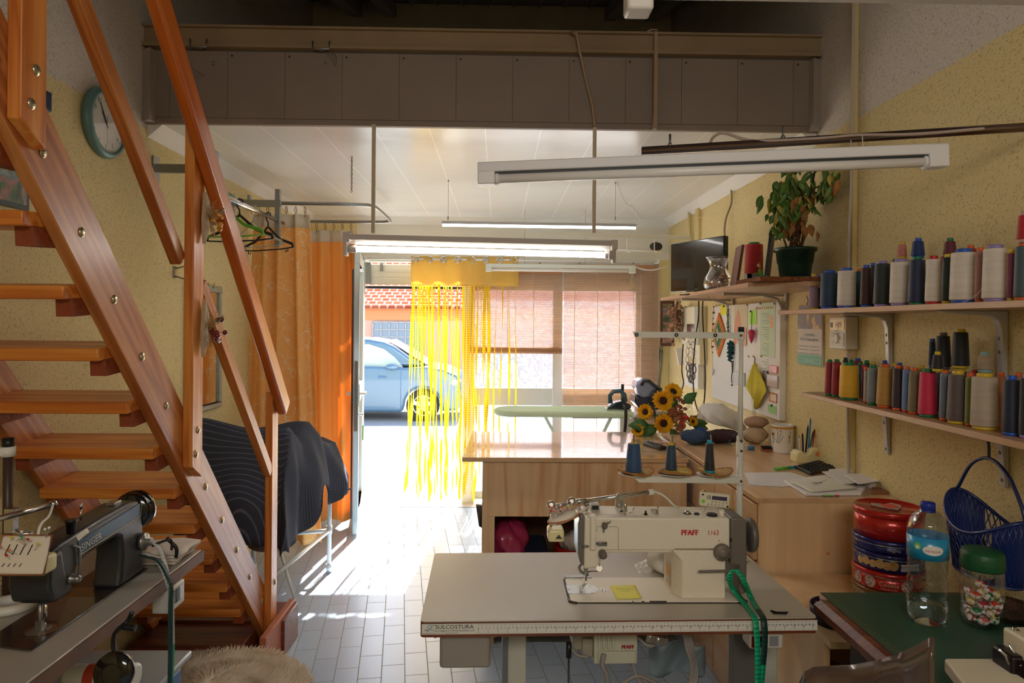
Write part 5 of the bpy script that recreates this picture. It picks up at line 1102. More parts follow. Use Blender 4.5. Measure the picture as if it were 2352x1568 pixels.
for k,(u,v,ux,lb)in enumerate(((1460,1093,1463,'blue'),(1551,1093,1551,'slate'),(1640,1086,1641,'black'))):
    c=P(u,v,y=sy);c.z=za+.0165
    g=B();g.lathe([(.004,-.004),(.02,-.003),(.056,.004),(.058,.006),(.02,0)],c,n=32,sy=.8);g.build('spool_disc',SW_,ts)
    g=B();g.cyl(c+V((0,0,-.004)),(c.x+(P(ux,0,y=sy).x-c.x),sy,P(0,(992,992,990)[k],y=sy).z),.0028,n=8);g.build('spool_pin',STEEL,ts)
    coaster('straw coaster with orange rim under the %s thread cone'%lb,c+V((0,0,.006)),.058,.006 if k!=2 else.008,k+1)
cb0=za+.026
def px2m(n,y):return n*y/F
x=P(1464,0,y=sy).x;cone('thread_cone','large mid-blue thread cone with yellow core on the thread stand','cones on the thread stand',V((x,sy,cb0)),px2m(19.5,sy),px2m(14,sy),P(0,1009,y=sy).z-cb0,(48,84,128),(220,180,40),cap_bot=.002,cap_top=.003)
x=P(1550,0,y=sy).x;cone('thread_cone','slim slate-blue thread cone with yellow core on the thread stand','cones on the thread stand',V((x,sy,cb0)),px2m(14,sy),px2m(9.5,sy),P(0,1008,y=sy).z-cb0,(48,70,92),(214,176,40))
x=P(1638,0,y=sy).x;cone('thread_cone','slim black thread cone with turquoise core on the thread stand','cones on the thread stand',V((x,sy,cb0)),px2m(12.5,sy),px2m(8,sy),P(0,1003,y=sy).z-cb0,(44,42,44),(40,170,200))
# ---------------------------------------------------------------- on the table
g=B();zz=TZ+.0045
cn=[P(1401,1346,z=zz),P(1459,1345,z=zz),P(1475,1374,z=zz),P(1416,1376,z=zz)]
def sn(i,j):p=cn[3].lerp(cn[2],i).lerp(cn[0].lerp(cn[1],i),j);p.z+=.010*max(0,j-.75)**1.2+.0012*i;return p
g.grid(sn,6,8);note=g.build('sticky_note',mat((240,232,110),.7),solid=.0004);tag(note,'yellow sticky note with pencil writing on the bed of the industrial machine','sticky note')
g=B();rn=random.Random(3)
for(i0,j0,n_)in((.15,.78,5),(.2,.66,5),(.3,.54,4)):
    pts=[sn(i0+.05*k/1.0,j0+rn.uniform(-.03,.03))+V((0,0,.001))for k in range(n_*2)];g.tube(pts,.0003,3)
g.tube([sn(.72+.09*math.cos(a),.7+.09*math.sin(a))+V((0,0,.001))for a in[k*PI/6 for k in range(13)]],.0003,3)
g.build('pencil_writing',mat((120,112,100),.7),note)
g=B();zz=TZ+.0006;g.prism([P(1771,1405,z=zz),P(1811,1405,z=zz),P(1806,1411,z=zz),P(1776,1410,z=zz),P(1769,1401,z=zz)],(0,0,.0012));tag(g.build('fabric_label',mat((24,22,24),.7)),'small black woven fabric label near the front edge of the beige table','label')
ff=P(1672,1312,y=FY-.018);fyb=TM@V((.9,-.004,0))
def TP(u,v,y):return P(u,v,y=y)
yF=1.797
zl=TZ+.0015
tape('tape_measure','green tape measure looped over the reverse lever and hanging off the beige table',
     [([TP(1690,1307,FY-.02),TP(1699,1314,FY-.022),TP(1712,1340,FY-.03),P(1722,1366,z=zl+.006),P(1735,1390,z=zl+.003),P(1750,1412,z=zl),P(1755,1420,y=yF-.0),TP(1757,1440,yF-.004),TP(1757,1480,yF-.004),TP(1752,1530,yF-.004),TP(1746,1600,yF-.004)],(1,.12,0)),
      ([TP(1686,1307,FY-.022),TP(1675,1310,FY-.025),TP(1674,1330,FY-.03),P(1683,1354,z=zl+.02),P(1705,1380,z=zl+.006),P(1726,1404,z=zl+.003),P(1736,1420,y=yF),TP(1737,1440,yF-.006),TP(1740,1480,yF-.006),TP(1741,1530,yF-.006),TP(1740,1600,yF-.006)],(1,.12,0))],
     [(0,1,.40,.80),(0,0,0,0)],.0165,numbers=[90,64])
# roll of white interfacing in plastic behind the arm
rl_=thing('interfacing_roll','white roll of interfacing in a clear bag behind the machine arm','roll',P(1530,1330,y=2.2))
c0=P(1505,1290,y=2.17);c0.z=TZ+.036
g=B(Matrix.Translation(c0)@Matrix.Rotation(PI/2,4,'X')@Matrix.Rotation(.5,4,'Y'));g.lathe([(.014,0),(.036,0),(.036,.07),(.014,.07),(.014,0)],n=26,cap=False);g.build('roll',mat((232,228,222),.8),rl_)
g=B(Matrix.Translation(c0)@Matrix.Rotation(PI/2,4,'X')@Matrix.Rotation(.5,4,'Y'));g.lathe([(.0,.004),(.0138,.002),(.0138,.068)],n=20);g.build('cardboard_core',mat((110,60,44),.8),rl_)
g=B();rn=random.Random(8)
g.grid(lambda i,j:c0+V((-.06+.14*i,-.05+.09*j,.045*math.sin(PI*min(1,max(0,i)))*(.4+.6*math.sin(PI*j))+rn.uniform(-.004,.004)-.0355+.0)),14,10,sm=False);g.build('plastic_bag',glass('clear_bag',clear=.86,bump=(60,.5)),rl_)
# ================================================================ counter, cabinet and what stands on them
DZ=.93
BEE=wood('beech_laminate',(220,176,124),(234,196,146),(242,208,164),2,s=.9,rings=3,rough=.35)
BEEB=wood('beech_top',(204,160,114),(218,178,132),(228,192,148),0,s=.9,rings=3,rough=.2,coat=1,cr=.05)
BEEY=wood('beech_top_long',(204,160,114),(218,178,132),(228,192,148),1,s=.9,rings=3,rough=.25,coat=.4)
PINEL=wood('pine_laminate',(220,160,108),(238,198,150),(243,207,162),2,s=.75,rings=9,rough=.45)
cn_=thing('counter','low light-wood shop counter with a glossy top facing the street door','counter',(.4,3.7,0))
CZ=.918;yf=P(1300,1051,z=CZ).y;ybk=P(1300,991,z=CZ).y;cl=P(1061,1050,z=CZ).x
B().prism([(cl,yf,CZ-.022),(.93,yf,CZ-.022),(.93,ybk,CZ-.022),(P(1085,990,z=CZ).x,ybk,CZ-.022)],(0,0,.022)).build('worktop',BEEB,cn_,bev=.002)
yp=yf+.03;pxl=P(1108,1100,y=yp).x;zo=P(1200,1186,y=yp).z;pin_=P(1136,1200,y=yp).x
g=B();g.box(pxl,.93,yp,yp+.018,zo,CZ-.022);g.box(pxl,pin_,yp,yp+.018,0,zo);g.build('front_panel',PINEL,cn_,bev=.001)
g=B();g.box(pxl,pxl+.018,yp+.018,ybk-.02,0,CZ-.022);g.build('end_panel',PINEL,cn_)
g=B();g.box(pxl+.018,.93,ybk-.04,ybk-.022,0.0,CZ-.022);g.build('back_panel',mat((120,84,60),.7),cn_)
g=B();g.box(pxl+.018,.93,yp+.018,ybk-.04,zo-.0,zo+.018);g.box(pxl+.018,.93,yp+.018,ybk-.04,.06,.08);g.build('shelf_board',mat((150,110,80),.6),cn_)
# stored things in the open compartment
g=B()
def blob(c,r,sc,seed,amp=.16,n=30,h=18):
    rn_=random.Random(seed);ph=[rn_.uniform(0,6)for _ in range(6)]
    def fn(i,j):
        a=2*PI*i;b=PI*j;k=1+amp*(math.sin(3*a+ph[0])*math.sin(2*b+ph[1])+.5*math.sin(7*a+ph[2]+4*b)+.35*math.sin(13*a+ph[3]-5*b))
        return V(c)+V((math.cos(a)*math.sin(b)*sc[0]*k,math.sin(a)*math.sin(b)*sc[1]*k,max(-sc[2],-math.cos(b)*sc[2]*k)))*r
    q=B();q.grid(fn,n,h);return q
tag(blob((P(1168,1225,y=3.55).x,3.55,.44),1,(.10,.11,.10),3).build('plastic_bag',mat((196,60,100),.25,coat=.5)),'pink plastic bag stored in the open front of the counter','bag')
tag(B().box(-.05,.13,3.44,3.75,.081,.34).build('storage_crate',mat((70,60,58),.6),bev=.01),'dark crate standing beneath the pink bag in the counter','crate')
tag(B().box(.14,.27,3.45,3.8,.081,.40).build('folded_jeans',mat((52,64,90),.9,bump=(60,.4)),bev=.03),'stack of folded blue denim in the open compartment of the counter','denim')
tag(B().box(.15,.27,3.42,3.43,.20,.40).build('paper_sheet',mat((215,200,180),.8)),'pale folded paper leaning on the crate inside the counter','paper')
tag(B().lathe([(.09,0),(.11,.22),(.115,.30),(.11,.30),(.1,.24),(.0,.2)],(P(1308,1200,y=3.5).x+.04,3.52,.081+.05),n=28).build('red_bucket',mat((176,30,20),.4)),'red plastic bucket in the counter behind the lamp head','bucket')
tag(blob((P(1308,1200,y=3.5).x+.04,3.52,.44),1,(.08,.08,.05),9).build('white_rag',COT),'white cloth heaped in the red bucket','cloth')
g=B();g.prism([P(1093,1160,y=3.9),P(1108,1162,y=3.9),P(1108,1213,y=3.75),P(1100,1208,y=3.75)],(0,.03,0));tag(g.build('boot_tray',mat((40,34,32),.5)),'dark tray leaning on the end of the counter by the door','tray')
# long side cabinet
cb_=thing('side_cabinet','light-wood side cabinet along the thread-shelf wall with papers on top','cabinet',(1.2,3.2,0))
cy0=P(1742,1143,z=DZ).y;cxl=P(1742,1143,z=DZ).x-.006
B().box(cxl,XR-.002,cy0,4.12,DZ-.02,DZ).build('worktop',BEEY,cb_,bev=.002)
B().box(cxl+.012,XR-.01,cy0+.002,cy0+.02,0,DZ-.02).build('end_panel',BEE,cb_)
for k in range(4):
    y0=cy0+.03+k*.235;dd=cb_
    d1=B().box(cxl+.0,cxl+.016,y0,y0+.225,DZ-.24,DZ-.03).build('drawer',BEEY,cb_,bev=.002);q=B();q.sph((cxl-.012,y0+.11,DZ-.13),.012);q.cyl((cxl-.01,y0+.11,DZ-.13),(cxl,y0+.11,DZ-.13),.005);q.build('knob',BRASS,d1)
    d1=B().box(cxl+.0,cxl+.016,y0,y0+.225,.05,DZ-.25).build('door',BEEY,cb_,bev=.002)
g=B()
for(u,v)in((1777,1151),(1899,1152),(1902,1271)):p=P(u,v,y=cy0+.0015);g.cyl(p,p+V((0,-.0012,0)),.0062,n=18)
g.build('screw_caps',mat((226,150,88),.5),cb_)
B().box(cxl+.02,XR-.01,cy0+.02,4.1,0,DZ-.021).build('carcass',BEE,cb_)

zt=DZ+.0008
def onz(u,v,z=zt):return P(u,v,z=z)
PAP=mat((232,228,226),.7);PAPER2=mat((240,236,232),.7)
def sheet(name,pts,h,m,label,cat,lift=None,group=None):
    g=B();g.prism([onz(u,v)for u,v in pts],(0,0,h));return tag(g.build(name,m),label,cat,group)
sheet('loose_papers',[(1709,1087),(1815,1086),(1880,1106),(1800,1118),(1722,1114)],.004,PAP,'loose white papers fanned near the cabinet edge behind the thread stand','papers')
nb=thing('notebook','open ring notebook with a plant sketch and coloured page tabs','notebook',onz(1890,1125))
g=B();g.prism([onz(1800,1108),onz(1900,1096),onz(1988,1124),onz(1978,1138),onz(1850,1139)],(0,0,.012));g.build('pages',PAPER2,nb,bev=.002)
zn=zt+.0125
def nz(i,j):p=onz(1812,1108,zn).lerp(onz(1905,1098,zn),i).lerp(onz(1862,1132,zn).lerp(onz(1968,1124,zn),i),j);p.z+=.012*math.sin(PI*(.15+.7*j))*(.5+.5*i);return p
g=B();g.grid(nz,10,8);g.build('top_page',mat((236,232,214),.7),nb,solid=.0006)
g=B();g.tube([nz(.3,.5)+V((0,0,.002)),nz(.5,.45)+V((0,0,.002)),nz(.75,.3)+V((0,0,.002))],.0007,4);g.tube([nz(.3,.6)+V((0,0,.002)),nz(.5,.5)+V((0,0,.002)),nz(.35,.38)+V((0,0,.002))],.0007,4);g.sph(nz(.52,.47)+V((0,0,.002)),.004,(1,1,.2));g.build('sketch',mat((74,110,118),.7),nb)
for k,c_ in enumerate(((240,80,120),(130,220,70),(120,210,90))):p=onz(1925-k*14,1137.5,zt+.004);B().box(p.x-.01,p.x+.008,p.y-.004,p.y+.01,zt+.003,zt+.004).build('page_tab',mat(c_,.6),nb)
bd_=thing('ring_binder','open ring binder with white sheets against the wall by the trunking','binder',onz(1990,1110))
g=B();g.prism([onz(1903,1089),onz(2000,1080),onz(2080,1110),onz(2000,1122)],(0,0,.022));g.build('sheets',PAPER2,bd_,bev=.002)
g=B();g.prism([onz(1888,1084,zt+.02),onz(1970,1078,zt+.02),onz(2030,1102,zt+.026),onz(1938,1112,zt+.026)],(0,0,.003));g.prism([onz(1940,1092,zt+.03),onz(2015,1082,zt+.03),onz(2060,1100,zt+.032),onz(1972,1112,zt+.032)],(0,0,.003));g.build('loose_sheet',PAP,bd_)
g=B();g.prism([onz(2000,1135),onz(2052,1134),onz(2058,1122),onz(2004,1124)],(0,0,.01));g.build('cover',mat((150,100,70),.6),bd_)
for(u,v)in((1956,1094),(1997,1086)):
    p=onz(u,v,zt+.022);q=B();q.tube([p+V((.0,math.cos(a)*.012,math.sin(a)*.026))for a in[PI*k/10 for k in range(11)]],.0018,6);q.build('ring',CHROME,bd_)
# calculator, pen, tape dispenser with pens, canister, brush, bag
cal=thing('calculator','large black desk calculator on the side cabinet','calculator',onz(1880,1080))
ca,cb2,cc,cd_=onz(1825,1075),onz(1880,1062),onz(1948,1073),onz(1862,1092)
g=B();g.prism([ca,cb2,cc,cd_],(0,0,.014));g.build('body',mat((22,23,25),.35),cal,bev=.004)
g=B()
for i in range(7):
    for j in range(5):
        p=cd_.lerp(cc,.08+i*.1).lerp(ca.lerp(cb2,.08+i*.1),.12+j*.17);p.z=zt+.0145;g.box(p.x-.006,p.x+.005,p.y-.004,p.y+.005,p.z,p.z+.004)
g.build('keys',mat((40,42,44),.3),cal)
p=cc.lerp(cb2,.5);g=B();g.prism([p+V((-.05,-.01,.014)),p+V((-.02,.03,.03)),p+V((.02,.02,.026)),p+V((0,-.025,.014))],(0,0,.004));g.build('display',mat((80,86,80),.15,coat=.5),cal)
c2=onz(1905,1068);tag(B().prism([onz(1878,1066),onz(1905,1060),onz(1958,1070),onz(1950,1076)],(0,0,.016)).build('glasses_case',mat((30,30,32),.4),bev=.005),'black case behind the desk calculator against the wall pipe','case')
g=B();g.cyl(onz(1780,1077,zt+.006),onz(1815,1073,zt+.006),.006,n=12);g.k=1;g.cyl(onz(1815,1073,zt+.006),onz(1826,1072,zt+.006),.0062,n=12);g.k=2;g.cyl(onz(1826,1072,zt+.006),onz(1840,1070,zt+.006),.005,n=12)
tag(g.build('marker_pen',[mat((90,200,60),.4),mat((30,150,190),.4),mat((230,130,50),.4)]),'green and blue marker pen lying in front of the calculator','pen')
td_=thing('tape_dispenser','cream desk organiser with tape dispenser and pen holes','tape dispenser',onz(1865,1060))
b0=onz(1858,1063);yy=b0.y;cx0=b0.x
def tdp(u,v):return P(u,v,y=yy)
g=B();g.prism([tdp(u,v)for u,v in[(1828,1064),(1829,1045),(1836,1036),(1845,1036),(1851,1046),(1858,1042),(1866,1030),(1878,1028),(1888,1038),(1892,1055),(1915,1058),(1918,1064)]],(0,.07,0));g.build('body',mat((238,226,170),.3,coat=.4),td_,bev=.008)
g=B();q=tdp(1878,1042);T_=Matrix.Translation((q.x,yy-.004,q.z))@Matrix.Rotation(PI/2,4,'X');q=B(T_);q.lathe([(.012,0),(.012,.004)],n=20);q.build('tape_hub',mat((240,150,90),.4),td_)
g=B();g.prism([tdp(1890,1022),tdp(1912,1028),tdp(1912,1060),tdp(1890,1060)],(0,.06,0));g.build('clear_card_slot',CLEAR,td_)
PENS=[(1838,1048,1836,1000,(200,205,215),'clear-barrelled pen'),(1845,1044,1843,994,(24,24,26),'thick black marker'),(1850,1046,1856,976,(30,30,32),'tall black pen'),(1856,1044,1862,960,(60,150,200),'long brush with blue and white barrel'),(1860,1044,1866,1000,(230,232,235),'white ballpoint pen'),(1864,1042,1871,985,(190,60,40),'red-tipped pencil'),(1858,1042,1868,990,(50,110,80),'dark green pen')]
for(u0,v0,u1,v1,c_,n_)in PENS:
    a,b_=P(u0,v0,y=yy+.035),P(u1,v1,y=yy+.04);g=B();g.cyl(a,a.lerp(b_,.9),.0042,n=10);g.k=1;g.cyl(a.lerp(b_,.9),b_,.0036,.0015,n=10)
    tag(g.build('pen',[mat(c_,.3),mat(tuple(int(x*.6)for x in c_),.4)]),n_+' standing in the cream desk organiser','pen','pens in the desk organiser')
mg=thing('canister','white enamel canister with sunflower print and mustard rim','canister',onz(1798,1022))
mc_=P(1797,1021,y=3.42);mc_.z=zt;rm=px2m(26,3.42);hm=P(0,965,y=3.42).z-zt
g=B();g.lathe([(rm*.94,0),(rm*.96,.004),(rm,hm-.004),(rm*1.02,hm),(rm*.94,hm),(rm*.92,.01),(.0,.01)],mc_,n=36,cap=False);g.build('body',mat((236,232,226),.25,coat=.5),mg)
g=B();g.lathe([(rm*1.005,hm-.018),(rm*1.01,hm-.008)],mc_,n=36,cap=False);g.build('rim_band',mat((206,150,50),.4),mg)
def onmug(u,v):
    p=P(u,v,y=mc_.y-rm);dx=max(-.95,min(.95,(p.x-mc_.x)/rm));return V((p.x,mc_.y-rm*1.005*math.sqrt(1-dx*dx),p.z)),dx
g=B()
def flower(u,v,r,m1,m2):
    p,dx=onmug(u,v);n_=V((dx,-math.sqrt(1-dx*dx),0));x_a=V((-n_.y,n_.x,0));M=Matrix(((x_a.x,0,n_.x,p.x),(x_a.y,0,n_.y,p.y),(0,1,0,p.z),(0,0,0,1)))
    g.k=m1
    for k in range(10):a=2*PI*k/10;g.add([M@V((math.cos(a)*r,math.sin(a)*r,.0012)),M@V((math.cos(a+.32)*r*.6,math.sin(a+.32)*r*.6,.0012)),M@V((0,0,.0012)),M@V((math.cos(a-.32)*r*.6,math.sin(a-.32)*r*.6,.0012))],[(0,1,2,3)])
    g.k=m2;g.add([M@V((math.cos(a)*r*.4,math.sin(a)*r*.4,.0018))for a in[2*PI*k/10 for k in range(10)]],[tuple(range(10))])
flower(1783,999,.014,0,1);flower(1778,982,.007,0,1);flower(1813,1003,.008,0,1);flower(1788,986,.004,2,2);flower(1795,990,.004,2,2);flower(1815,992,.004,2,2)
g.k=3
for(u0,v0,u1,v1)in((1783,1005,1790,1020),(1778,985,1784,1018),(1790,988,1788,1018),(1796,993,1790,1018),(1800,1002,1792,1019),(1813,1006,1812,1018),(1816,994,1814,1018),(1774,1010,1784,1019)):g.tube([onmug(u0,v0)[0],onmug(u1,v1)[0]],.0009,4)
g.build('sunflower_print',[mat((230,170,40),.5),mat((110,60,30),.6),mat((190,50,70),.5),mat((90,120,90),.6)],mg)
br=thing('clothes_brush','dark bristled clothes brush with glossy brown wooden back','brush',onz(1790,1032))
M=Matrix.Translation(onz(1790,1037,zt))@Matrix.Rotation(-.18,4,'Z')
g=B(M);g.prism([(x,y,.0)for x,y in[(-.095,.0),(-.07,-.014),(0,-.018),(.08,-.016),(.1,0),(.08,.016),(0,.018),(-.07,.014)]],(0,0,.012));g.build('back',mat((150,74,30),.2,coat=.7),br,bev=.004)
g=B(M);rn=random.Random(5)
g.box(-.085,.09,-.013,.013,.012,.02)
for k in range(700):
    x,y=rn.uniform(-.088,.092),rn.uniform(-.014,.014);g.add([(x-.0007,y,.018),(x+.0007,y,.018),(x+rn.uniform(-.002,.002),y+rn.uniform(-.002,.002),.03)],[(0,1,2)])
o=g.build('bristles',mat((22,18,18),.8),br)
sk=mat((214,196,170),.85,bump=(40,.5))
tag(blob(onz(1735,1022)+V((.02,.06,.045)),1,(.065,.05,.045),12,.08).build('fabric_pouch',mat((196,170,138),.9,bump=(90,.4))),'tan fabric pouch slumped beside the sunflower canister','pouch')
tag(blob(onz(1735,1022)+V((.03,.07,.113)),1,(.065,.045,.03),14,.08).build('fabric_roll',mat((178,142,118),.9,bump=(90,.4))),'brown stuffed fabric roll resting on top of the tan pouch','roll')
bg_=thing('tote_bag','crumpled white cotton bag with blue ribbon handles on the cabinet','bag',onz(1640,1030))
bp_=P(1654,1000,y=3.82);bp_.z=DZ+.105
def bagf(i,j):
    a=2*PI*i;b=PI*j;k=1+.12*math.sin(3*a+1)+.08*math.sin(5*a+6*b)+.05*math.sin(11*a-3*b)
    return bp_+V((math.cos(a)*math.sin(b)*.125*k,math.sin(a)*math.sin(b)*.09*k,max(-.03,-math.cos(b)*.075*k)-.35*math.cos(a)*math.sin(b)*.10))
g=B();g.grid(bagf,34,20);g.build('body',mat((226,222,216),.85),bg_)
g=B();hb=[P(u,v,y=3.66)for u,v in((1598,1006),(1596,992),(1606,984),(1618,990),(1634,1008),(1650,1014))];g.ribbon(hb,V((.3,.1,.9)),.022);hb=[P(u,v,y=3.65)for u,v in((1612,996),(1628,996),(1640,1006),(1654,1012))];g.ribbon(hb,V((.3,.1,.9)),.02);g.build('ribbon_handles',mat((30,60,170),.6),bg_,solid=.003)
tag(blob((P(1598,1018,y=3.62).x,3.62,DZ+.04),1,(.075,.06,.038),4,.14).build('denim_scrap',mat((50,72,100),.9,bump=(80,.5))),'crumpled blue denim scrap in front of the white cotton bag','denim')
tag(blob((P(1660,1018,y=3.64).x,3.66,DZ+.036),1,(.11,.06,.034),6,.14).build('dark_cloth',mat((58,34,36),.9)),'dark maroon cloth bunched under the white cotton bag','cloth')
g=B();g.ribbon([P(1706,988,y=3.6),P(1694,990,y=3.6),P(1684,1000,y=3.6),P(1674,1016,y=3.6)],V((.6,.1,.5)),.018);tag(g.build('blue_tape_strip',mat((60,140,190),.5),solid=.001),'light blue tape measure end beside the white cotton bag','tape measure')
tin=thing('pin_dish','clear dish of pins with a blue band by the thread stand pole','dish',onz(1690,1030));g=B();g.lathe([(.03,0),(.05,.02),(.052,.022),(.048,.022),(.029,.003),(0,.003)],onz(1705,1034)+V((0,.02,0)),n=28);g.build('bowl',CLEAR,tin);g=B();g.lathe([(.018,0),(.018,.018)],onz(1728,1034)+V((0,.02,0)),n=18);tag(g.build('round_lid',mat((30,120,170),.4)),'small blue lid beside the clear pin dish','lid')
# on the counter: remote / phone, pink cord, scissors
ph_=thing('cordless_phone','black cordless handset lying on the counter top','phone',onz(1500,1025))
a,b_=onz(1483,1021,CZ),onz(1524,1034,CZ);g=B();g.bar(a+V((0,0,.011)),b_+V((0,0,.011)),.045,.02);g.build('body',mat((22,22,24),.35),ph_,bev=.006)
g=B()
for i in range(5):
    for j in(-1,0,1):
        p=a.lerp(b_,.35+i*.12)+V((.3,1,0)).normalized()*j*.012;g.box(p.x-.006,p.x+.005,p.y-.004,p.y+.004,p.z+.021,p.z+.024)
g.build('keypad',mat((90,92,96),.4),ph_)
g=B();rn=random.Random(4);c0=onz(1525,1018,CZ)
for q in range(3):g.tube([c0+V((-.09+k*.016,.03*math.sin(k*1.3+q*2),.005+.004*((k+q)%2)))for k in range(12)],.0035,6)
tag(g.build('cotton_cord',mat((220,186,170),.9)),'loose coil of pale pink cotton cord behind the black handset','cord')
g=B();s0=onz(1538,1027,CZ+.003);g.bar(s0,s0+V((-.05,.01,0)),.008,.002);g.bar(s0+V((0,.006,.002)),s0+V((-.05,-.004,.002)),.008,.002)
for s in(-1,1):g.tube([s0+V((.03+math.cos(a)*.014,s*.012+math.sin(a)*.009,.002))for a in[2*PI*k/12 for k in range(13)]],.0018,5)
tag(g.build('scissors',CHROME),'small chrome scissors by the black handset on the counter','scissors')

# ================================================================ ironing station behind the counter
SUNF=cloth('sunflower_petal',(255,208,50),.5)
ib=thing('ironing_board','pale green covered ironing board behind the counter','ironing board',(.7,4.7,0))
iy=4.75;z_i=P(1300,940,y=iy).z;x0=P(1135,945,y=iy).x;x1=P(1446,945,y=iy).x
def bo(t):
    pts=[]
    for k in range(25):
        a=PI/2+PI*k/24;pts.append((x0+.12+math.cos(a)*.12,iy+math.sin(a)*.16))
    return pts
g=B();g.prism([(x,y,z_i-.035)for x,y in bo(0)]+[(x1,iy-.17,z_i-.035),(x1,iy+.17,z_i-.035)],(0,0,.04));g.build('padded_cover',cloth('ironing_cover',(214,232,196),.05),ib,bev=.015,seg=3)
g=B();g.box(x1,x1+.30,iy-.15,iy+.15,z_i-.05,z_i-.03);g.box(x1-.4,x1,iy-.01,iy+.01,z_i-.06,z_i-.04);g.build('iron_rest',STEEL,ib)
g=B();g.cyl((x0+.35,iy-.12,.01),(x1-.1,iy+.1,z_i-.04),.012,n=10);g.cyl((x1-.1,iy-.12,.01),(x0+.35,iy+.1,z_i-.04),.012,n=10);g.cyl((x0+.35,iy-.2,.012),(x0+.35,iy+.2,.012),.012,n=10);g.cyl((x1-.1,iy-.2,.012),(x1-.1,iy+.2,.012),.012,n=10);g.build('legs',WHITE,ib)
g=B();g.box(P(1425,960,y=4.6).x,P(1485,960,y=4.6).x,4.6,4.64,.6,z_i-.045);g.build('support_plate',mat((220,225,220),.4),ib)
ir=thing('steam_iron','dark teal steam iron standing on the ironing board','iron',(P(1418,930,y=iy).x,iy-.05,z_i))
ic=P(1418,934,y=iy-.05);ic.z=z_i+.012
def I(dx,dz,dy=0):return ic+V((dx,dy,dz))
g=B();g.prism([I(-.075,.003,-.045),I(.085,.003,-.045),I(.09,.03,-.045),(I(.03,.06,-.045)),I(-.02,.05,-.045),I(-.07,.02,-.045)],(0,.09,0));g.build('body',mat((24,48,56),.2,coat=.6),ir,bev=.01)
g=B();g.box(ic.x-.08,ic.x+.09,ic.y-.05,ic.y+.05,ic.z-.0055,ic.z+.003);g.build('soleplate',CHROME,ir)
g=B();g.tube([I(-.05,.04),I(-.055,.09),I(-.03,.12),(I(.02,.125)),I(.045,.10),I(.05,.05)],[.018,.016,.015,.016,.018,.02],10);g.build('handle',mat((60,92,106),.25,coat=.5),ir)
g=B();g.cord([I(.035,.17),I(.035,.05),I(.03,.02,-.14),I(.03,-.06,-.15),I(.02,-.2,-.15),I(.03,-.34,-.12)],.011,8);g.build('hose',BLACK,ir)
ss=thing('steam_station','silver and navy steam generator station beside the iron','steam station',(P(1490,935,y=iy).x,iy,z_i-.03))
sc1=P(1488,936,y=iy);sc1.z=z_i-.03
def N(u,v,dy=0):return P(u,v,y=iy-.10+dy)
g=B();g.prism([N(1459,925),(N(1460,905)),N(1470,912),N(1520,912),N(1524,930),N(1515,941),N(1470,940)],(0,.2,0));g.build('base',mat((44,50,72),.25,coat=.5),ss,bev=.015)
g=B();g.prism([N(1460,888),N(1465,876),N(1478,868),N(1492,872),N(1508,884),N(1518,892),N(1500,912),N(1474,914)],(0,.18,0));g.build('shell',mat((150,160,190),.2,.3,coat=.6),ss,bev=.015)
g=B();g.tube([N(1474,884,-.01),N(1478,874,-.02),N(1490,874,-.02),N(1504,886,-.02),N(1519,894,-.01)],.012,8);g.tube([N(1520,895,-.01),N(1500,900,-.02),N(1494,910,-.02),N(1502,925,-.02)],.014,8);g.build('handle',mat((30,34,44),.3,coat=.4),ss)
g=B();g.cord([N(1500,930,-.03),N(1504,950,-.05),N(1508,990,-.02)],.008,8);g.build('mains_cord',BLACK,ss)
# sunflower bouquet in a vase, dried leaves
bq=thing('flower_vase','artificial sunflower bouquet with dried leaves in a glass vase','flowers',(P(1540,990,y=4.0).x,4.0,CZ))
fy_=3.98
g=B();vb=P(1555,990,y=fy_);vb.z=DZ;g.lathe([(.035,0.0005),(.05,.02),(.045,.09),(.03,.13),(.04,.15),(.038,.15),(.028,.13),(.042,.09),(.04,.01),(0,.01)],vb,n=28,cap=False);g.build('vase',CLEAR,bq)
YEL=SUNF;DKB=mat((60,30,16),.9,bump=(200,1));GRN=mat((70,118,60),.6,var=(30,(50,92,44)))
def sunfl(u,v,r,nx,nz_,y=fy_-.06,open_=1):
    c=P(u,v,y=y);n_=V((nx,-1,nz_)).normalized();xa2=n_.cross(V((0,0,1))).normalized();ya2=xa2.cross(n_);M=Matrix(((xa2.x,ya2.x,n_.x,c.x),(xa2.y,ya2.y,n_.y,c.y),(xa2.z,ya2.z,n_.z,c.z),(0,0,0,1)))
    g=B(M);rn_=random.Random(int(u))
    for ring in range(2):
        for k in range(17):
            a=2*PI*(k+ring*.5)/17+rn_.uniform(-.08,.08);rr=r*rn_.uniform(.88,1.08)*(1-.14*ring);w_=r*.17;ca_,sa_=math.cos(a),math.sin(a)
            def f(q,s,z):return(ca_*q-sa_*s,sa_*q+ca_*s,z)
            g.add([f(r*.3,-w_*.5,.004),f(r*.3,w_*.5,.004),f(r*.7,w_,.010+.012*ring),f(rr,0,.002+.02*ring*open_),f(r*.7,-w_,.010+.012*ring)],[(0,1,2,3,4)],True)
    fl=g.build('flower_petals',YEL,bq,solid=.0012);g=B(M);g.sph((0,0,.006),r*.34,(1,1,.35),18,8);g.build('flower_disc',DKB,fl)
    g=B();g.tube([c,c+V((0,.03,-.03)),vb+V((0,0,.12)),vb+V((0,0,.02))],.0035,6);g.build('stem',GRN,bq)
sunfl(1523,920,.066,-.05,.1);sunfl(1524,972,.064,0,.05);sunfl(1483,946,.052,-.75,.25);sunfl(1466,987,.045,-.5,.1,fy_-.02);sunfl(1546,900,.06,.3,.9,fy_);sunfl(1590,968,.03,.4,.2)
g=B();rn=random.Random(3)
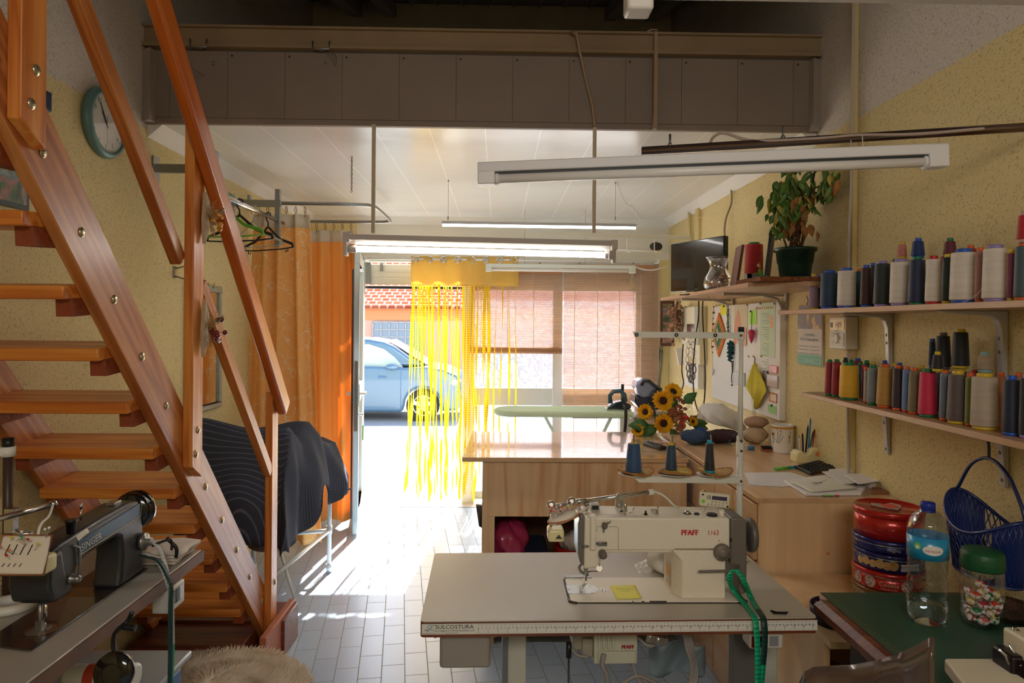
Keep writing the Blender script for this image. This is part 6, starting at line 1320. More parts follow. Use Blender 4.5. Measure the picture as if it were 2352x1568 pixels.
def leaf(g,p,d,up_,l,w_,curl=.2):
    d=V(d).normalized();s=d.cross(V(up_)).normalized();n_=s.cross(d);pts=[]
    for k in range(7):
        t=k/6;wd=w_*math.sin(PI*t**.75)*.5;c=V(p)+d*l*t-n_*curl*l*t*t;c.x=min(c.x,XR-.03);pts+=[c-s*wd-n_*-.1*wd,c,c+s*wd-n_*-.1*wd]
    g.add(pts,[(k*3+i,k*3+i+1,(k+1)*3+i+1,(k+1)*3+i)for k in range(6)for i in(0,1)],True)
for(u,v,dx,dz,l)in((1490,975,-.8,.0,.12),(1500,985,-.7,-.3,.1),(1540,985,.3,-.4,.08),(1580,965,.9,-.1,.12),(1590,975,.9,-.2,.1),(1545,940,0,1,.1),(1570,925,.6,.5,.1),(1510,985,-.9,-.1,.12)):leaf(g,P(u,v,y=fy_-.03),(dx,-.1,dz),(0,-1,.3),l,l*.6)
g.build('leaves',GRN,bq,solid=.0012)
g=B()
for k in range(70):leaf(g,P(1560+rn.gauss(0,12),955+rn.gauss(0,18),y=fy_-.03+rn.uniform(-.03,.04)),(rn.uniform(-1,1),rn.uniform(-.6,.3),rn.uniform(-1,.4)),(rn.uniform(-1,1),-1,.3),rn.uniform(.025,.05),rn.uniform(.016,.03),rn.uniform(.2,1))
g.build('dried_leaves',mat((176,112,78),.7,var=(40,(140,78,52))),bq,solid=.001)
g=B()
for k in range(8):g.sph(P(1570+rn.uniform(-6,18),962+rn.uniform(-5,18),y=fy_-.05),.008)
g.build('red_buds',mat((210,40,30),.5),bq)
bt=thing('plastic_bottle','clear plastic bottle with dark red cap behind the sunflowers','bottle',(P(1580,950,y=4.3).x,4.3,CZ))
B().lathe([(.035,0),(.035,.14),(.015,.18),(.013,.20)],(P(1580,950,y=4.1).x,4.07,DZ+.001),n=20).build('body',CLEAR,bt);B().lathe([(.014,.198),(.014,.225)],(P(1580,950,y=4.1).x,4.07,DZ+.001),n=16).build('cap',mat((120,20,34),.4),bt)
# ================================================================ right wall
def R(u,v,d=0.0):return P(u,v,x=XR-d)
def MR(p,dz=0):return Matrix(((0,0,-1,p[0]),(-1,0,0,p[1]),(0,1,0,p[2]),(0,0,0,1)))   # text on the thread-shelf wall, read from the room
def flat(u0,v0,u1,v1,d,th=.002):
    """box on the wall between two pixel corners, standing d off the wall"""
    a,b_=R(u0,v0,d),R(u1,v1,d);g=B();g.box(XR-d-th,XR-d,min(a.y,b_.y),max(a.y,b_.y),min(a.z,b_.z),max(a.z,b_.z));return g
BDX=.035
pb=thing('pin_board','large white foam pin board on the thread-shelf wall','pin board',R(1710,950))
a,b_=R(1636,697,BDX),R(1790,958,BDX)
B().box(XR-BDX,XR-.001,b_.y,a.y,1.075,1.692).build('foam_sheet',mat((236,232,226),.85,bump=(160,.2)),pb,bev=.002)
def note_(name,u0,v0,u1,v1,c,label,cat='note',d=BDX+.001,th=.001):return tag(flat(u0,v0,u1,v1,d,th).build(name,mat(c,.75)),label,cat)
lst=note_('printed_list',1747,697,1780,822,(206,220,190),'tall pale green printed sheet pinned at the top corner of the board','paper');lst_y=R(1747,700,BDX).y,R(1780,700,BDX).y
g=B();a=R(1750,715,BDX+.003)
for k in range(26):
    if k%7==5:continue
    z=a.z-.015-k*.0125;g.box(XR-BDX-.0025,XR-BDX-.002,lst_y[1]+.07,lst_y[0]-.03-.03*((k*7)%3),z,z+.003)
g.build('print_lines',mat((150,165,140),.7),lst)
g=B()
for k in range(9):g.sph((XR-BDX-.003,lst_y[1]+.02+k*.03,1.662),.008,(.2,1,1),8,5)
g.box(XR-BDX-.0025,XR-BDX-.002,lst_y[1]+.02,lst_y[1]+.06,1.55,1.62);g.build('print_motif',mat((232,180,130),.7),lst)
fp=note_('fashion_picture',1687,700,1717,792,(222,206,170),'fashion picture of a pink jacket pinned on the board','picture')
g=B();yA,yB=R(1687,0,BDX).y,R(1717,0,BDX).y;g.prism([(XR-BDX-.003,yB+(yA-yB)*i,z)for i,z in[(.2,1.44),(.25,1.55),(.38,1.63),(.5,1.66),(.62,1.63),(.78,1.55),(.8,1.44),(.5,1.47)]],(.0008,0,0));g.build('printed_jacket',mat((226,160,128),.7),fp)
note_('pattern_strip',1703,752,1714,795,(228,178,150),'narrow pink paper strip beneath the fashion picture','paper',BDX+.0045)
note_('sticky_note',1655,700,1669,723,(244,232,60),'bright yellow sticky note at the top of the pin board')
g=flat(1722,713,1738,745,BDX+.001);tag(g.build('sticky_note',mat((184,240,90),.7)),'lime green sticky note behind the hanging crochet heart','note')
tg_=note_('red_bordered_card',1767,900,1784,926,(236,222,196),'small cream card with a red border low on the pin board','card')
g=B();a,b_=R(1767,900,BDX+.003),R(1784,926,BDX+.003)
for(y0,y1,z0,z1)in((b_.y,a.y,a.z-.006,a.z),(b_.y,a.y,b_.z,b_.z+.006),(b_.y,b_.y+.008,b_.z,a.z),(a.y-.008,a.y,b_.z,a.z)):g.box(XR-BDX-.003,XR-BDX-.002,y0,y1,z0,z1)
g.build('card_border',mat((226,110,96),.6),tg_)
note_('green_note',1764,928,1783,952,(170,220,150),'green note pinned at the bottom corner of the board')
# diamond weave ornaments
def diamond(u,v0,v1,w_,cols,label,d,off=0):
    t=thing('woven_diamond',label,'wall ornament',R(u,v1,d),'things pinned on the foam board');a=R(u,v0,d);b_=R(u,v1,d);c=(a+b_)/2;hh=(a.z-b_.z)/2
    for k,cc in enumerate(cols):
        s=1-k/len(cols);s2=1-(k+1)/len(cols)+.02
        o=[V((c.x-.002*k,c.y,c.z+hh*s)),V((c.x-.002*k,c.y-w_*s,c.z)),V((c.x-.002*k,c.y,c.z-hh*s)),V((c.x-.002*k,c.y+w_*s,c.z))]
        i_=[V((c.x-.002*k,c.y,c.z+hh*s2)),V((c.x-.002*k,c.y-w_*s2,c.z)),V((c.x-.002*k,c.y,c.z-hh*s2)),V((c.x-.002*k,c.y+w_*s2,c.z))]
        g=B()
        for m_ in range(4):g.prism([o[m_],o[(m_+1)%4],i_[(m_+1)%4],i_[m_]],(-.006,0,0))
        g.build('yarn_band',mat(cc,.9,bump=(200,.6)),t)
    return t
diamond(1652,718,820,.14,[(236,130,60),(226,150,90),(110,150,90),(60,120,96),(200,190,150),(236,130,60)],'orange and green woven yarn diamond on the pin board',BDX+.004)
g=B();p0=R(1637,703,BDX+.006)
for k in range(9):p=R(1639-.3*k,705+k*13,BDX+.008);g.sph(p,.008 if k%2 else.005,(1,1,1),8,6)
g.tube([R(1639,703,BDX+.008),R(1634,800,BDX+.008)],.0015,4);tag(g.build('bead_string',mat((120,70,50),.4)),'string of small brown beads at the edge of the pin board','beads')
g=B();p=R(1637,850,BDX+.006);g.tube([R(1636,800,BDX+.006),p],.0015,4);g.k=1;g.prism([V((p.x,p.y+dy,p.z+dz))for dy,dz in[(0,-.035),(.02,-.008),(.018,.004),(.008,.008),(0,.0),(-.008,.008),(-.018,.004),(-.02,-.008)]],(-.006,0,0));tag(g.build('heart_tag',[mat((150,140,130),.6),mat((206,204,196),.4)]),'small pale heart tag hanging on a string at the board edge','heart')
g=B();rn=random.Random(6);pts=[]
for k in range(40):t=k/39;p=R(1672,712+55*t,BDX+.012);pts.append(p+V((.006*math.sin(k*2.1),.012*math.sin(k*1.7)*(.4+t),.006*math.cos(k*2.3))))
g.tube(pts,.0035,6);tag(g.build('green_braid',mat((20,120,70),.6)),'green braided cord ornament hanging on the pin board','braid')
g=B();pts=[]
for k in range(60):t=k/59;p=R(1677,786+42*t,BDX+.02);w_=.03*math.sin(PI*min(1,t+.12));pts.append(p+V((.012*math.sin(k*2.4),w_*math.sin(k*1.9),.008*math.cos(k*1.9))))
g.tube(pts,.0075,6);tag(g.build('scrunchie',mat((16,84,90),.7)),'dark teal fabric scrunchie pinned on the board','scrunchie')
g=B();g.tube([R(1681,828,BDX+.01),R(1682,850,BDX+.01),R(1680,868,BDX+.01),R(1681,880,BDX+.01)],.003,5);g.tube([R(1684,828,BDX+.01),R(1683,855,BDX+.01)],.003,5);g.sph(R(1681,884,BDX+.01),.006);tag(g.build('black_cord',BLACK),'knotted black cord hanging below the teal scrunchie','cord')
ht=thing('crochet_heart','pink crochet heart hanging from a green cord on the pin board','heart',R(1725,790,BDX));p=R(1726,768,BDX+.02)
g=B();g.sph(p+V((0,.012,.01)),.017,(.8,1,1.1),14,10);g.sph(p+V((0,-.012,.01)),.017,(.8,1,1.1),14,10);g.lathe([(.026,.01),(.022,-.015),(.012,-.038),(.001,-.052)],p,n=18,sx=.6);g.build('body',mat((206,50,84),.8,bump=(220,.8)),ht)
g=B();g.cord([p+V((0,0,.02)),R(1727,716,BDX+.006)],.002,5);g.build('cord',mat((40,70,50),.7),ht)
yk=thing('yellow_cloth_kite','folded yellow cloth with trailing threads pinned on the board','cloth',R(1738,930,BDX))
Y3=cloth('yellow_cloth',(222,204,84),.05)
def yf_(i,j):
    w_=(.22+0)*(j/.55 if j<.55 else(1-j)/.45);t=R(1733+6*j,834+106*j,BDX+.015+.018*math.sin(PI*j));return t+V((-.014*math.sin(PI*i*3+j*4)*(.5 if j in(0,1)else 1),(.5-i)*w_*1.1+.02*(j-.5),0))
g=B();g.grid(yf_,14,16);g.build('cloth',Y3,yk,solid=.003)
g=B();g.tube([R(1733,820,BDX+.01),R(1734,826,BDX+.01),R(1733,834,BDX+.012)],.004,6);g.tube([R(1734,940,BDX+.02),R(1735,960,.06),R(1745,985,.07),R(1755,1000,.08)],.0015,4);g.tube([R(1722,850,.06),R(1726,900,.07),R(1730,960,.07),R(1738,990,.08)],.0009,4);g.tube([R(1731,850,.06),R(1745,880,.07),R(1730,905,.07),R(1732,960,.07)],.0009,4);g.build('threads',mat((150,120,110),.7),yk)
for(u0,v0,u1,v1,c,lb)in((1755,850,1765,876,(70,60,66),'dark packet of needles on the pin board'),(1770,838,1788,858,(232,130,100),'coral packet of haberdashery at the board edge'),(1765,858,1789,892,(206,180,160),'clear packet with orange and green card on the pin board')):
    tag(flat(u0,v0,u1,v1,BDX+.001,.01).build('haberdashery_packet',mat(c,.2,coat=.6),bev=.003),lb,'packet','haberdashery packets on the pin board')
tag(flat(1690,852,1712,888,BDX+.001,.008).build('snap_card',mat((200,204,206),.3,bump=(50,.5)),bev=.003),'pale card of fasteners behind the thread stand pole','card')
g=B()
for(u,v,c)in((1746,697,0),(1778,697,0),(1662,703,1),(1672,711,1),(1645,702,0),(1716,700,0),(1724,715,1),(1775,903,0),(1772,931,1),(1730,818,0),(1719,818,0),(1748,818,0)):g.k=c;g.sph(R(u,v,BDX+.006),.006,n=8,h=6)
pt=g.build('push_pins',[BRASS,mat((20,70,60),.4)],pb)
# wall calendar
ca_=thing('wall_calendar','hanging wall calendar with autumn photo and pale green footer','calendar',R(1858,838));d=.012
a,b_=R(1833,702,d),R(1887,840,d);y0,y1=b_.y,a.y;zt2,zb2=a.z-.0,R(1858,838,d).z;zm=R(1858,755,d).z
B().box(XR-d,XR-.003,y0,y1,zb2,zt2).build('pages',mat((226,218,212),.7),ca_)
def photo():
    m,nt,b=newmat('calendar_photo');v=mapped(nt,(1,9,5));n=nt.nodes.new('ShaderNodeTexNoise');n.inputs['Scale'].default_value=2;link(nt,v,n.inputs['Vector']);c=ramp(nt,n.outputs[0],[(.4,(104,104,124)),(.5,(110,96,90)),(.58,(206,168,84))]);link(nt,c,b.inputs['Base Color']);b.inputs['Roughness'].default_value=.4;return m
B().box(XR-d-.001,XR-d,y0,y1,zm,zt2).build('photo',photo(),ca_)
B().box(XR-d-.001,XR-d,y0,y1,zb2,zb2+.05).build('footer',mat((150,206,184),.7),ca_)
g=B();g.text('7 AVENTURAS',MR((XR-d-.0012,(y0+y1)/2,zm-.035)),.018);g.text('PARA OS meses seguintes!',MR((XR-d-.0012,(y0+y1)/2,zm-.055)),.017)
g.build('heading',mat((70,110,110),.7),ca_);g=B();g.text('@aventuras',MR((XR-d-.0012,(y0+y1)/2,zb2+.016)),.018);g.build('footer_text',mat((214,236,226),.7),ca_)
g=B()
for r_ in range(6):
    for c in range(14):
        y=y1-.02-(y1-y0-.04)*(c+(c>6)*.8)/14.5;z=zm-.085-r_*.017;g.box(XR-d-.0012,XR-d-.0008,y-.003,y+.001,z,z+.004)
g.build('dates',mat((130,126,124),.7),ca_)
g=B();g.tube([R(1853,680,.01),R(1856,690,.015),R(1852,700,.01)],.002,5);g.build('hook',STEEL,ca_)
# heater control box
hb_=thing('heater_control','white wall timer box with dial beside the calendar','timer',R(1930,800));d=.055
a=R(1905,727,d);b2=R(1942,803,d);y0,y1,z1,z0=b2.y,a.y,a.z,R(1920,801,d).z
B().box(XR-d,XR-.001,y0,y1,z0,z1).build('case',mat((228,224,214),.45),hb_,bev=.004)
B().box(XR-d-.002,XR-d,y0+.01,y1-.01,(z0+z1)/2+.012,z1-.012).build('name_plate',mat((244,226,180),.2,coat=.6),hb_)
g=B();g.text('HJM',MR((XR-d-.0026,(y0+y1)/2-.014,(z0+z1)/2+.022)),.034,sx=.85);q_=B();g.box(XR-d-.0028,XR-d-.002,y1-.034,y1-.014,(z0+z1)/2+.022,(z0+z1)/2+.044);g.build('maker_letters',BLACK,hb_)
B().box(XR-d-.003,XR-d,y0+.012,y1-.012,z0+.012,(z0+z1)/2).build('dial_plate',mat((214,208,196),.4),hb_)
g=B(Matrix(((0,0,-1,XR-d-.003),(-1,0,0,(y0+y1)/2),(0,1,0,z0+.045),(0,0,0,1))));g.lathe([(.022,0),(.021,.004),(.01,.005)],n=24);g.bar((-.026,0,.007),(.026,0,.007),.006,.006);g.build('dial_knob',mat((236,232,222),.4),hb_)
g=B();
for k in range(11):a=-.6+k*(PI+1.2)/10;c=V((XR-d-.0036,(y0+y1)/2-math.cos(a)*.030,z0+.045+math.sin(a)*.030));g.bar(c,c+V((0,-math.cos(a)*.006,math.sin(a)*.006)),.001,.0015,(1,0,0))
g.build('dial_marks',GREYM,hb_)
# trunking and cables along the wall
TR=mat((222,200,140),.5)
yt=R(1966,500).y
g=B();g.box(XR-.02,XR-.001,yt-.012,yt+.018,DZ,3.4);g.box(XR-.026,XR-.001,yt-.04,yt+.02,1.79,1.81);g.box(XR-.026,XR-.001,yt-.03,yt+.03,2.34,2.355);tag(g.build('wall_cable_trunking',TR),'cream cable trunking running floor to roof on the thread-shelf wall','trunking')
g=B();g.cord([(XR-.028,yt-.02,3.4),(XR-.03,yt-.022,2.6),(XR-.03,yt-.015,2.1),(XR-.028,yt-.0,1.9),(XR-.028,yt+.0,1.2),(XR-.028,yt-.01,DZ+.01)],.006,8);tag(g.build('wall_cable',mat((196,188,176),.5)),'grey cable clipped along the cream trunking','cable')
g=B();a=R(1606,468);g.box(XR-.02,XR-.001,a.y-.05,a.y+.03,1.75,a.z);g.box(XR-.03,XR-.001,a.y-.07,a.y+.05,a.z-.12,a.z-.10);tag(g.build('wall_duct',TR),'wide cream duct behind the television','duct')
g=B();g.tube([R(1583,484,.02),R(1583,500,.02),R(1586,560,.02)],.012,8);tag(g.build('wall_pipe',TR),'thin cream pipe next to the wide duct','pipe')
g=B();g.cord([R(1679,432,.01),R(1680,465,.02),R(1668,500,.03),R(1664,530,.04),R(1666,565,.04),R(1665,620,.03)],.006,6);tag(g.build('wall_cable_loop',mat((150,132,104),.6)),'loose brown cable dropping from the ceiling behind the television','cable')
# fuse box, framed pictures, canvas by the window corner
g=B();a,b_=R(1572,690,.03),R(1614,770,.03);g.box(XR-.05,XR,b_.y,a.y,1.28,1.70);fb=tag(g.build('wall_fuse_box',mat((226,216,186),.5),bev=.004),'cream wall fuse box under the television shelf','fuse box')
g=B();g.box(XR-.06,XR-.05,b_.y+.12,a.y-.18,1.48,1.57);g.build('latch',CHROME,fb)
g=B();g.box(XR-.056,XR-.05,b_.y+.01,b_.y+.12,1.42,1.70);g.build('grey_door',mat((170,172,150),.5),fb)
cv_=thing('canvas_picture','white canvas with dark looping flower ornament on the thread-shelf wall','picture',R(1600,890));a,b_=R(1578,775,.03),R(1608,890,.03)
ya,yb3,za_,zb3=a.y,b_.y,R(1590,765,.03).z,R(1590,888,.03).z
B().box(XR-.045,XR-.002,yb3,ya,zb3,za_).build('canvas',mat((232,228,220),.8),cv_)
g=B();yc3,zc3=(ya+yb3)/2,(za_+zb3)/2
for k in range(14):
    t=2*PI*k/14;cy3,cz3=yc3+math.cos(t)*(ya-yb3)*.27,zc3+math.sin(t)*(za_-zb3)*.36
    g.tube([(XR-.048,cy3+math.cos(q)*.045,cz3+math.sin(q)*.028)for q in[2*PI*m_/10 for m_ in range(11)]],.004,5)
for k in range(4):g.tube([(XR-.048,yc3+math.cos(q)*.03*(k+1)*.6,zc3+math.sin(q)*.05+(k-1.5)*.03)for q in[2*PI*m_/10 for m_ in range(11)]],.003,5)
g.build('loop_ornament',mat((90,74,58),.6),cv_);g=B();g.sph((XR-.047,yc3,zc3),.03,(.15,1,1.3));g.build('gold_centre',mat((206,160,60),.6),cv_)
fp_=thing('framed_picture','brown framed picture in the corner below the television','picture',(1.1,5.3,1.35));y=5.6
a,b_=P(1517,690,y=y),P(1549,795,y=y)
g=B();g.box(a.x,b_.x,y,y+.02,b_.z,a.z);g.build('frame',mat((96,56,50),.4),fp_,bev=.004);g=B();g.box(a.x+.02,b_.x-.02,y-.003,y,b_.z+.025,a.z-.025);g.build('print',landscape('pale_print'),fp_)
hf=thing('hanging_flowers','bunch of dried flowers hanging upside down beside the framed picture','dried flowers',P(1557,790,y=5.3));rn=random.Random(13)
g=B();t0=P(1556,688,y=5.3)
for k in range(60):e=P(1556+rn.gauss(0,9),715+rn.uniform(0,70),y=5.3+rn.uniform(-.06,.06));g.tube([t0,t0.lerp(e,.5)+V((rn.uniform(-.01,.01),0,0)),e],.002,3)
g.build('stems',mat((130,100,70),.8),hf);g=B()
for k in range(90):p=P(1556+rn.gauss(0,10),735+rn.gauss(0,22),y=5.3+rn.uniform(-.06,.06));g.sph(p,rn.uniform(.008,.02),(1,.6,rn.uniform(.5,1.4)),6,4)
g.build('blooms',mat((190,150,120),.9,var=(30,(140,84,60))),hf)
g=B();g.prism([P(1552,800,y=5.3),P(1572,800,y=5.3),P(1570,838,y=5.3),P(1560,838,y=5.3)],(0,.03,0));tag(g.build('folded_paper',mat((226,218,206),.8)),'pale folded paper hanging under the dried flowers','paper')
CBK=mat((20,20,22),.4)
for k,(pts,lb)in enumerate((([(1605,690),(1604,730),(1597,780),(1592,850),(1594,905),(1600,935),(1608,953)],'black lead hanging closest to the window from the television'),([(1614,690),(1614,730),(1618,800),(1620,870),(1618,915),(1614,940),(1611,948)],'black lead hanging nearest the pin board'),([(1569,790),(1566,850),(1570,880),(1562,905),(1560,925)],'twisted black cord behind the sunflowers'))):
    g=B();g.cord([P(u,v,x=XR-.09)for u,v in pts],.0048,6);
    if k==1:g.tube([P(1608,950,x=XR-.09),P(1602,965,x=XR-.09),P(1601,985,x=XR-.09)],.018,8)
    tag(g.build('hanging_lead',CBK),lb,'cable')
g=B();g.cyl(P(1519,803,y=5.93),P(1512,890,y=5.93),.016,n=10);g.cyl(P(1521,793,y=5.93),P(1519,806,y=5.93),.008,n=8);tag(g.build('hanging_pole',STEEL),'grey metal pole hanging in the corner beside the window','pole')
# ---------------------------------------------------------------- corner shelf with television and plant
WSH=wood('shelf_beech',(168,128,92),(190,148,110),(200,160,122),1,s=.9,rings=3,rough=.4)
ZS=1.753
cs_=thing('wall_shelf','beech corner shelf carrying the television and the potted plant','shelf',(1.3,4,ZS))
A_,B_,C_=P(1517,684,z=ZS),P(1718,648,z=ZS),P(1861,645,z=ZS)
B().prism([(A_.x,A_.y,ZS-.02),(B_.x,B_.y,ZS-.02),(C_.x,C_.y,ZS-.02),(XR,C_.y,ZS-.02),(XR,A_.y,ZS-.02)],(0,0,.019)).build('board',WSH,cs_)
for y in(3.5,4.3):g=B();g.bar((XR-.02,y,ZS-.03),(B_.x+.08,y,ZS-.026),.02,.012);g.box(XR-.012,XR-.002,y-.015,y+.015,ZS-.16,ZS-.02);g.tube([(XR-.02,y,ZS-.10),(XR-.05,y,ZS-.05),(XR-.12,y,ZS-.032)],.008,8);g.build('bracket',mat((196,192,184),.4),cs_)
g=B();
for u in(1628,1640,1665):p=P(u,668,x=B_.x+.05);p.z=ZS-.03;g.tube([p,p+V((0,0,-.01)),p+V((0,-.012,-.022)),p+V((0,-.02,-.012))],.0018,5)
g.build('cup_hooks',BRASS,cs_)
CORKM=mat((160,96,52),.9,bump=(160,.8),var=(120,(110,62,32)))
ck_=B();ck_.box(B_.x+.01,XR-.005,C_.y+.01,C_.y+.30,ZS,ZS+.018);tag(ck_.build('cork_slab',CORKM),'slab of brown cork board lying under the potted plant','cork slab')
ZK=ZS+.0185
pcx,pcy=1.362,3.115
pp=thing('potted_plant','wilting leafy plant in a dark green plastic pot','plant',(pcx,pcy,ZK))
g=B();g.lathe([(.0,.0),(.075,.0),(.105,.008),(.11,.014),(.10,.012),(.07,.004),(0,.004)],(pcx,pcy,ZK),n=36,cap=False);tag(g.build('plant_saucer',mat((214,208,200),.35)),'off-white saucer beneath the dark green plant pot','saucer')
zp0=ZK+.006;hp=P(1828,570,y=pcy).z-zp0
g=B();g.lathe([(.0,0),(.066,0),(.074,hp*.5),(.078,hp*.52),(.084,hp*.88),(.094,hp*.89),(.096,hp),(.088,hp),(.08,hp*.85),(.0,hp*.82)],(pcx,pcy,zp0),n=40,cap=False);g.build('pot',mat((20,62,46),.3,coat=.4),pp)
B().lathe([(.083,hp*.86),(.0,hp*.88)],(pcx,pcy,zp0),n=24,cap=False).build('soil',mat((50,36,26),.95,bump=(60,1)),pp)
rn=random.Random(17);zs_=zp0+hp*.86;g=B()
STEMS=[]
def stem(pts,r):g.tube(pts,[r*(1-.6*k/(len(pts)-1))for k in range(len(pts))],6);STEMS.append(pts)
def pxp(u,v,y=pcy):return P(u,v,y=y-max(0,u-1865)*.0045)
stem([V((pcx,pcy,zs_)),pxp(1832,540),pxp(1838,500),pxp(1846,468),pxp(1840,440),pxp(1826,418),pxp(1824,395)],.008)
stem([V((pcx+.02,pcy,zs_)),pxp(1848,540),pxp(1846,500),pxp(1855,470),pxp(1862,436),pxp(1880,428),pxp(1892,440),pxp(1905,452),pxp(1918,448)],.007)
stem([pxp(1862,440),pxp(1885,446),pxp(1895,460),pxp(1908,460),pxp(1912,440),pxp(1910,410)],.006)
stem([V((pcx-.03,pcy,zs_)),pxp(1800,548),pxp(1798,520),pxp(1806,480),pxp(1800,440),pxp(1790,420)],.005)
stem([V((pcx-.02,pcy+.02,zs_)),pxp(1820,530,pcy+.03),pxp(1815,480,pcy+.04),pxp(1822,430,pcy+.04),pxp(1812,400,pcy+.03)],.005)
for k in range(9):a=rn.uniform(0,6.28);stem([V((pcx+math.cos(a)*.04,pcy+math.sin(a)*.04,zs_)),pxp(1825+rn.uniform(-14,14),540+rn.uniform(-8,8),pcy+rn.uniform(-.04,.03)),pxp(1830+rn.uniform(-18,14),500,pcy+rn.uniform(-.04,.04)),pxp(1826+rn.uniform(-22,22),455,pcy+rn.uniform(-.04,.04))],.004)
g.build('stems',mat((104,70,40),.7,bump=(120,.5)),pp)
B().cyl((pcx+.03,pcy+.02,zs_),pxp(1873,385,pcy+.02),.0045,n=8).build('support_stick',mat((50,34,24),.6),pp)
gr,gy,gb=B(),B(),B()
for k in range(200):
    r_=rn.random();u=1825+rn.gauss(0,27)if r_<.78 else 1902+rn.gauss(0,13);v=(445+rn.gauss(0,30))if r_<.78 else 415+rn.gauss(0,20)
    if r_<.12:u,v=1795+rn.gauss(0,12),505+rn.gauss(0,18)
    if v>560:v=540
    q=gr if rn.random()<.62 else(gy if rn.random()<.6 else gb)
    leaf(q,pxp(u,v,pcy+rn.uniform(-.08,.06)),(rn.uniform(-.6,.6),rn.uniform(-.6,.3),rn.uniform(-1,-.4)),(rn.uniform(-.5,.5),-1,.4),rn.uniform(.045,.075),rn.uniform(.018,.032),rn.uniform(.1,.5))
for k in range(22):leaf(gb,pxp(1838+rn.gauss(0,14),505+rn.gauss(0,22),pcy+rn.uniform(-.07,.03)),(rn.uniform(-.5,.5),-.3,-1),(rn.uniform(-.5,.5),-1,.4),rn.uniform(.04,.07),rn.uniform(.02,.035),.5)
gr.build('green_leaves',mat((112,148,66),.4,var=(25,(70,110,46)),coat=.2),pp,solid=.0008);gy.build('yellow_leaves',mat((216,196,96),.5,var=(25,(160,160,70))),pp,solid=.0008);gb.build('dry_leaves',mat((160,106,60),.7,var=(25,(196,136,80))),pp,solid=.0008)
# television
tv=thing('television','small black flat-screen television angled on the corner shelf','television',(1.15,3.95,ZS))
bl,br_=V((1.045,4.14,0)),V((1.232,3.72,0));dT=(br_-bl);wT=dT.length;z0t=P(1533,672,y=4.14).z;hT=.298
MT=Matrix(((dT.x/wT,0,-dT.y/wT*-1,bl.x),(dT.y/wT,0,dT.x/wT*-1,bl.y),(0,1,0,z0t),(0,0,0,1)))
nT=V((dT.y,-dT.x,0)).normalized();MT=Matrix(((dT.x/wT,0,nT.x,bl.x),(dT.y/wT,0,nT.y,bl.y),(0,1,0,z0t),(0,0,0,1)))
B(MT).box(0,wT,0,hT,-.035,0).build('housing',BLACKG,tv,bev=.006)
B(MT).box(.014,wT-.014,.028,hT-.014,.0,.001).build('screen',mat((26,22,24),.18,coat=.5),tv)
g=B();g.text('PHILIPS',MT@Matrix.Translation((wT*.52,.011,.0012)),.008);g.build('maker_letters',mat((150,150,155),.4),tv)
g=B(MT);g.box(wT*.4,wT*.6,-.02,.02,-.05,-.03);g.box(wT*.25,wT*.75,-.0215,-.014,-.14,.02);g.build('stand',BLACKG,tv)
def where(a,lay,D,key):
    s=['wall side','window side','room side','camera side'][int((a%(2*PI))/(PI/2)+.5)%4];l=['bottom','second','third','fourth','top','top'][lay]
    D[(key,s,l)]=n=D.get((key,s,l),0)+1;return '%s layer, %s%s'%(l,s,['',', further in',', innermost',', hidden one',', last one'][min(n-1,4)])
# vase of shells
vc=P(1649,664,y=3.58);vc.z=ZS;sR=3.58/F
prof=[(.0,.0),(24*sR,.0),(31*sR,.012),(33*sR,.035),(30*sR,.065),(22*sR,.095),(18.5*sR,.12),(21*sR,.145),(29*sR,.172)]
g=B();g.lathe(prof+[(28.3*sR,.172),(20.2*sR,.145),(17.7*sR,.12),(21*sR,.095),(29*sR,.065),(32*sR,.035),(30*sR,.014),(0,.008)],vc,n=40,cap=False);tag(g.build('shell_vase',CLEAR),'clear waisted glass vase half full of sea shells','vase')
sc_c=[(214,176,140),(232,212,190),(196,130,90),(236,226,214),(160,110,84)];rn=random.Random(19)
scn=['tan','pale pink','rust orange','white','brown'];SN={}
for k in range(45):
    z=rn.uniform(.012,.085);rmax=(28 if z<.06 else 20)*sR*.85;a=rn.uniform(0,6.28);q=math.sqrt(rn.random())*rmax
    M=Matrix.Translation(vc+V((math.cos(a)*q,math.sin(a)*q,z)))@Matrix.Rotation(rn.uniform(0,6),4,'Z')@Matrix.Rotation(rn.uniform(-1.2,1.2),4,'X');g=B(M);r=rn.uniform(.008,.013);g.lathe([(.0005,.35*r),(r*.5,.3*r),(r,0),(r*.9,-.05*r),(.0005,.15*r)],n=10,sx=1,sy=.8)
    tag(g.build('sea_shell',mat(sc_c[k%5],.4)),'%s sea shell in the waisted glass vase, %s'%(scn[k%5],where(a,int(z/.025),SN,scn[k%5])),'shell','sea shells in the vase')
# frames, red cone, figurine
def board3(name,quad,th_,m,label,cat,bev=.002):
    g=B();n_=(V(quad[1])-V(quad[0])).cross(V(quad[3])-V(quad[0])).normalized();g.prism(quad,n_*th_);return tag(g.build(name,m,bev=bev),label,cat)
def sh(u,y):p=P(u,660,y=y);return V((p.x,y,ZS+.0005))
a0=sh(1682,3.42);a1=sh(1696,3.28);tl=P(1707,570,y=3.44)
board3('photo_frame',[a0,a1,a1+V((.035,.015,tl.z-ZS)),a0+V((.035,.015,tl.z-ZS))],.014,mat((120,62,34),.5),'brown wooden photo frame seen edge-on, leaning beside the shell vase','photo frame')
b0=P(1753,648,y=3.22);b0.z=ZK;b1=V((b0.x+.06,b0.y+.11,ZK));hz=P(1770,532,y=3.22).z-ZK
board3('photo_frame',[b0,b1,b1+V((.035,.02,hz-.012)),b0+V((.035,.02,hz))],.012,mat((66,76,92),.5),'blue-grey photo frame seen from behind, with its strut, by the plant pot','photo frame')
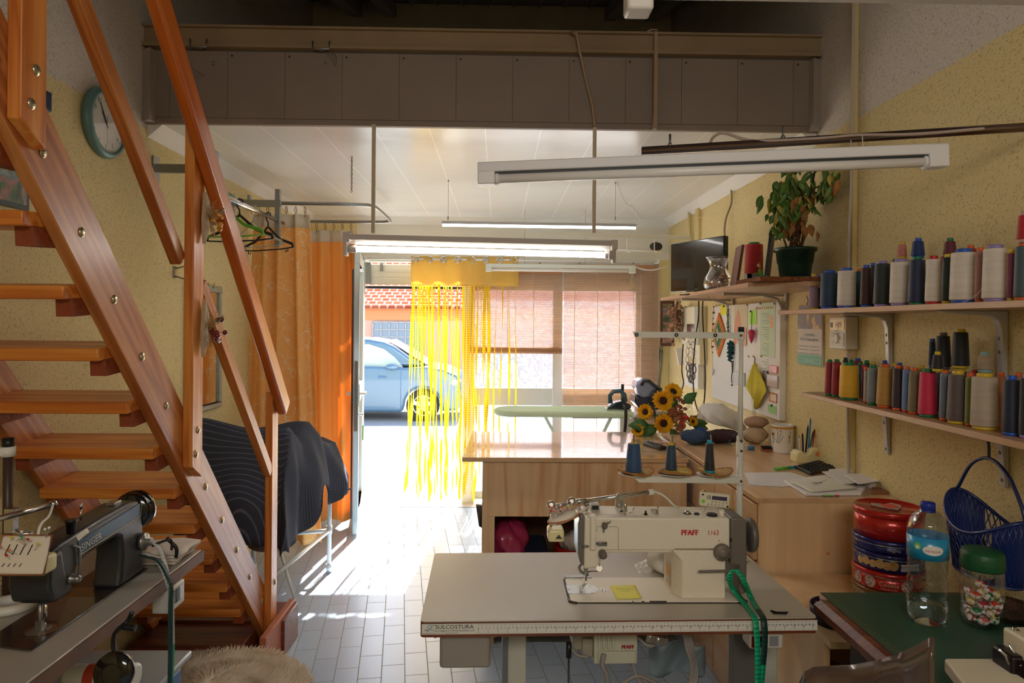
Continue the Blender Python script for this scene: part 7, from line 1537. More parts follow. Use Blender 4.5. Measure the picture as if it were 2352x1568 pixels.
g=B();c=b0.lerp(b1,.4)+V((.03,.0,.11));g.bar(c+V((-.012,-.01,0)),c+V((-.05,-.02,-.10)),.03,.003,(1,0,0));
redc=P(1731,655,y=3.5);redc.z=ZS+.0005;cone('thread_cone','big bright red thread cone with green cap between the two photo frames',None,redc,px2m(21,3.5),px2m(20,3.5),P(1731,557,y=3.5).z-ZS,(196,24,24),(30,140,90),n=30)
fg=thing('seamstress_figurine','tiny painted figurine of a person at a sewing machine','figurine',P(1737,648,y=3.18));f0=P(1737,648,y=3.16);f0.z=ZK+0;
def FP(u,v):return P(u,v,y=f0.y)
g=B();g.box(FP(1720,0).x,FP(1758,0).x,f0.y-.03,f0.y+.03,ZK,ZK+.006);g.build('base',mat((30,80,150),.4),fg,bev=.002)
g=B();g.prism([FP(1717,645)*1,FP(1742,645),FP(1740,628),FP(1715,628)],(0,.03,0));g.box(FP(1722,0).x,FP(1732,0).x,f0.y,f0.y+.015,FP(0,622).z,FP(0,612).z);g.box(FP(1724,0).x,FP(1728,0).x,f0.y,f0.y+.015,FP(0,628).z,FP(0,618).z);g.build('toy_machine',mat((120,130,140),.4),fg)
g=B();g.tube([FP(1746,646),FP(1747,634),FP(1746,624),FP(1745,617)],[.012,.013,.010,.005],10);g.tube([FP(1745,624),FP(1740,630),FP(1734,627)],[.005,.004,.0035],7);g.build('figure_body',mat((110,170,60),.5),fg)
g=B();g.sph(FP(1744,609),.0105);g.build('head',mat((226,180,150),.5),fg);g=B();g.sph(FP(1746,607),.0118,(1,1,1.1));g.sph(FP(1748,614),.007);g.build('hair',mat((170,90,30),.6),fg)
g=B();g.box(f0.x+.02,f0.x+.05,f0.y+.0,f0.y+.03,ZK+.006,ZK+.03);g.build('stool',mat((50,130,170),.4),fg)
tag(B().box(redc.x-.10,redc.x-.055,3.28,3.33,ZS,ZS+.035).build('small_box',mat((206,196,176),.6)),'small cream box next to the brown photo frame','box')

# ---------------------------------------------------------------- thread shelves
ZU,ZL=1.635,1.292;XE=1.262
su=thing('wall_shelf','upper beech shelf of thread cones on white brackets','shelf',(1.38,2.2,ZU))
yU=P(1786,708,x=XE).y;B().box(XE,XR-.001,1.20,yU,ZU-.018,ZU).build('board',WSH,su,bev=.0015)
sl=thing('wall_shelf','lower beech shelf of thread cones under the first one','shelf',(1.38,2.2,ZL))
yL=P(1840,892,x=XE).y;B().prism([(XE,1.2,ZL-.018),(XR-.001,1.2,ZL-.018),(XR-.001,yL+.02,ZL-.018),(XE,yL,ZL-.018)],(0,0,.018)).build('board',WSH,sl,bev=.0015)
BRK=mat((206,204,204),.35,.1)
def bracket(y,z,parent,drop,screws):
    g=B();w_=.013
    g.prism([(XR-.002,y-w_,z-.019),(XE+.03,y-w_,z-.019),(XE+.03,y-w_,z-.024),(XR-.05,y-w_,z-.034),(XR-.032,y-w_,z-.045),(XR-.022,y-w_,z-.075),(XR-.012,y-w_,z-drop),(XR-.002,y-w_,z-drop)],(0,2*w_,0));b=g.build('bracket',BRK,parent,bev=.003)
    g=B()
    for dz in screws:
        fx=XR-.012-.010*max(0,1-(dz-.075)/max(.01,drop-.075));g.sph((fx,y,z-dz),.006,(.4,1,1),10,6)
    g.build('screw',GREYP,b)
bracket(R(2048,800).y,ZU,su,.30,(.10,.13));bracket(R(2310,800).y,ZU,su,.32,(.10,.14));bracket(R(2043,960).y,ZL,sl,.21,(.06,.09,.19));bracket(R(2312,1060).y,ZL,sl,.19,(.06,.09,.17))
W_,LAV,GRNc,BLU,YLW,ORG,RED_=(228,216,202),(150,130,190),(30,120,70),(40,90,190),(214,180,50),(214,96,40),(190,30,40)
def place(lst,zsh,off,k,shelfname):
    for(l,r,t,b,c,cap,row,phrase,*ex)in lst:
        ul,ur,vt=off[0]+l/k,off[0]+r/k,off[1]+t/k;x=XE+(.055,.150,.19)[row];uc=(ul+ur)/2
        base=P(uc,800,x=x);base.z=zsh+.0006
        if ex:
            base.z=P(uc,off[1]+b/k,x=x).z;w0=(ur-ul)*base.y/F/2*.97
            if row:cone('thread_cone','cone mostly hidden beneath the '+phrase.split(' in ')[0].split(' stacked')[0].split(' sticking')[0].split(' standing')[0],'thread cones on the %s shelf'%shelfname,V((x,base.y,zsh+.0006)),w0*1.05,w0*.95,base.z-zsh-.0012,(44,44,56),YLW,n=20)
        wd=(ur-ul)*base.y/F/2*.97;h=P(uc,vt,x=x).z-base.z;h=max(.06,h)
        wt=wd*(.82 if not ex else.8)
        cone('thread_cone',phrase,'thread cones on the %s shelf'%shelfname,base,wd,wt if wd<.03 else wd*.9,h,c,cap,n=24)
UP=[(803,872,780,1000,(164,136,160),YLW,0,'lavender thread cone with yellow cap, first in the row on the upper shelf'),
 (862,897,778,1000,(70,64,110),LAV,1,'violet thread cone half hidden behind the lavender one'),
 (885,1020,755,1000,(36,62,92),BLU,0,'dark teal-blue thread cone with blue cap next to the lavender one'),
 (1008,1138,737,990,W_,BLU,0,'white thread cone with blue cap nearest the lavender end of the upper shelf'),
 (1135,1187,742,985,(20,70,72),ORG,1,'dark green thread cone with orange cap behind the first white cone'),
 (1172,1258,715,985,(66,30,26),BLU,0,'dark brown thread cone with blue cap on the upper shelf'),
 (1243,1282,700,980,(26,34,62),BLU,1,'navy thread cone squeezed behind the dark brown one on the upper shelf'),
 (1268,1395,685,975,(38,46,44),LAV,0,'blackish green thread cone with lavender cap'),
 (1387,1535,672,968,W_,LAV,0,'white thread cone with lavender core beneath the small pink spool'),
 (1400,1440,672,900,(24,90,50),GRNc,2,'green-capped cone barely showing behind the blackish green one'),
 (1435,1505,555,672,(206,128,116),YLW,1,'small pink and yellow spool sticking up behind the white cone',1),
 (1518,1643,655,962,(34,44,78),GRNc,0,'navy thread cone with green cap below the bright blue spool'),
 (1538,1632,523,668,(22,54,112),BLU,1,'bright blue spool standing up behind the navy cone',1),
 (1640,1755,650,955,W_,RED_,0,'white thread cone with red top and bottom rings'),
 (1750,1790,655,930,(176,26,30),RED_,1,'red thread cone wedged behind the red-ringed white cone'),
 (1770,1860,545,660,(110,40,52),GRNc,1,'maroon and green spool sticking up beside the bright blue spool',1),
 (1757,1840,636,940,(26,46,42),YLW,0,'narrow blackish green cone between two white cones'),
 (1822,2010,600,940,W_,BLU,0,'widest white thread cone on the upper shelf, with blue cap'),
 (1915,2010,573,900,(150,26,30),ORG,1,'dark red cone with orange cap behind the widest white cone'),
 (1996,2072,590,935,(166,116,106),ORG,0,'dusty rose thread cone with orange cap'),
 (2055,2230,570,930,W_,LAV,0,'tall white thread cone with lavender rings past the dusty rose cone'),
 (2225,2282,600,920,(136,62,92),YLW,0,'mauve-pink thread cone next to the last white cone'),
 (2280,2400,552,918,(72,90,98),ORG,0,'slate grey cone with orange base at the near end of the upper shelf'),
 (2300,2400,330,556,(186,26,34),(190,160,150),0,'tall red cone rising above the slate grey cone',1)]
place(UP,ZU,(1600,380),3.128,'upper')
LO=[(295,380,648,935,(156,28,52),GRNc,0,'first crimson cone on the lower shelf, next to the calendar'),
 (355,447,645,940,(158,22,36),GRNc,0,'second crimson cone, leaning against the broad yellow one'),
 (425,600,675,960,(232,176,36),GRNc,0,'broad bright yellow thread cone with green rings'),
 (450,506,630,900,(40,60,50),(30,60,46),2,'dark green capped cone behind the crimson pair'),
 (500,560,648,900,(70,40,44),GRNc,1,'green-capped dark cone behind the broad yellow one'),
 (540,640,636,930,(130,24,40),BLU,2,'dark red cone with blue cap behind the broad yellow one'),
 (585,650,672,950,(30,70,56),GRNc,1,'bottle-green cone between the yellow and grey cones'),
 (640,700,655,960,(40,80,60),GRNc,2,'dark green cone at the back beside the grey one'),
 (622,672,700,970,(112,30,42),RED_,1,'maroon cone behind the thin beige one'),
 (643,690,715,1005,(196,180,160),ORG,0,'thin beige cone in front of the maroon one'),
 (672,783,697,1025,(128,134,132),GRNc,0,'grey thread cone with green rings'),
 (693,765,668,960,(180,150,110),YLW,1,'yellow-capped cone behind the grey one'),
 (762,915,690,1035,(190,140,60),ORG,0,'mustard thread cone with orange rings'),
 (800,868,656,990,(60,80,130),BLU,2,'blue-capped cone behind the mustard one'),
 (885,952,682,990,(120,120,130),YLW,1,'grey cone with yellow-green cap behind the dark brown one'),
 (930,1005,676,990,(150,40,40),BLU,2,'cone with blue cap behind the dark brown one'),
 (900,1010,700,1058,(56,36,40),ORG,0,'dark brown cone with orange base'),
 (990,1080,710,1070,(102,128,176),ORG,0,'light blue thread cone beside the dark brown one'),
 (1045,1165,722,1098,(122,112,80),ORG,0,'olive thread cone with trailing red thread'),
 (1120,1205,700,1040,(150,140,60),YLW,1,'yellow-green capped cone behind the olive one'),
 (1140,1305,732,1125,(214,34,74),GRNc,0,'vivid pink-red thread cone with green rings'),
 (1228,1292,460,722,(26,50,90),BLU,2,'slim navy cone stacked behind the tall black pair',1),
 (1290,1425,405,735,(34,34,34),(110,106,104),1,'tall black cone with grey cap in the stacked pair',1),
 (1437,1590,372,728,(34,38,40),YLW,1,'tallest black cone with yellow rings in the stacked pair',1),
 (1258,1360,615,756,(34,28,28),YLW,0,'small black spool with yellow cap in front of the tall black cones',1),
 (1328,1425,742,1130,(112,122,142),ORG,0,'grey-blue thread cone behind the pink-red one'),
 (1400,1590,750,1165,(96,84,80),YLW,0,'wide brown-grey thread cone with yellow base'),
 (1600,1690,742,1080,(160,60,50),RED_,1,'red-capped cone behind the leaf-green one'),
 (1668,1798,620,765,(190,166,140),(140,190,200),1,'sand coloured spool with pale blue cap stacked above the beige cone',1),
 (1558,1650,770,1180,(122,130,62),ORG,0,'leaf-green thread cone with orange cap'),
 (1618,1845,770,1215,(186,170,148),YLW,0,'very wide beige thread cone with yellow rings'),
 (1835,1930,764,1215,(166,100,56),ORG,1,'rust brown cone with orange cap beside the very wide beige one'),
 (1897,2060,795,1275,(26,32,56),BLU,0,'navy blue thread cone with blue rings at the near end of the lower shelf'),
 (1990,2085,766,1220,(170,104,60),ORG,1,'orange-capped brown cone behind the navy end cone'),
 (2050,2170,780,1290,(30,30,36),LAV,0,'black cone with lavender base after the navy one')]
place(LO,ZL,(1820,660),3.919,'lower')
g=B();pr=P(2070,640,x=XE-.0);g.tube([P(2198,700,x=XE-.001),P(2225,688,x=XE+.01),P(2245,676,x=XE+.03),P(2256,662,x=XE+.03)],.0006,4);g.tube([P(1935,694,x=XE+.01),P(1942,705,x=XE-.002),P(1936,725,x=XE-.004),P(1945,745,x=XE-.01)],.0005,4);tag(g.build('hanging_loose_thread',mat((220,210,196),.7)),'loose white thread ends trailing over the upper shelf edge','thread')
# ---------------------------------------------------------------- basket on the wall
bk=thing('hanging_basket','navy blue plastic lattice basket hanging from a hook on the thread-shelf wall','basket',R(2262,1320));NB=mat((26,44,104),.35,coat=.2)
by=R(2262,1200,.12).y;bxm=XR-.11
def rimp(a,top=1):
    y=by+math.cos(a)*.135;x=bxm+math.sin(a)*.085;z=1.035+.035*math.cos(2*a)*1+.012*math.cos(a)
    return V((x,y,z))
def botp(a):return V((bxm+math.sin(a)*.065,by+math.cos(a)*.11,.875))
g=B();n=40;g.tube([rimp(2*PI*k/n)for k in range(n+1)],.0055,7);g.tube([botp(2*PI*k/n)for k in range(n+1)],.004,6);g.build('rim',NB,bk)
g=B();gs=B()
for k in range(n):
    a0,a1=2*PI*k/n,2*PI*(k+1)/n
    gs.tube([rimp(a0),rimp(a0+.16).lerp(botp(a0+.16),.34),rimp(a0+.32).lerp(botp(a0+.32),.67),botp(a0+.48)],.0022,4);gs.tube([rimp(a0),rimp(a0-.16).lerp(botp(a0-.16),.34),rimp(a0-.32).lerp(botp(a0-.32),.67),botp(a0-.48)],.0022,4)
    g.add([rimp(a0).lerp(botp(a0),.72),rimp(a1).lerp(botp(a1),.72),botp(a1),botp(a0)],[(0,1,2,3)])
    if k<5 or k>n-6:g.add([rimp(a0),rimp(a1),botp(a1),botp(a0)],[(0,1,2,3)])
    if n//2-5<k<n//2+5:g.add([rimp(a0),rimp(a1),botp(a1),botp(a0)],[(0,1,2,3)])
g.add([botp(2*PI*k/n)for k in range(n)],[tuple(range(n))]);g.build('panel',NB,bk,solid=.002);gs.build('lattice',NB,bk)
hk=R(2280,1098,.10);g=B();g.cord([rimp(0),V((bxm,by+.12,1.10)),V((bxm,by+.07,1.17)),V((bxm,by,1.20)),V((bxm,by-.07,1.17)),V((bxm,by-.12,1.10)),rimp(PI)],.005,8);g.build('handle',NB,bk)
hs=B();h0=V((bxm,by,1.203));h1=V((XR-.03,R(2310,1035).y,1.275));hs.cord([h0+V((0,0,-.006)),h0+V((0,0,.03)),h0+V((-.006,-.005,.05)),h0+V((0,0,.065)),h0+V((.012,-.01,.072)),h0.lerp(h1,.5)+V((0,0,.02)),h1],.0042,7);tag(hs.build('hanging_hook',mat((50,56,76),.4)),'grey-blue double hook holding the basket to the shelf bracket','hook')
# ---------------------------------------------------------------- ceiling lamps
LW=mat((214,210,206),.4);LWd=mat((232,230,226),.35)
# lit lamp on two rods
la=thing('ceiling_tube_lamp','lit tube lamp hanging on two beige rods below the mezzanine edge','lamp',(.0,3.15,1.95));yl=3.15
def LP_(u,v):return P(u,v,y=yl)
a,b_=LP_(797,545),LP_(1412,560)
LM=Matrix.Translation(a);dirv=(b_-a);Ln=dirv.length;LM=frame(a,dirv,(0,0,1))@Matrix.Rotation(0,4,'X')  # x along lamp, y up, z toward camera?
g=B(LM);g.prism([(0,.012,-.03),(0,.012,.03),(0,-.012,.035),(0,-.026,.012),(0,-.026,-.012),(0,-.012,-.035)],(Ln,0,0));g.build('housing',mat((216,206,198),.45),la,bev=.002)
g=B(LM);g.prism([(.04,-.013,.034),(.04,-.013,-.034),(.04,-.03,-.018),(.04,-.03,.018)],(Ln-.06,0,0));g.build('reflector',LWd,la)
g=B(LM);g.box(-.012,.02,-.025,.02,-.038,.038);g.box(-.012,.006,-.085,-.02,-.02,.02);g.build('end_cap',mat((212,202,194),.45),la,bev=.003);g=B(LM);g.box(Ln-.02,Ln+.008,-.03,.015,-.038,.038);g.box(Ln-.012,Ln+.004,-.09,-.03,-.02,.02);g.build('end_cap',mat((212,202,194),.45),la,bev=.003)
TUBE_ON=emis((255,250,240),22.0)
g=B(LM);g.cyl((.045,-.052,0),(Ln-.045,-.052,0),.0135,n=16);g.build('tube',TUBE_ON,la)
HLM=mat((206,196,188),.45);g=B(LM);g.cyl((0,-.052,0),(.045,-.052,0),.0175,n=14);g.build('lamp_holder',HLM,la);g=B(LM);g.cyl((Ln-.045,-.052,0),(Ln-.006,-.052,0),.0175,n=14);g.box(Ln-.03,Ln-.01,-.075,-.035,.014,.03);g.build('lamp_holder',HLM,la)
for u in(857,1364):p=LP_(u,535);B().box(p.x-.008,p.x+.008,yl-.008,yl+.008,p.z-.0,ZC-.0).build('suspension_rod',mat((206,188,156),.5),la)
# thin LED bar further back
lb=thing('ceiling_led_bar','lit slim LED bar hung on thin wires from the white ceiling','lamp',(.3,4.2,2.1));yb4=4.35
a,b_=P(1015,512,y=yb4),P(1461,519,y=yb4);dirv=b_-a;Ln=dirv.length;M2=frame(a,dirv,(0,0,1))
g=B(M2);g.box(0,Ln,-.006,.012,-.014,.014);g.build('housing',mat((168,164,160),.45),lb,bev=.002)
g=B(M2);g.box(.004,Ln-.004,-.020,-.0062,-.011,.011);g.build('diffuser',emis((255,252,246),9.0,'lit_diffuser'),lb)
g=B()
for u in(1029,1413):p=P(u,503,y=yb4);g.cyl(p,(p.x,p.y,ZC-.001),.0012,n=5);g.cyl(p+V((0,0,-.005)),p+V((0,0,.016)),.0045,n=8);g.cyl((p.x,p.y,ZC-.012),(p.x,p.y,ZC),.004,n=8)
g.build('suspension_wire',STEEL,lb)
g=B();q=P(1461,517,y=yb4);g.cord([q,q+V((.035,0,0)),q+V((.042,0,.02)),P(1455,485,y=yb4),P(1432,458,y=yb4),P(1420,425,y=yb4),V((P(1418,400,y=yb4).x,yb4,ZC))],.003,6);g.cord([P(1466,492,y=yb4),P(1446,472,y=yb4)],.009,8);g.build('cord',LWd,lb)
# unlit lamp by the window
lc=thing('ceiling_tube_lamp','unlit white tube lamp on thin wires just before the bamboo blinds','lamp',(.3,5.5,1.95));yc5=5.45
a,b_=P(1117,612,y=yc5),P(1458,616,y=yc5);dirv=b_-a;Ln=dirv.length;M2=frame(a,dirv,(0,0,1))
g=B(M2);g.box(.0,Ln,-.004,.022,-.025,.025);g.build('housing',mat((226,232,222),.4),lc,bev=.003)
g=B(M2);g.cyl((.04,-.022,0),(Ln-.04,-.022,0),.013,n=14);g.build('tube',mat((240,236,226),.3),lc)
g=B(M2);g.box(-.005,.045,-.04,.02,-.022,.022);g.build('lamp_holder',mat((226,232,222),.4),lc,bev=.003);g=B(M2);g.box(Ln-.045,Ln+.005,-.04,.02,-.022,.022);g.build('lamp_holder',mat((226,232,222),.4),lc,bev=.003)
g=B()
for u in(1205,1344):p=P(u,610,y=yc5);g.cyl(p,(p.x,p.y,ZC-.001),.0012,n=5)
for u in(1240,1331,1455):p=P(u,606,y=yc5);g.cyl(p,p+V((0,0,.012)),.006,n=8)
g.build('suspension_wire',STEEL,lc)
g=B();g.cord([P(1458,612,y=yc5),P(1475,618,y=yc5),P(1500,620,y=yc5),P(1530,612,y=yc5+.1)],.006,6);g.build('cord',LWd,lc)
# unlit lamp close to the camera, tied to a steel tube
ld_=thing('ceiling_steel_tube','dark stainless steel tube fixed to the thread-shelf wall above the unlit lamp','tube',(1.0,2.0,2.1))
sA,sB=P(1474,347,y=2.02),R(2420,288)
g=B();g.tube([sA,sB],.0125,20,cap=False);g.tube([sA,sA+(sB-sA)*.002],.0125,20);g.build('tube',mat((120,104,96),.22,1.0),ld_)
g=B();g.cyl(sA+(sB-sA).normalized()*-.001,sA+(sB-sA).normalized()*-.0005,.009,n=16);g.build('bore',BLACK,ld_)
g=B()
for u in(1545,1819):
    t=(u-1474)/(2352-1474);p=P(u,330,y=sA.y+(sB.y-sA.y)*t*.93);q=sA.lerp(sB,t*.93);g.cyl(q,q+V((0,0,.045)),.0035,n=8);g.cyl(q+V((0,0,.010)),q+V((0,0,.02)),.009,.004,n=10)
g.build('threaded_rod',STEEL,ld_)
le=thing('ceiling_tube_lamp','large unlit white tube lamp tied under the dark steel tube','lamp',(.6,1.8,2.0))
yA5,yB5=1.92,1.80
a,b_=P(1099,389,y=yA5),P(2170,346,y=yB5);dirv=b_-a;Ln=dirv.length;M2=frame(a,dirv,(0,0,1))
g=B(M2);g.prism([(.0,.016,-.022),(.0,.016,.022),(.0,-.012,.024),(.0,-.012,-.024)],(Ln,0,0));g.build('housing',mat((230,228,230),.4),le,bev=.003)
g=B(M2);g.box(.0,Ln,-.018,-.0122,-.014,.014);g.build('housing_groove',mat((34,40,44),.5),le)
g=B(M2);g.cyl((.05,-.029,.004),(Ln-.05,-.029,.004),.0135,n=20);g.build('tube',mat((240,236,234),.3),le)
g=B(M2);g.box(0,.048,-.046,-.010,-.022,.026);g.cyl((.048,-.029,.004),(.058,-.029,.004),.0165,n=20);g.build('lamp_holder',mat((232,229,229),.35),le,bev=.003);g=B(M2);g.box(Ln-.05,Ln,-.046,.014,-.022,.024);g.cyl((Ln-.06,-.029,.004),(Ln-.05,-.029,.004),.0175,n=20);g.build('lamp_holder',mat((232,229,229),.35),le,bev=.003)
g=B(M2);g.box(.008,.036,-.034,-.018,.026,.0265);g.box(.014,.018,-.004,.004,.0232,.0238);g.build('holder_detail',mat((232,230,228),.3),le)
g=B();q=P(1967,340,y=1.86);g.tube([q+V((0,-.03,.03)),q+V((0,-.035,-.02)),q+V((0,-.02,-.035)),q+V((0,.02,-.03)),q+V((0,.03,.03))],.0016,5);tag(g.build('hanging_cable_tie',mat((226,214,190),.5)),'white cable tie strapping the big unlit lamp to the steel tube','cable tie')
g=B();g.cord([P(1630,332,y=2.0),P(1636,318,y=1.99),P(1650,307,y=1.98),P(1670,307,y=1.97),P(1720,322,y=1.96),P(1790,322,y=1.93),P(1900,316,y=1.90),P(1970,310,y=1.88),P(2100,308,y=1.84),P(2250,296,y=1.83),R(2352,288)],.0042,8);tag(g.build('hanging_lamp_cable',mat((190,170,160),.45)),'beige mains cable lying along the dark steel tube','cable')
# lamp right above the camera, only its edge in the picture
lf=thing('ceiling_tube_lamp','pale lamp housing along the very top edge of the picture','lamp',(1.0,1.2,2.15))
a,b_=P(1440,-14,y=1.30),P(2420,0,y=1.22);
g=B();g.bar(a+V((0,0,.012)),b_+V((0,0,.012)),.05,.024);g.build('housing',mat((214,206,198),.5),lf,bev=.003)
g=B();q=P(1465,0,y=1.3);g.box(q.x-.025,q.x+.025,1.27,1.32,P(0,11,y=1.3).z,q.z+.03);g.build('lamp_holder',mat((220,212,204),.4),lf,bev=.006)
g=B();g.cyl((.6,1.27,2.19),(.6,1.27,2.86),.005,n=8);g.build('suspension_rod',STEEL,lf)
hp_=thing('ceiling_added_fill','added pale housing of the fill light, out of view behind the camera','lamp',lo.location)  # unseen housing and rods, added to carry the fill light
mh=Matrix.Translation(lo.location)@Matrix.Rotation(math.radians(48),4,'X');B(mh).box(-.62,.62,-.27,.27,.006,.05).build('housing',LW,hp_,bev=.004)
for x in(-.4,.4):p=mh@V((x,0,.05));B().cyl(p,(p.x,p.y,2.85),.005,n=8).build('suspension_rod',STEEL,hp_)
# chain, perforated rail, black spot on the ceiling, antenna
g=B();p=P(808,360,y=3.75)
for k in range(17):
    c=V((p.x,p.y,ZC-.008-k*.0115));M=Matrix.Translation(c)@Matrix.Rotation(k*PI/2,4,'Z')@Matrix.Rotation(PI/2,4,'X');q=B(M);g.M=M;g.tube([(.0045*math.cos(a),.008*math.sin(a),0)for a in[2*PI*m_/8 for m_ in range(9)]],.0014,5,cap=False)
g.M=None;tag(g.build('ceiling_chain',mat((90,84,76),.4,.8)),'short metal chain hanging from the white ceiling','chain')
pr_=B();b_=R(1592,546,.0);a=P(1236,535,y=b_.y);pr_.bar(a,b_,.003,.03);tag(pr_.build('hanging_perforated_rail',mat((206,200,180),.5)),'cream perforated rail crossing behind the hanging lamps to the thread-shelf wall','rail')
g=B();a=P(1400,572,y=5.6);b_=P(1520,578,y=5.6);g.tube([a,b_],.008,8)
for u in(1440,1503):p=P(u,548,y=5.3);q=P(u,574,y=5.3);g.tube([p,q,q+V((.01,0,-.02)),q+V((.03,0,-.015))],.004,6)
tag(g.build('ceiling_hook_rod',WHITE),'white rod with S-hooks over the window','rod')
g=B(Matrix.Translation(P(1507,566,y=5.8)));g.sph((0,0,0),.055,(1,.4,.7),18,10);tag(g.build('ceiling_black_dome',mat((40,34,34),.3)),'small dark oval dome in the corner above the television','sensor')
# ================================================================ cutting table at the right
kt=thing('sewing_table','sewing table with a rounded brown edge under the green cutting mat','table',(1.2,1.5,0))
B().box(.955,1.47,.80,1.93,TZ-.04,TZ).build('laminate_top',LAM,kt)
g=B();g.prism([(.955,0.80,TZ),(.955,.80,TZ-.04),(.925,.80,TZ-.045),(.905,.80,TZ-.032),(.905,.80,TZ-.012),(.925,.80,TZ-.001)][::-1],(0,1.13,0));g.build('edge_band',EDGE,kt)
for y in(1.0,1.75):
    g=B();g.box(1.12,1.30,y-.03,y+.03,.0,TZ-.04);g.build('leg',mat((96,92,88),.5),kt)
g=B();g.box(.97,.99,.95,1.85,.35,TZ-.045);g.build('side_panel',mat((84,80,76),.5),kt)
def cmat():
    m,nt,b=newmat('cutting_mat_green');v=mapped(nt)
    sp=nt.nodes.new('ShaderNodeSeparateXYZ');link(nt,v,sp.inputs[0]);outs=[]
    for ax in(0,1):
        mu=nt.nodes.new('ShaderNodeMath');mu.operation='MULTIPLY';mu.inputs[1].default_value=100;link(nt,sp.outputs[ax],mu.inputs[0])
        f=nt.nodes.new('ShaderNodeMath');f.operation='FRACT';link(nt,mu.outputs[0],f.inputs[0]);l=nt.nodes.new('ShaderNodeMath');l.operation='LESS_THAN';l.inputs[1].default_value=.06;link(nt,f.outputs[0],l.inputs[0]);outs.append(l)
    mx=nt.nodes.new('ShaderNodeMath');mx.operation='MAXIMUM';link(nt,outs[0].outputs[0],mx.inputs[0]);link(nt,outs[1].outputs[0],mx.inputs[1])
    c=ramp(nt,mx.outputs[0],[(0,(20,74,58)),(1,(110,120,60))]);link(nt,c,b.inputs['Base Color']);b.inputs['Roughness'].default_value=.45;return m
ZM=TZ+.0036
m0,m1,m2=P(1895,1360,z=ZM),P(2142,1568,z=ZM),None
cm_=B().box(.945,1.455,1.12,P(1895,1360,z=ZM).y,TZ+.0006,ZM).build('cutting_mat',cmat(),bev=.0006);tag(cm_,'dark green gridded cutting mat on the table by the thread-shelf wall','cutting mat')
g=B();ytop=P(1895,1360,z=ZM).y
for k in range(0,85):y=ytop-.012-k*.01;g.add([(.953,y,ZM+.0002),(.953+(.006 if k%5 else.011),y,ZM+.0002),(.953+(.006 if k%5 else.011),y+.0012,ZM+.0002),(.953,y+.0012,ZM+.0002)],[(0,1,2,3)])
for k in range(0,48):x=.96+k*.01;g.add([(x,ytop-.008,ZM+.0002),(x+.0012,ytop-.008,ZM+.0002),(x+.0012,ytop-.014,ZM+.0002),(x,ytop-.014,ZM+.0002)],[(0,1,2,3)])
for k in range(0,84,2):g.text(str(k//2),Matrix.Translation((.968,ytop-.015-k*.01,ZM+.0003))@Matrix.Rotation(PI/2,4,'Z'),.006)
g.build('mat_scale',mat((170,150,60),.5),cm_)
# water bottle
wb=thing('water_bottle','clear plastic water bottle with blue cap and blue label on the mat','bottle',P(2128,1425,z=ZM));wc=P(2129,1424,z=ZM);k5=wc.y/F
zc=lambda v:P(2129,v,y=wc.y).z
pr5=[(0,ZM+.003)];vs5=[(1432,28),(1424,40),(1400,43),(1372,43),(1360,39),(1350,42),(1330,42),(1318,38),(1306,42),(1290,41),(1278,42),(1225,42),(1215,43),(1204,41),(1192,36),(1180,28),(1172,17),(1165,14.5),(1160,14.5)]
body=[(r*k5,max(ZM+.001,zc(v)))for v,r in vs5]
g=B();g.lathe([(0,ZM+.010)]+body+[(r*.95,z)for r,z in body[::-1]],(wc.x,wc.y,0),n=40,cap=False);g.build('body',glass('bottle_plastic',tint=(246,250,252),clear=.92,bump=(30,.5)),wb)
wat,wnt,wbs=newmat('water');wbs.inputs['Transmission Weight'].default_value=1;wbs.inputs['Roughness'].default_value=0;wbs.inputs['IOR'].default_value=1.2;wbs.inputs['Base Color'].default_value=(.97,.99,1,1)
g=B();zw=zc(1388);g.lathe([(0,ZM+.012)]+[(r*.93,z)for r,z in body if z<zw]+[(body[3][0]*.93,zw),(0,zw)],(wc.x,wc.y,0),n=36,cap=False);g.build('water',wat,wb)
g=B();g.lathe([(42.6*k5,zc(1276)),(42.8*k5,zc(1226))],(wc.x,wc.y,0),n=48,cap=False);lbw=g.build('label',mat((40,150,200),.3,coat=.4),wb,solid=.0004)
g=B();g.lathe([(15.5*k5,zc(1172)),(15.8*k5,zc(1157)),(15*k5,zc(1153)),(.001,zc(1152))],(wc.x,wc.y,0),n=28);g.lathe([(16*k5,zc(1174)),(16*k5,zc(1170))],(wc.x,wc.y,0),n=28);g.build('cap',mat((30,50,150),.35),wb)
def cyl_text(g,t,c3,R3,ang0,z,size,sx=1,off=.0008):
    vs,fs=glyphs(t,'CENTER');out=[]
    for p in vs:
        s=p[0]*size*sx;a=ang0+s/R3;out.append(V((c3.x+math.sin(a)*(R3+off),c3.y-math.cos(a)*(R3+off),z+p[1]*size)))
    g.add(out,fs)
def cyl_disc(g,c3,R3,ang0,z,rx,rz,off=.0005,n=24):
    pts=[];m_=16
    for k in range(m_+1):q=-1+2*k/m_;a=ang0+q*rx/R3;h=rz*math.sqrt(max(0,1-q*q))+1e-5;pts+=[V((c3.x+math.sin(a)*(R3+off),c3.y-math.cos(a)*(R3+off),z+s*h))for s in(-1,1)]
    g.add(pts,[(2*k,2*k+2,2*k+3,2*k+1)for k in range(m_)])
def cyl_rect(g,c3,R3,a0,a1,z0,z1,off=.0005,n=8):
    pts=[]
    for k in range(n+1):a=a0+(a1-a0)*k/n;pts+=[V((c3.x+math.sin(a)*(R3+off),c3.y-math.cos(a)*(R3+off),z))for z in(z0,z1)]
    g.add(pts,[(2*k,2*k+2,2*k+3,2*k+1)for k in range(n)])
RL=42.8*k5;face=math.atan2(-(wc.x),wc.y)*-1*-1;fa0=-math.atan2(wc.x,wc.y)
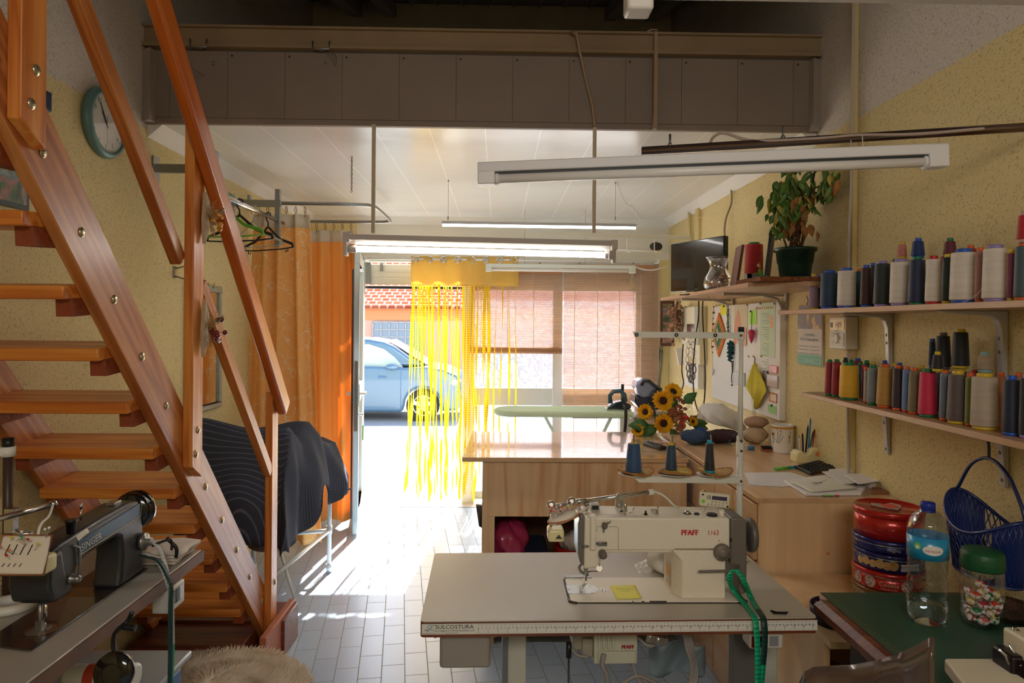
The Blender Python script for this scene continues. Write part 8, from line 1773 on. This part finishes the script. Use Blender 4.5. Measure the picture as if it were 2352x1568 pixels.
g=B();cyl_disc(g,wc,RL,fa0+.28,zc(1252),.025,.0125);g.build('label_oval',WHITE,lbw)
g=B();cyl_text(g,'mil fontes',wc,RL,fa0+.28,zc(1256),.0105,.9);g.build('label_letters',mat((200,30,50),.4),lbw)
g=B();cyl_disc(g,wc,RL,fa0-.48,zc(1246),.009,.009);g.build('label_badge',mat((120,200,90),.4),lbw);g=B();cyl_disc(g,wc,RL,fa0-.48,zc(1248),.005,.005,.0009);g.build('label_badge_centre',WHITE,lbw)
# candy jar
jc=P(2255,1434,z=ZM);kj=jc.y/F;zj=lambda v:P(2255,v,y=jc.y).z
cj=thing('candy_jar','tall glass jar with dark green screw lid on the cutting mat','jar',jc);rj=.050
g=B();outer=[(.034,ZM+.001),(rj*.9,ZM+.006),(rj,ZM+.03),(rj,zj(1310)),(rj*.96,zj(1302)),(rj*.9,zj(1296))];g.lathe([(0,ZM+.006)]+outer+[(r*.95,z)for r,z in outer[::-1][:-1]]+[(0,ZM+.009)],(jc.x,jc.y,0),n=40,cap=False);g.build('glass',CLEAR,cj)
g=B();g.lathe([(rj*.98,zj(1304)),(rj*1.02,zj(1300)),(rj*1.0,zj(1270)),(rj*.9,zj(1262)),(.001,zj(1262))],(jc.x,jc.y,0),n=36);g.build('lid',mat((30,88,50),.45,bump=(40,.3)),cj)
rn=random.Random(31);CW=[(238,232,224)];
def candym(c):
    m,nt,b=newmat('candy_wrapper');v=mapped(nt);n=nt.nodes.new('ShaderNodeTexVoronoi');n.inputs['Scale'].default_value=60;link(nt,v,n.inputs['Vector']);cc=ramp(nt,n.outputs[1],[(.0,(238,232,224)),(.62,c)],'CONSTANT');link(nt,cc,b.inputs['Base Color']);b.inputs['Roughness'].default_value=.35;return m
CMs=[candym(c)for c in((220,70,40),(40,130,70),(236,200,60),(200,40,60))];cn6=['red-orange','green','yellow','crimson']
CN={}
for k in range(25):
    lay=k//6;a=(k%6)*1.05+lay*.5;q=rj*(.60 if k%6 else.1);z=ZM+.018+lay*.021+rn.uniform(0,.004)
    M=Matrix.Translation((jc.x+math.cos(a)*q,jc.y+math.sin(a)*q,z))@Matrix.Rotation(rn.uniform(0,6),4,'Z')@Matrix.Rotation(rn.uniform(-.8,.8),4,'X');t=B(M)
    t.sph((0,0,0),.0125,(1.15,.85,.8),8,6)
    for s in(-1,1):t.add([(s*.012,0,0),(s*.019,.009,.004),(s*.020,0,-.003),(s*.019,-.009,.004)],[(0,1,2),(0,2,3)])
    tag(t.build('candy',CMs[k%4]),'white-wrapped candy with %s print in the jar, %s'%(cn6[k%4],where(a,lay,CN,k%4)),'candy','wrapped candies in the jar')
# cookie tins
tc_=P(2041,1165,y=2.20);tc_=V((tc_.x,2.20,0));RT=.104;ztn=lambda v:P(2041,v,y=2.1).z
fa1=-math.atan2(tc_.x,tc_.y)
lv=[(1146+20,1218),(1218,1252),(1252,1296),(1296,1340),(1340,1372)]
RDT=mat((190,34,26),.25,.3,coat=.4);NVT=mat((34,36,104),.25,.3,coat=.4);BRT=mat((120,84,40),.3,.4,coat=.4)
names=[('red cookie tin with a floral heart lid, topmost of the stack',RDT),('dark blue cookie tin with silver rings, second from the top of the stack',NVT),('dark blue butter cookie tin with printed biscuits, third in the stack',NVT),('red cookie tin with lettering and round winter vignettes, fourth in the stack',RDT),('brown and gold tin at the bottom of the tin stack',BRT)]
tins=[];ztops=[ztn(v)for v in(1176,1226,1262,1306,1352)]+[.655]
ztops=[.985,.895,.853,.795,.735,.655]
for k,(lb_,m_)in enumerate(names):
    t=thing('cookie_tin',lb_,'tin',(tc_.x,tc_.y,ztops[k+1]),'stacked cookie tins');z1_,z0_=ztops[k]-.0006,ztops[k+1]+.0006;r=RT*(1+.012*(k%2))
    if k==0:B().lathe([(r*.985,z0_),(r*.985,z1_-.012)],(tc_.x,tc_.y,0),n=56,cap=True).build('body',m_,t);B().lathe([(r*1.0,z1_-.022),(r*1.015,z1_-.006),(r*.98,z1_-.001),(r*.93,z1_-.001),(r*.92,z1_-.004),(.001,z1_-.003)],(tc_.x,tc_.y,0),n=56).build('lid',m_,t)
    else:
        B().lathe([(r*.96,z0_),(r,z0_+.004),(r,z1_-.014),(r*.9,z1_-.012)],(tc_.x,tc_.y,0),n=56).build('body',m_,t)
        g=B();g.lathe([(r*1.012,z1_-.016),(r*1.018,z1_-.013),(r*1.018,z1_-.003),(r*.98,z1_)],(tc_.x,tc_.y,0),n=56);g.build('lid',m_,t)
        g=B();g.lathe([(r*1.022,z1_-.017),(r*1.026,z1_-.0155),(r*1.022,z1_-.014)],(tc_.x,tc_.y,0),n=56,cap=False);g.build('silver_ring',CHROME,t)
    tins.append((t,r,z0_,z1_))
c3=V((tc_.x,tc_.y,0))
g=B();z=ztops[0]-.003;g.prism([(tc_.x+.045*dx,tc_.y+.05*dy,z)for dx,dy in[(0,-1),(.7,-.35),(1.1,.3),(.75,.85),(.2,.6),(0,.45),(-.2,.6),(-.75,.85),(-1.1,.3),(-.7,-.35)]],(0,0,.0006));g.build('lid_heart',mat((150,120,100),.4,var=(120,(196,176,160))),tins[0][0]);g=B();g.box(tc_.x-.02,tc_.x+.025,tc_.y-.02,tc_.y+.02,z+.0008,z+.0014);g.build('lid_sticker',mat((236,90,80),.5),tins[0][0])
g=B();cyl_text(g,'Regina',c3,tins[1][1],fa1+.15,ztops[2]+.012,.014);g.build('lettering',mat((200,200,215),.4),tins[1][0])
g=B();zz6=(ztops[2]+ztops[3])/2-.006
for k,(da,r6)in enumerate(((-.85,.012),(-.64,.013),(-.42,.012),(-.22,.014),(-.03,.013),(.14,.015))):cyl_disc(g,c3,tins[2][1],fa1+da,zz6+.003*(k%2),r6,r6,.0006+.0003*(k%2),14)
g.build('biscuit_print',mat((222,180,120),.5,var=(90,(190,140,80))),tins[2][0])
g=B();cyl_rect(g,c3,tins[2][1],fa1+.34,fa1+.95,zz6-.012,zz6+.010,.0006);g.build('name_panel',mat((206,206,210),.4),tins[2][0])
g=B();cyl_text(g,'BUTTER COOKIES',c3,tins[2][1],fa1+.66,zz6-.002,.0095,.9,.0014);cyl_text(g,'DELICIOUS & CRUNCHY',c3,tins[2][1],fa1+.66,zz6-.0095,.0045,.9,.0014);g.build('lettering',mat((40,36,60),.5),tins[2][0])
zz7=(ztops[3]+ztops[4])/2-.006;g=B();cyl_text(g,'Cookie',c3,tins[3][1],fa1+.03,zz7-.006,.021,.9);cyl_text(g,'COLLECTION',c3,tins[3][1],fa1+.03,zz7-.0155,.0068,1.1);cyl_text(g,'THE',c3,tins[3][1],fa1+.03,zz7+.0135,.0055,1.2);g.build('lettering',mat((226,190,150),.4),tins[3][0])
for da in(-.95,-.5,.52):g=B();cyl_disc(g,c3,tins[3][1],fa1+da,zz7,.018,.018,.0006);g.build('vignette',mat((130,70,50),.5,var=(140,(220,200,180))),tins[3][0])
# low unit under the tins, round tins and baskets
lu=thing('low_shelf_unit','low wooden shelf unit in the gap between the cabinet and the cutting table','shelf unit',(1.2,2.25,0))
B().box(.97,XR-.004,1.96,cy0-.01,.632,.652).build('top_board',BEE,lu);B().box(.97,XR-.004,1.96,cy0-.01,.28,.30).build('lower_board',BEE,lu)
for x in(.97,XR-.024):B().box(x,x+.018,2.0,cy0-.012,.0,.631).build('side_board',BEE,lu)
for(u,v,r,h,c,lb_)in((1895,1376,.062,.05,(34,36,70),'round navy tin of buttons behind the mat table corner'),):
    c=P(u,v,y=2.12);t=thing('button_tin',lb_,'tin',(1.06,2.12,.653));B().lathe([(.078,.6535),(.08,.70),(.076,.70),(.076,.69),(.001,.688)],(1.06,2.10,0),n=40).build('body',mat((30,34,66),.3,.3),t)
    g=B();rn=random.Random(9)
    for k in range(40):a=rn.uniform(0,6.28);q=math.sqrt(rn.random())*.068;g.lathe([(.007,0),(.007,.003)],(1.06+math.cos(a)*q,2.10+math.sin(a)*q,.689+rn.uniform(0,.004)),n=8)
    o=g.build('buttons',mat((120,96,90),.4,var=(60,(60,50,60))),t);o['kind']='stuff'
g=B();c=V((1.09,2.13,.7015));g.prism([c+V((x,y,0))for x,y in[(-.07,0),(-.06,.03),(-.02,.045),(.03,.03),(.09,.04),(.13,.0),(.11,-.03),(.04,-.035),(0,-.02),(-.05,-.03)]],(0,0,.008));tag(g.build('cardboard_soles',mat((200,160,134),.9)),'tan shoe-sole shaped cardboard pieces on the navy button tin','cardboard')
g=B();g.lathe([(.07,.301),(.09,.36),(.094,.40),(.09,.40),(.07,.32)],(1.16,2.12,0),n=30,cap=False);g.lathe([(.07,.302),(.001,.303)],(1.16,2.12,0),n=30,cap=False);tag(g.build('wicker_basket',mat((176,116,62),.8,bump=(120,1.2),var=(60,(140,84,40)))),'small wicker basket on the lower board of the low shelf unit','basket')
g=B();g.lathe([(.10,.301),(.11,.33),(.105,.37),(.09,.372)],(1.14,2.345,0),n=30);tag(g.build('button_bowl',mat((80,40,36),.3,var=(60,(150,60,50)))),'dark patterned round tin behind the wicker basket','tin')
g=B();g.tube([P(1722,1235,y=2.3),P(1730,1250,y=2.28),P(1738,1268,y=2.27)],[.012,.02,.01],8);tag(g.build('plastic_scrap',mat((214,214,218),.2,coat=.6)),'crumpled clear plastic scrap between machine and cabinet','plastic')if 0 else None
# wicker tray, glass and overlocker at the near right corner
g=B();a=P(2340,1425,z=ZM);g.lathe([(.0,.0),(.07,.0),(.085,.02),(.088,.022),(.07,.006),(0,.005)],(a.x-.01,a.y+.04,ZM+.0005),n=30,cap=False);tag(g.build('wicker_tray',mat((96,64,40),.8,bump=(100,1.2),var=(50,(60,40,28)))),'dark wicker dish behind the drinking glass at the wall','dish')
a=V((1.335,1.64,ZM));g=B();g.lathe([(0,.0),(.028,.0),(.036,.10),(.0345,.10),(.027,.006),(0,.005)],(a.x,a.y,ZM+.0005),n=30,cap=False);g=g;tag(g.build('drinking_glass',CLEAR),'clear drinking glass near the wall beside the candy jar','glass')
ov=thing('overlocker','cream overlock sewing machine at the near end of the cutting mat','overlocker',(1.28,1.42,ZM));zo1=ZM+.05
zo1=P(2200,1510,y=1.45).z
g=B();g.prism([P(2168,1510,z=zo1),P(2282,1510,z=zo1),P(2420,1600,z=zo1),P(2420,1680,z=zo1),P(2300,1680,z=zo1)][::-1],(0,0,-.03));g.build('cloth_plate',BEIGE,ov,bev=.006,seg=3)
a=P(2300,1600,z=zo1);g=B();g.box(a.x-.03,1.44,1.15,1.36,ZM,zo1-.03);g.build('base',mat((52,46,44),.4),ov,bev=.01)
g=B();q=P(2330,1520,y=1.40);g.box(q.x-.02,1.44,1.38,1.44,ZM+.002,zo1+.035);g.build('loopers',mat((34,28,28),.35,.4),ov,bev=.006)
g=B();q0=P(2316,1480,y=1.40);g.tube([q0,P(2330,1500,y=1.40),P(2345,1530,y=1.38)],.003,6);g.cyl(P(2330,1440,y=1.42),P(2332,1530,y=1.42),.004,n=8);g.sph(P(2336,1452,y=1.42),.008);g.tube([P(2296,1492,y=1.38),P(2310,1505,y=1.38),P(2318,1524,y=1.38)],.0028,6);g.build('chrome_levers',CHROME,ov)
g=B();q=P(2345,1490,y=1.40);g.box(q.x-.01,q.x+.08,1.36,1.44,q.z-.02,q.z+.03);g.build('head',BEIGE,ov,bev=.006)
# chair back
ch=thing('chair','smoky brown translucent plastic chair tucked between the two tables','chair',(.75,1.2,0))
CHM=mat((120,98,84),.18,trans=.45,coat=.5,spec=.5)
top_=[(1838,1568,1.60),(1850,1540,1.59),(1868,1531,1.58),(1905,1529,1.56),(1960,1526,1.52),(2020,1515,1.47),(2075,1497,1.41),(2115,1478,1.36),(2142,1463,1.33)]
pts=[P(u,v,y=y)for u,v,y in top_]
def chf(i,j):
    s=i*(len(pts)-1);k=min(int(s),len(pts)-2);p=pts[k].lerp(pts[k+1],s-k);return p+V((-.03*j,-.05*j,-.36*j))
g=B();g.grid(chf,32,8);g.build('backrest',CHM,ch,solid=.008)
pb_=pts[4]+V((-.03,-.05,-.36));g=B();g.box(.40,.84,1.02,1.42,.43,.45);g.build('seat',CHM,ch,bev=.02,seg=3)
for(x,y)in((.43,1.05),(.81,1.05),(.43,1.39),(.81,1.39)):B().cyl((x,y,0),(x,y,.43),.012,n=12).build('leg',CHROME,ch)
g=B();g.cyl((.45,1.40,.44),pts[2]+V((-.028,-.05,-.34)),.01,n=10);g.cyl((.81,1.30,.44),pts[7]+V((-.028,-.05,-.34)),.01,n=10);g.build('back_support',CHROME,ch)
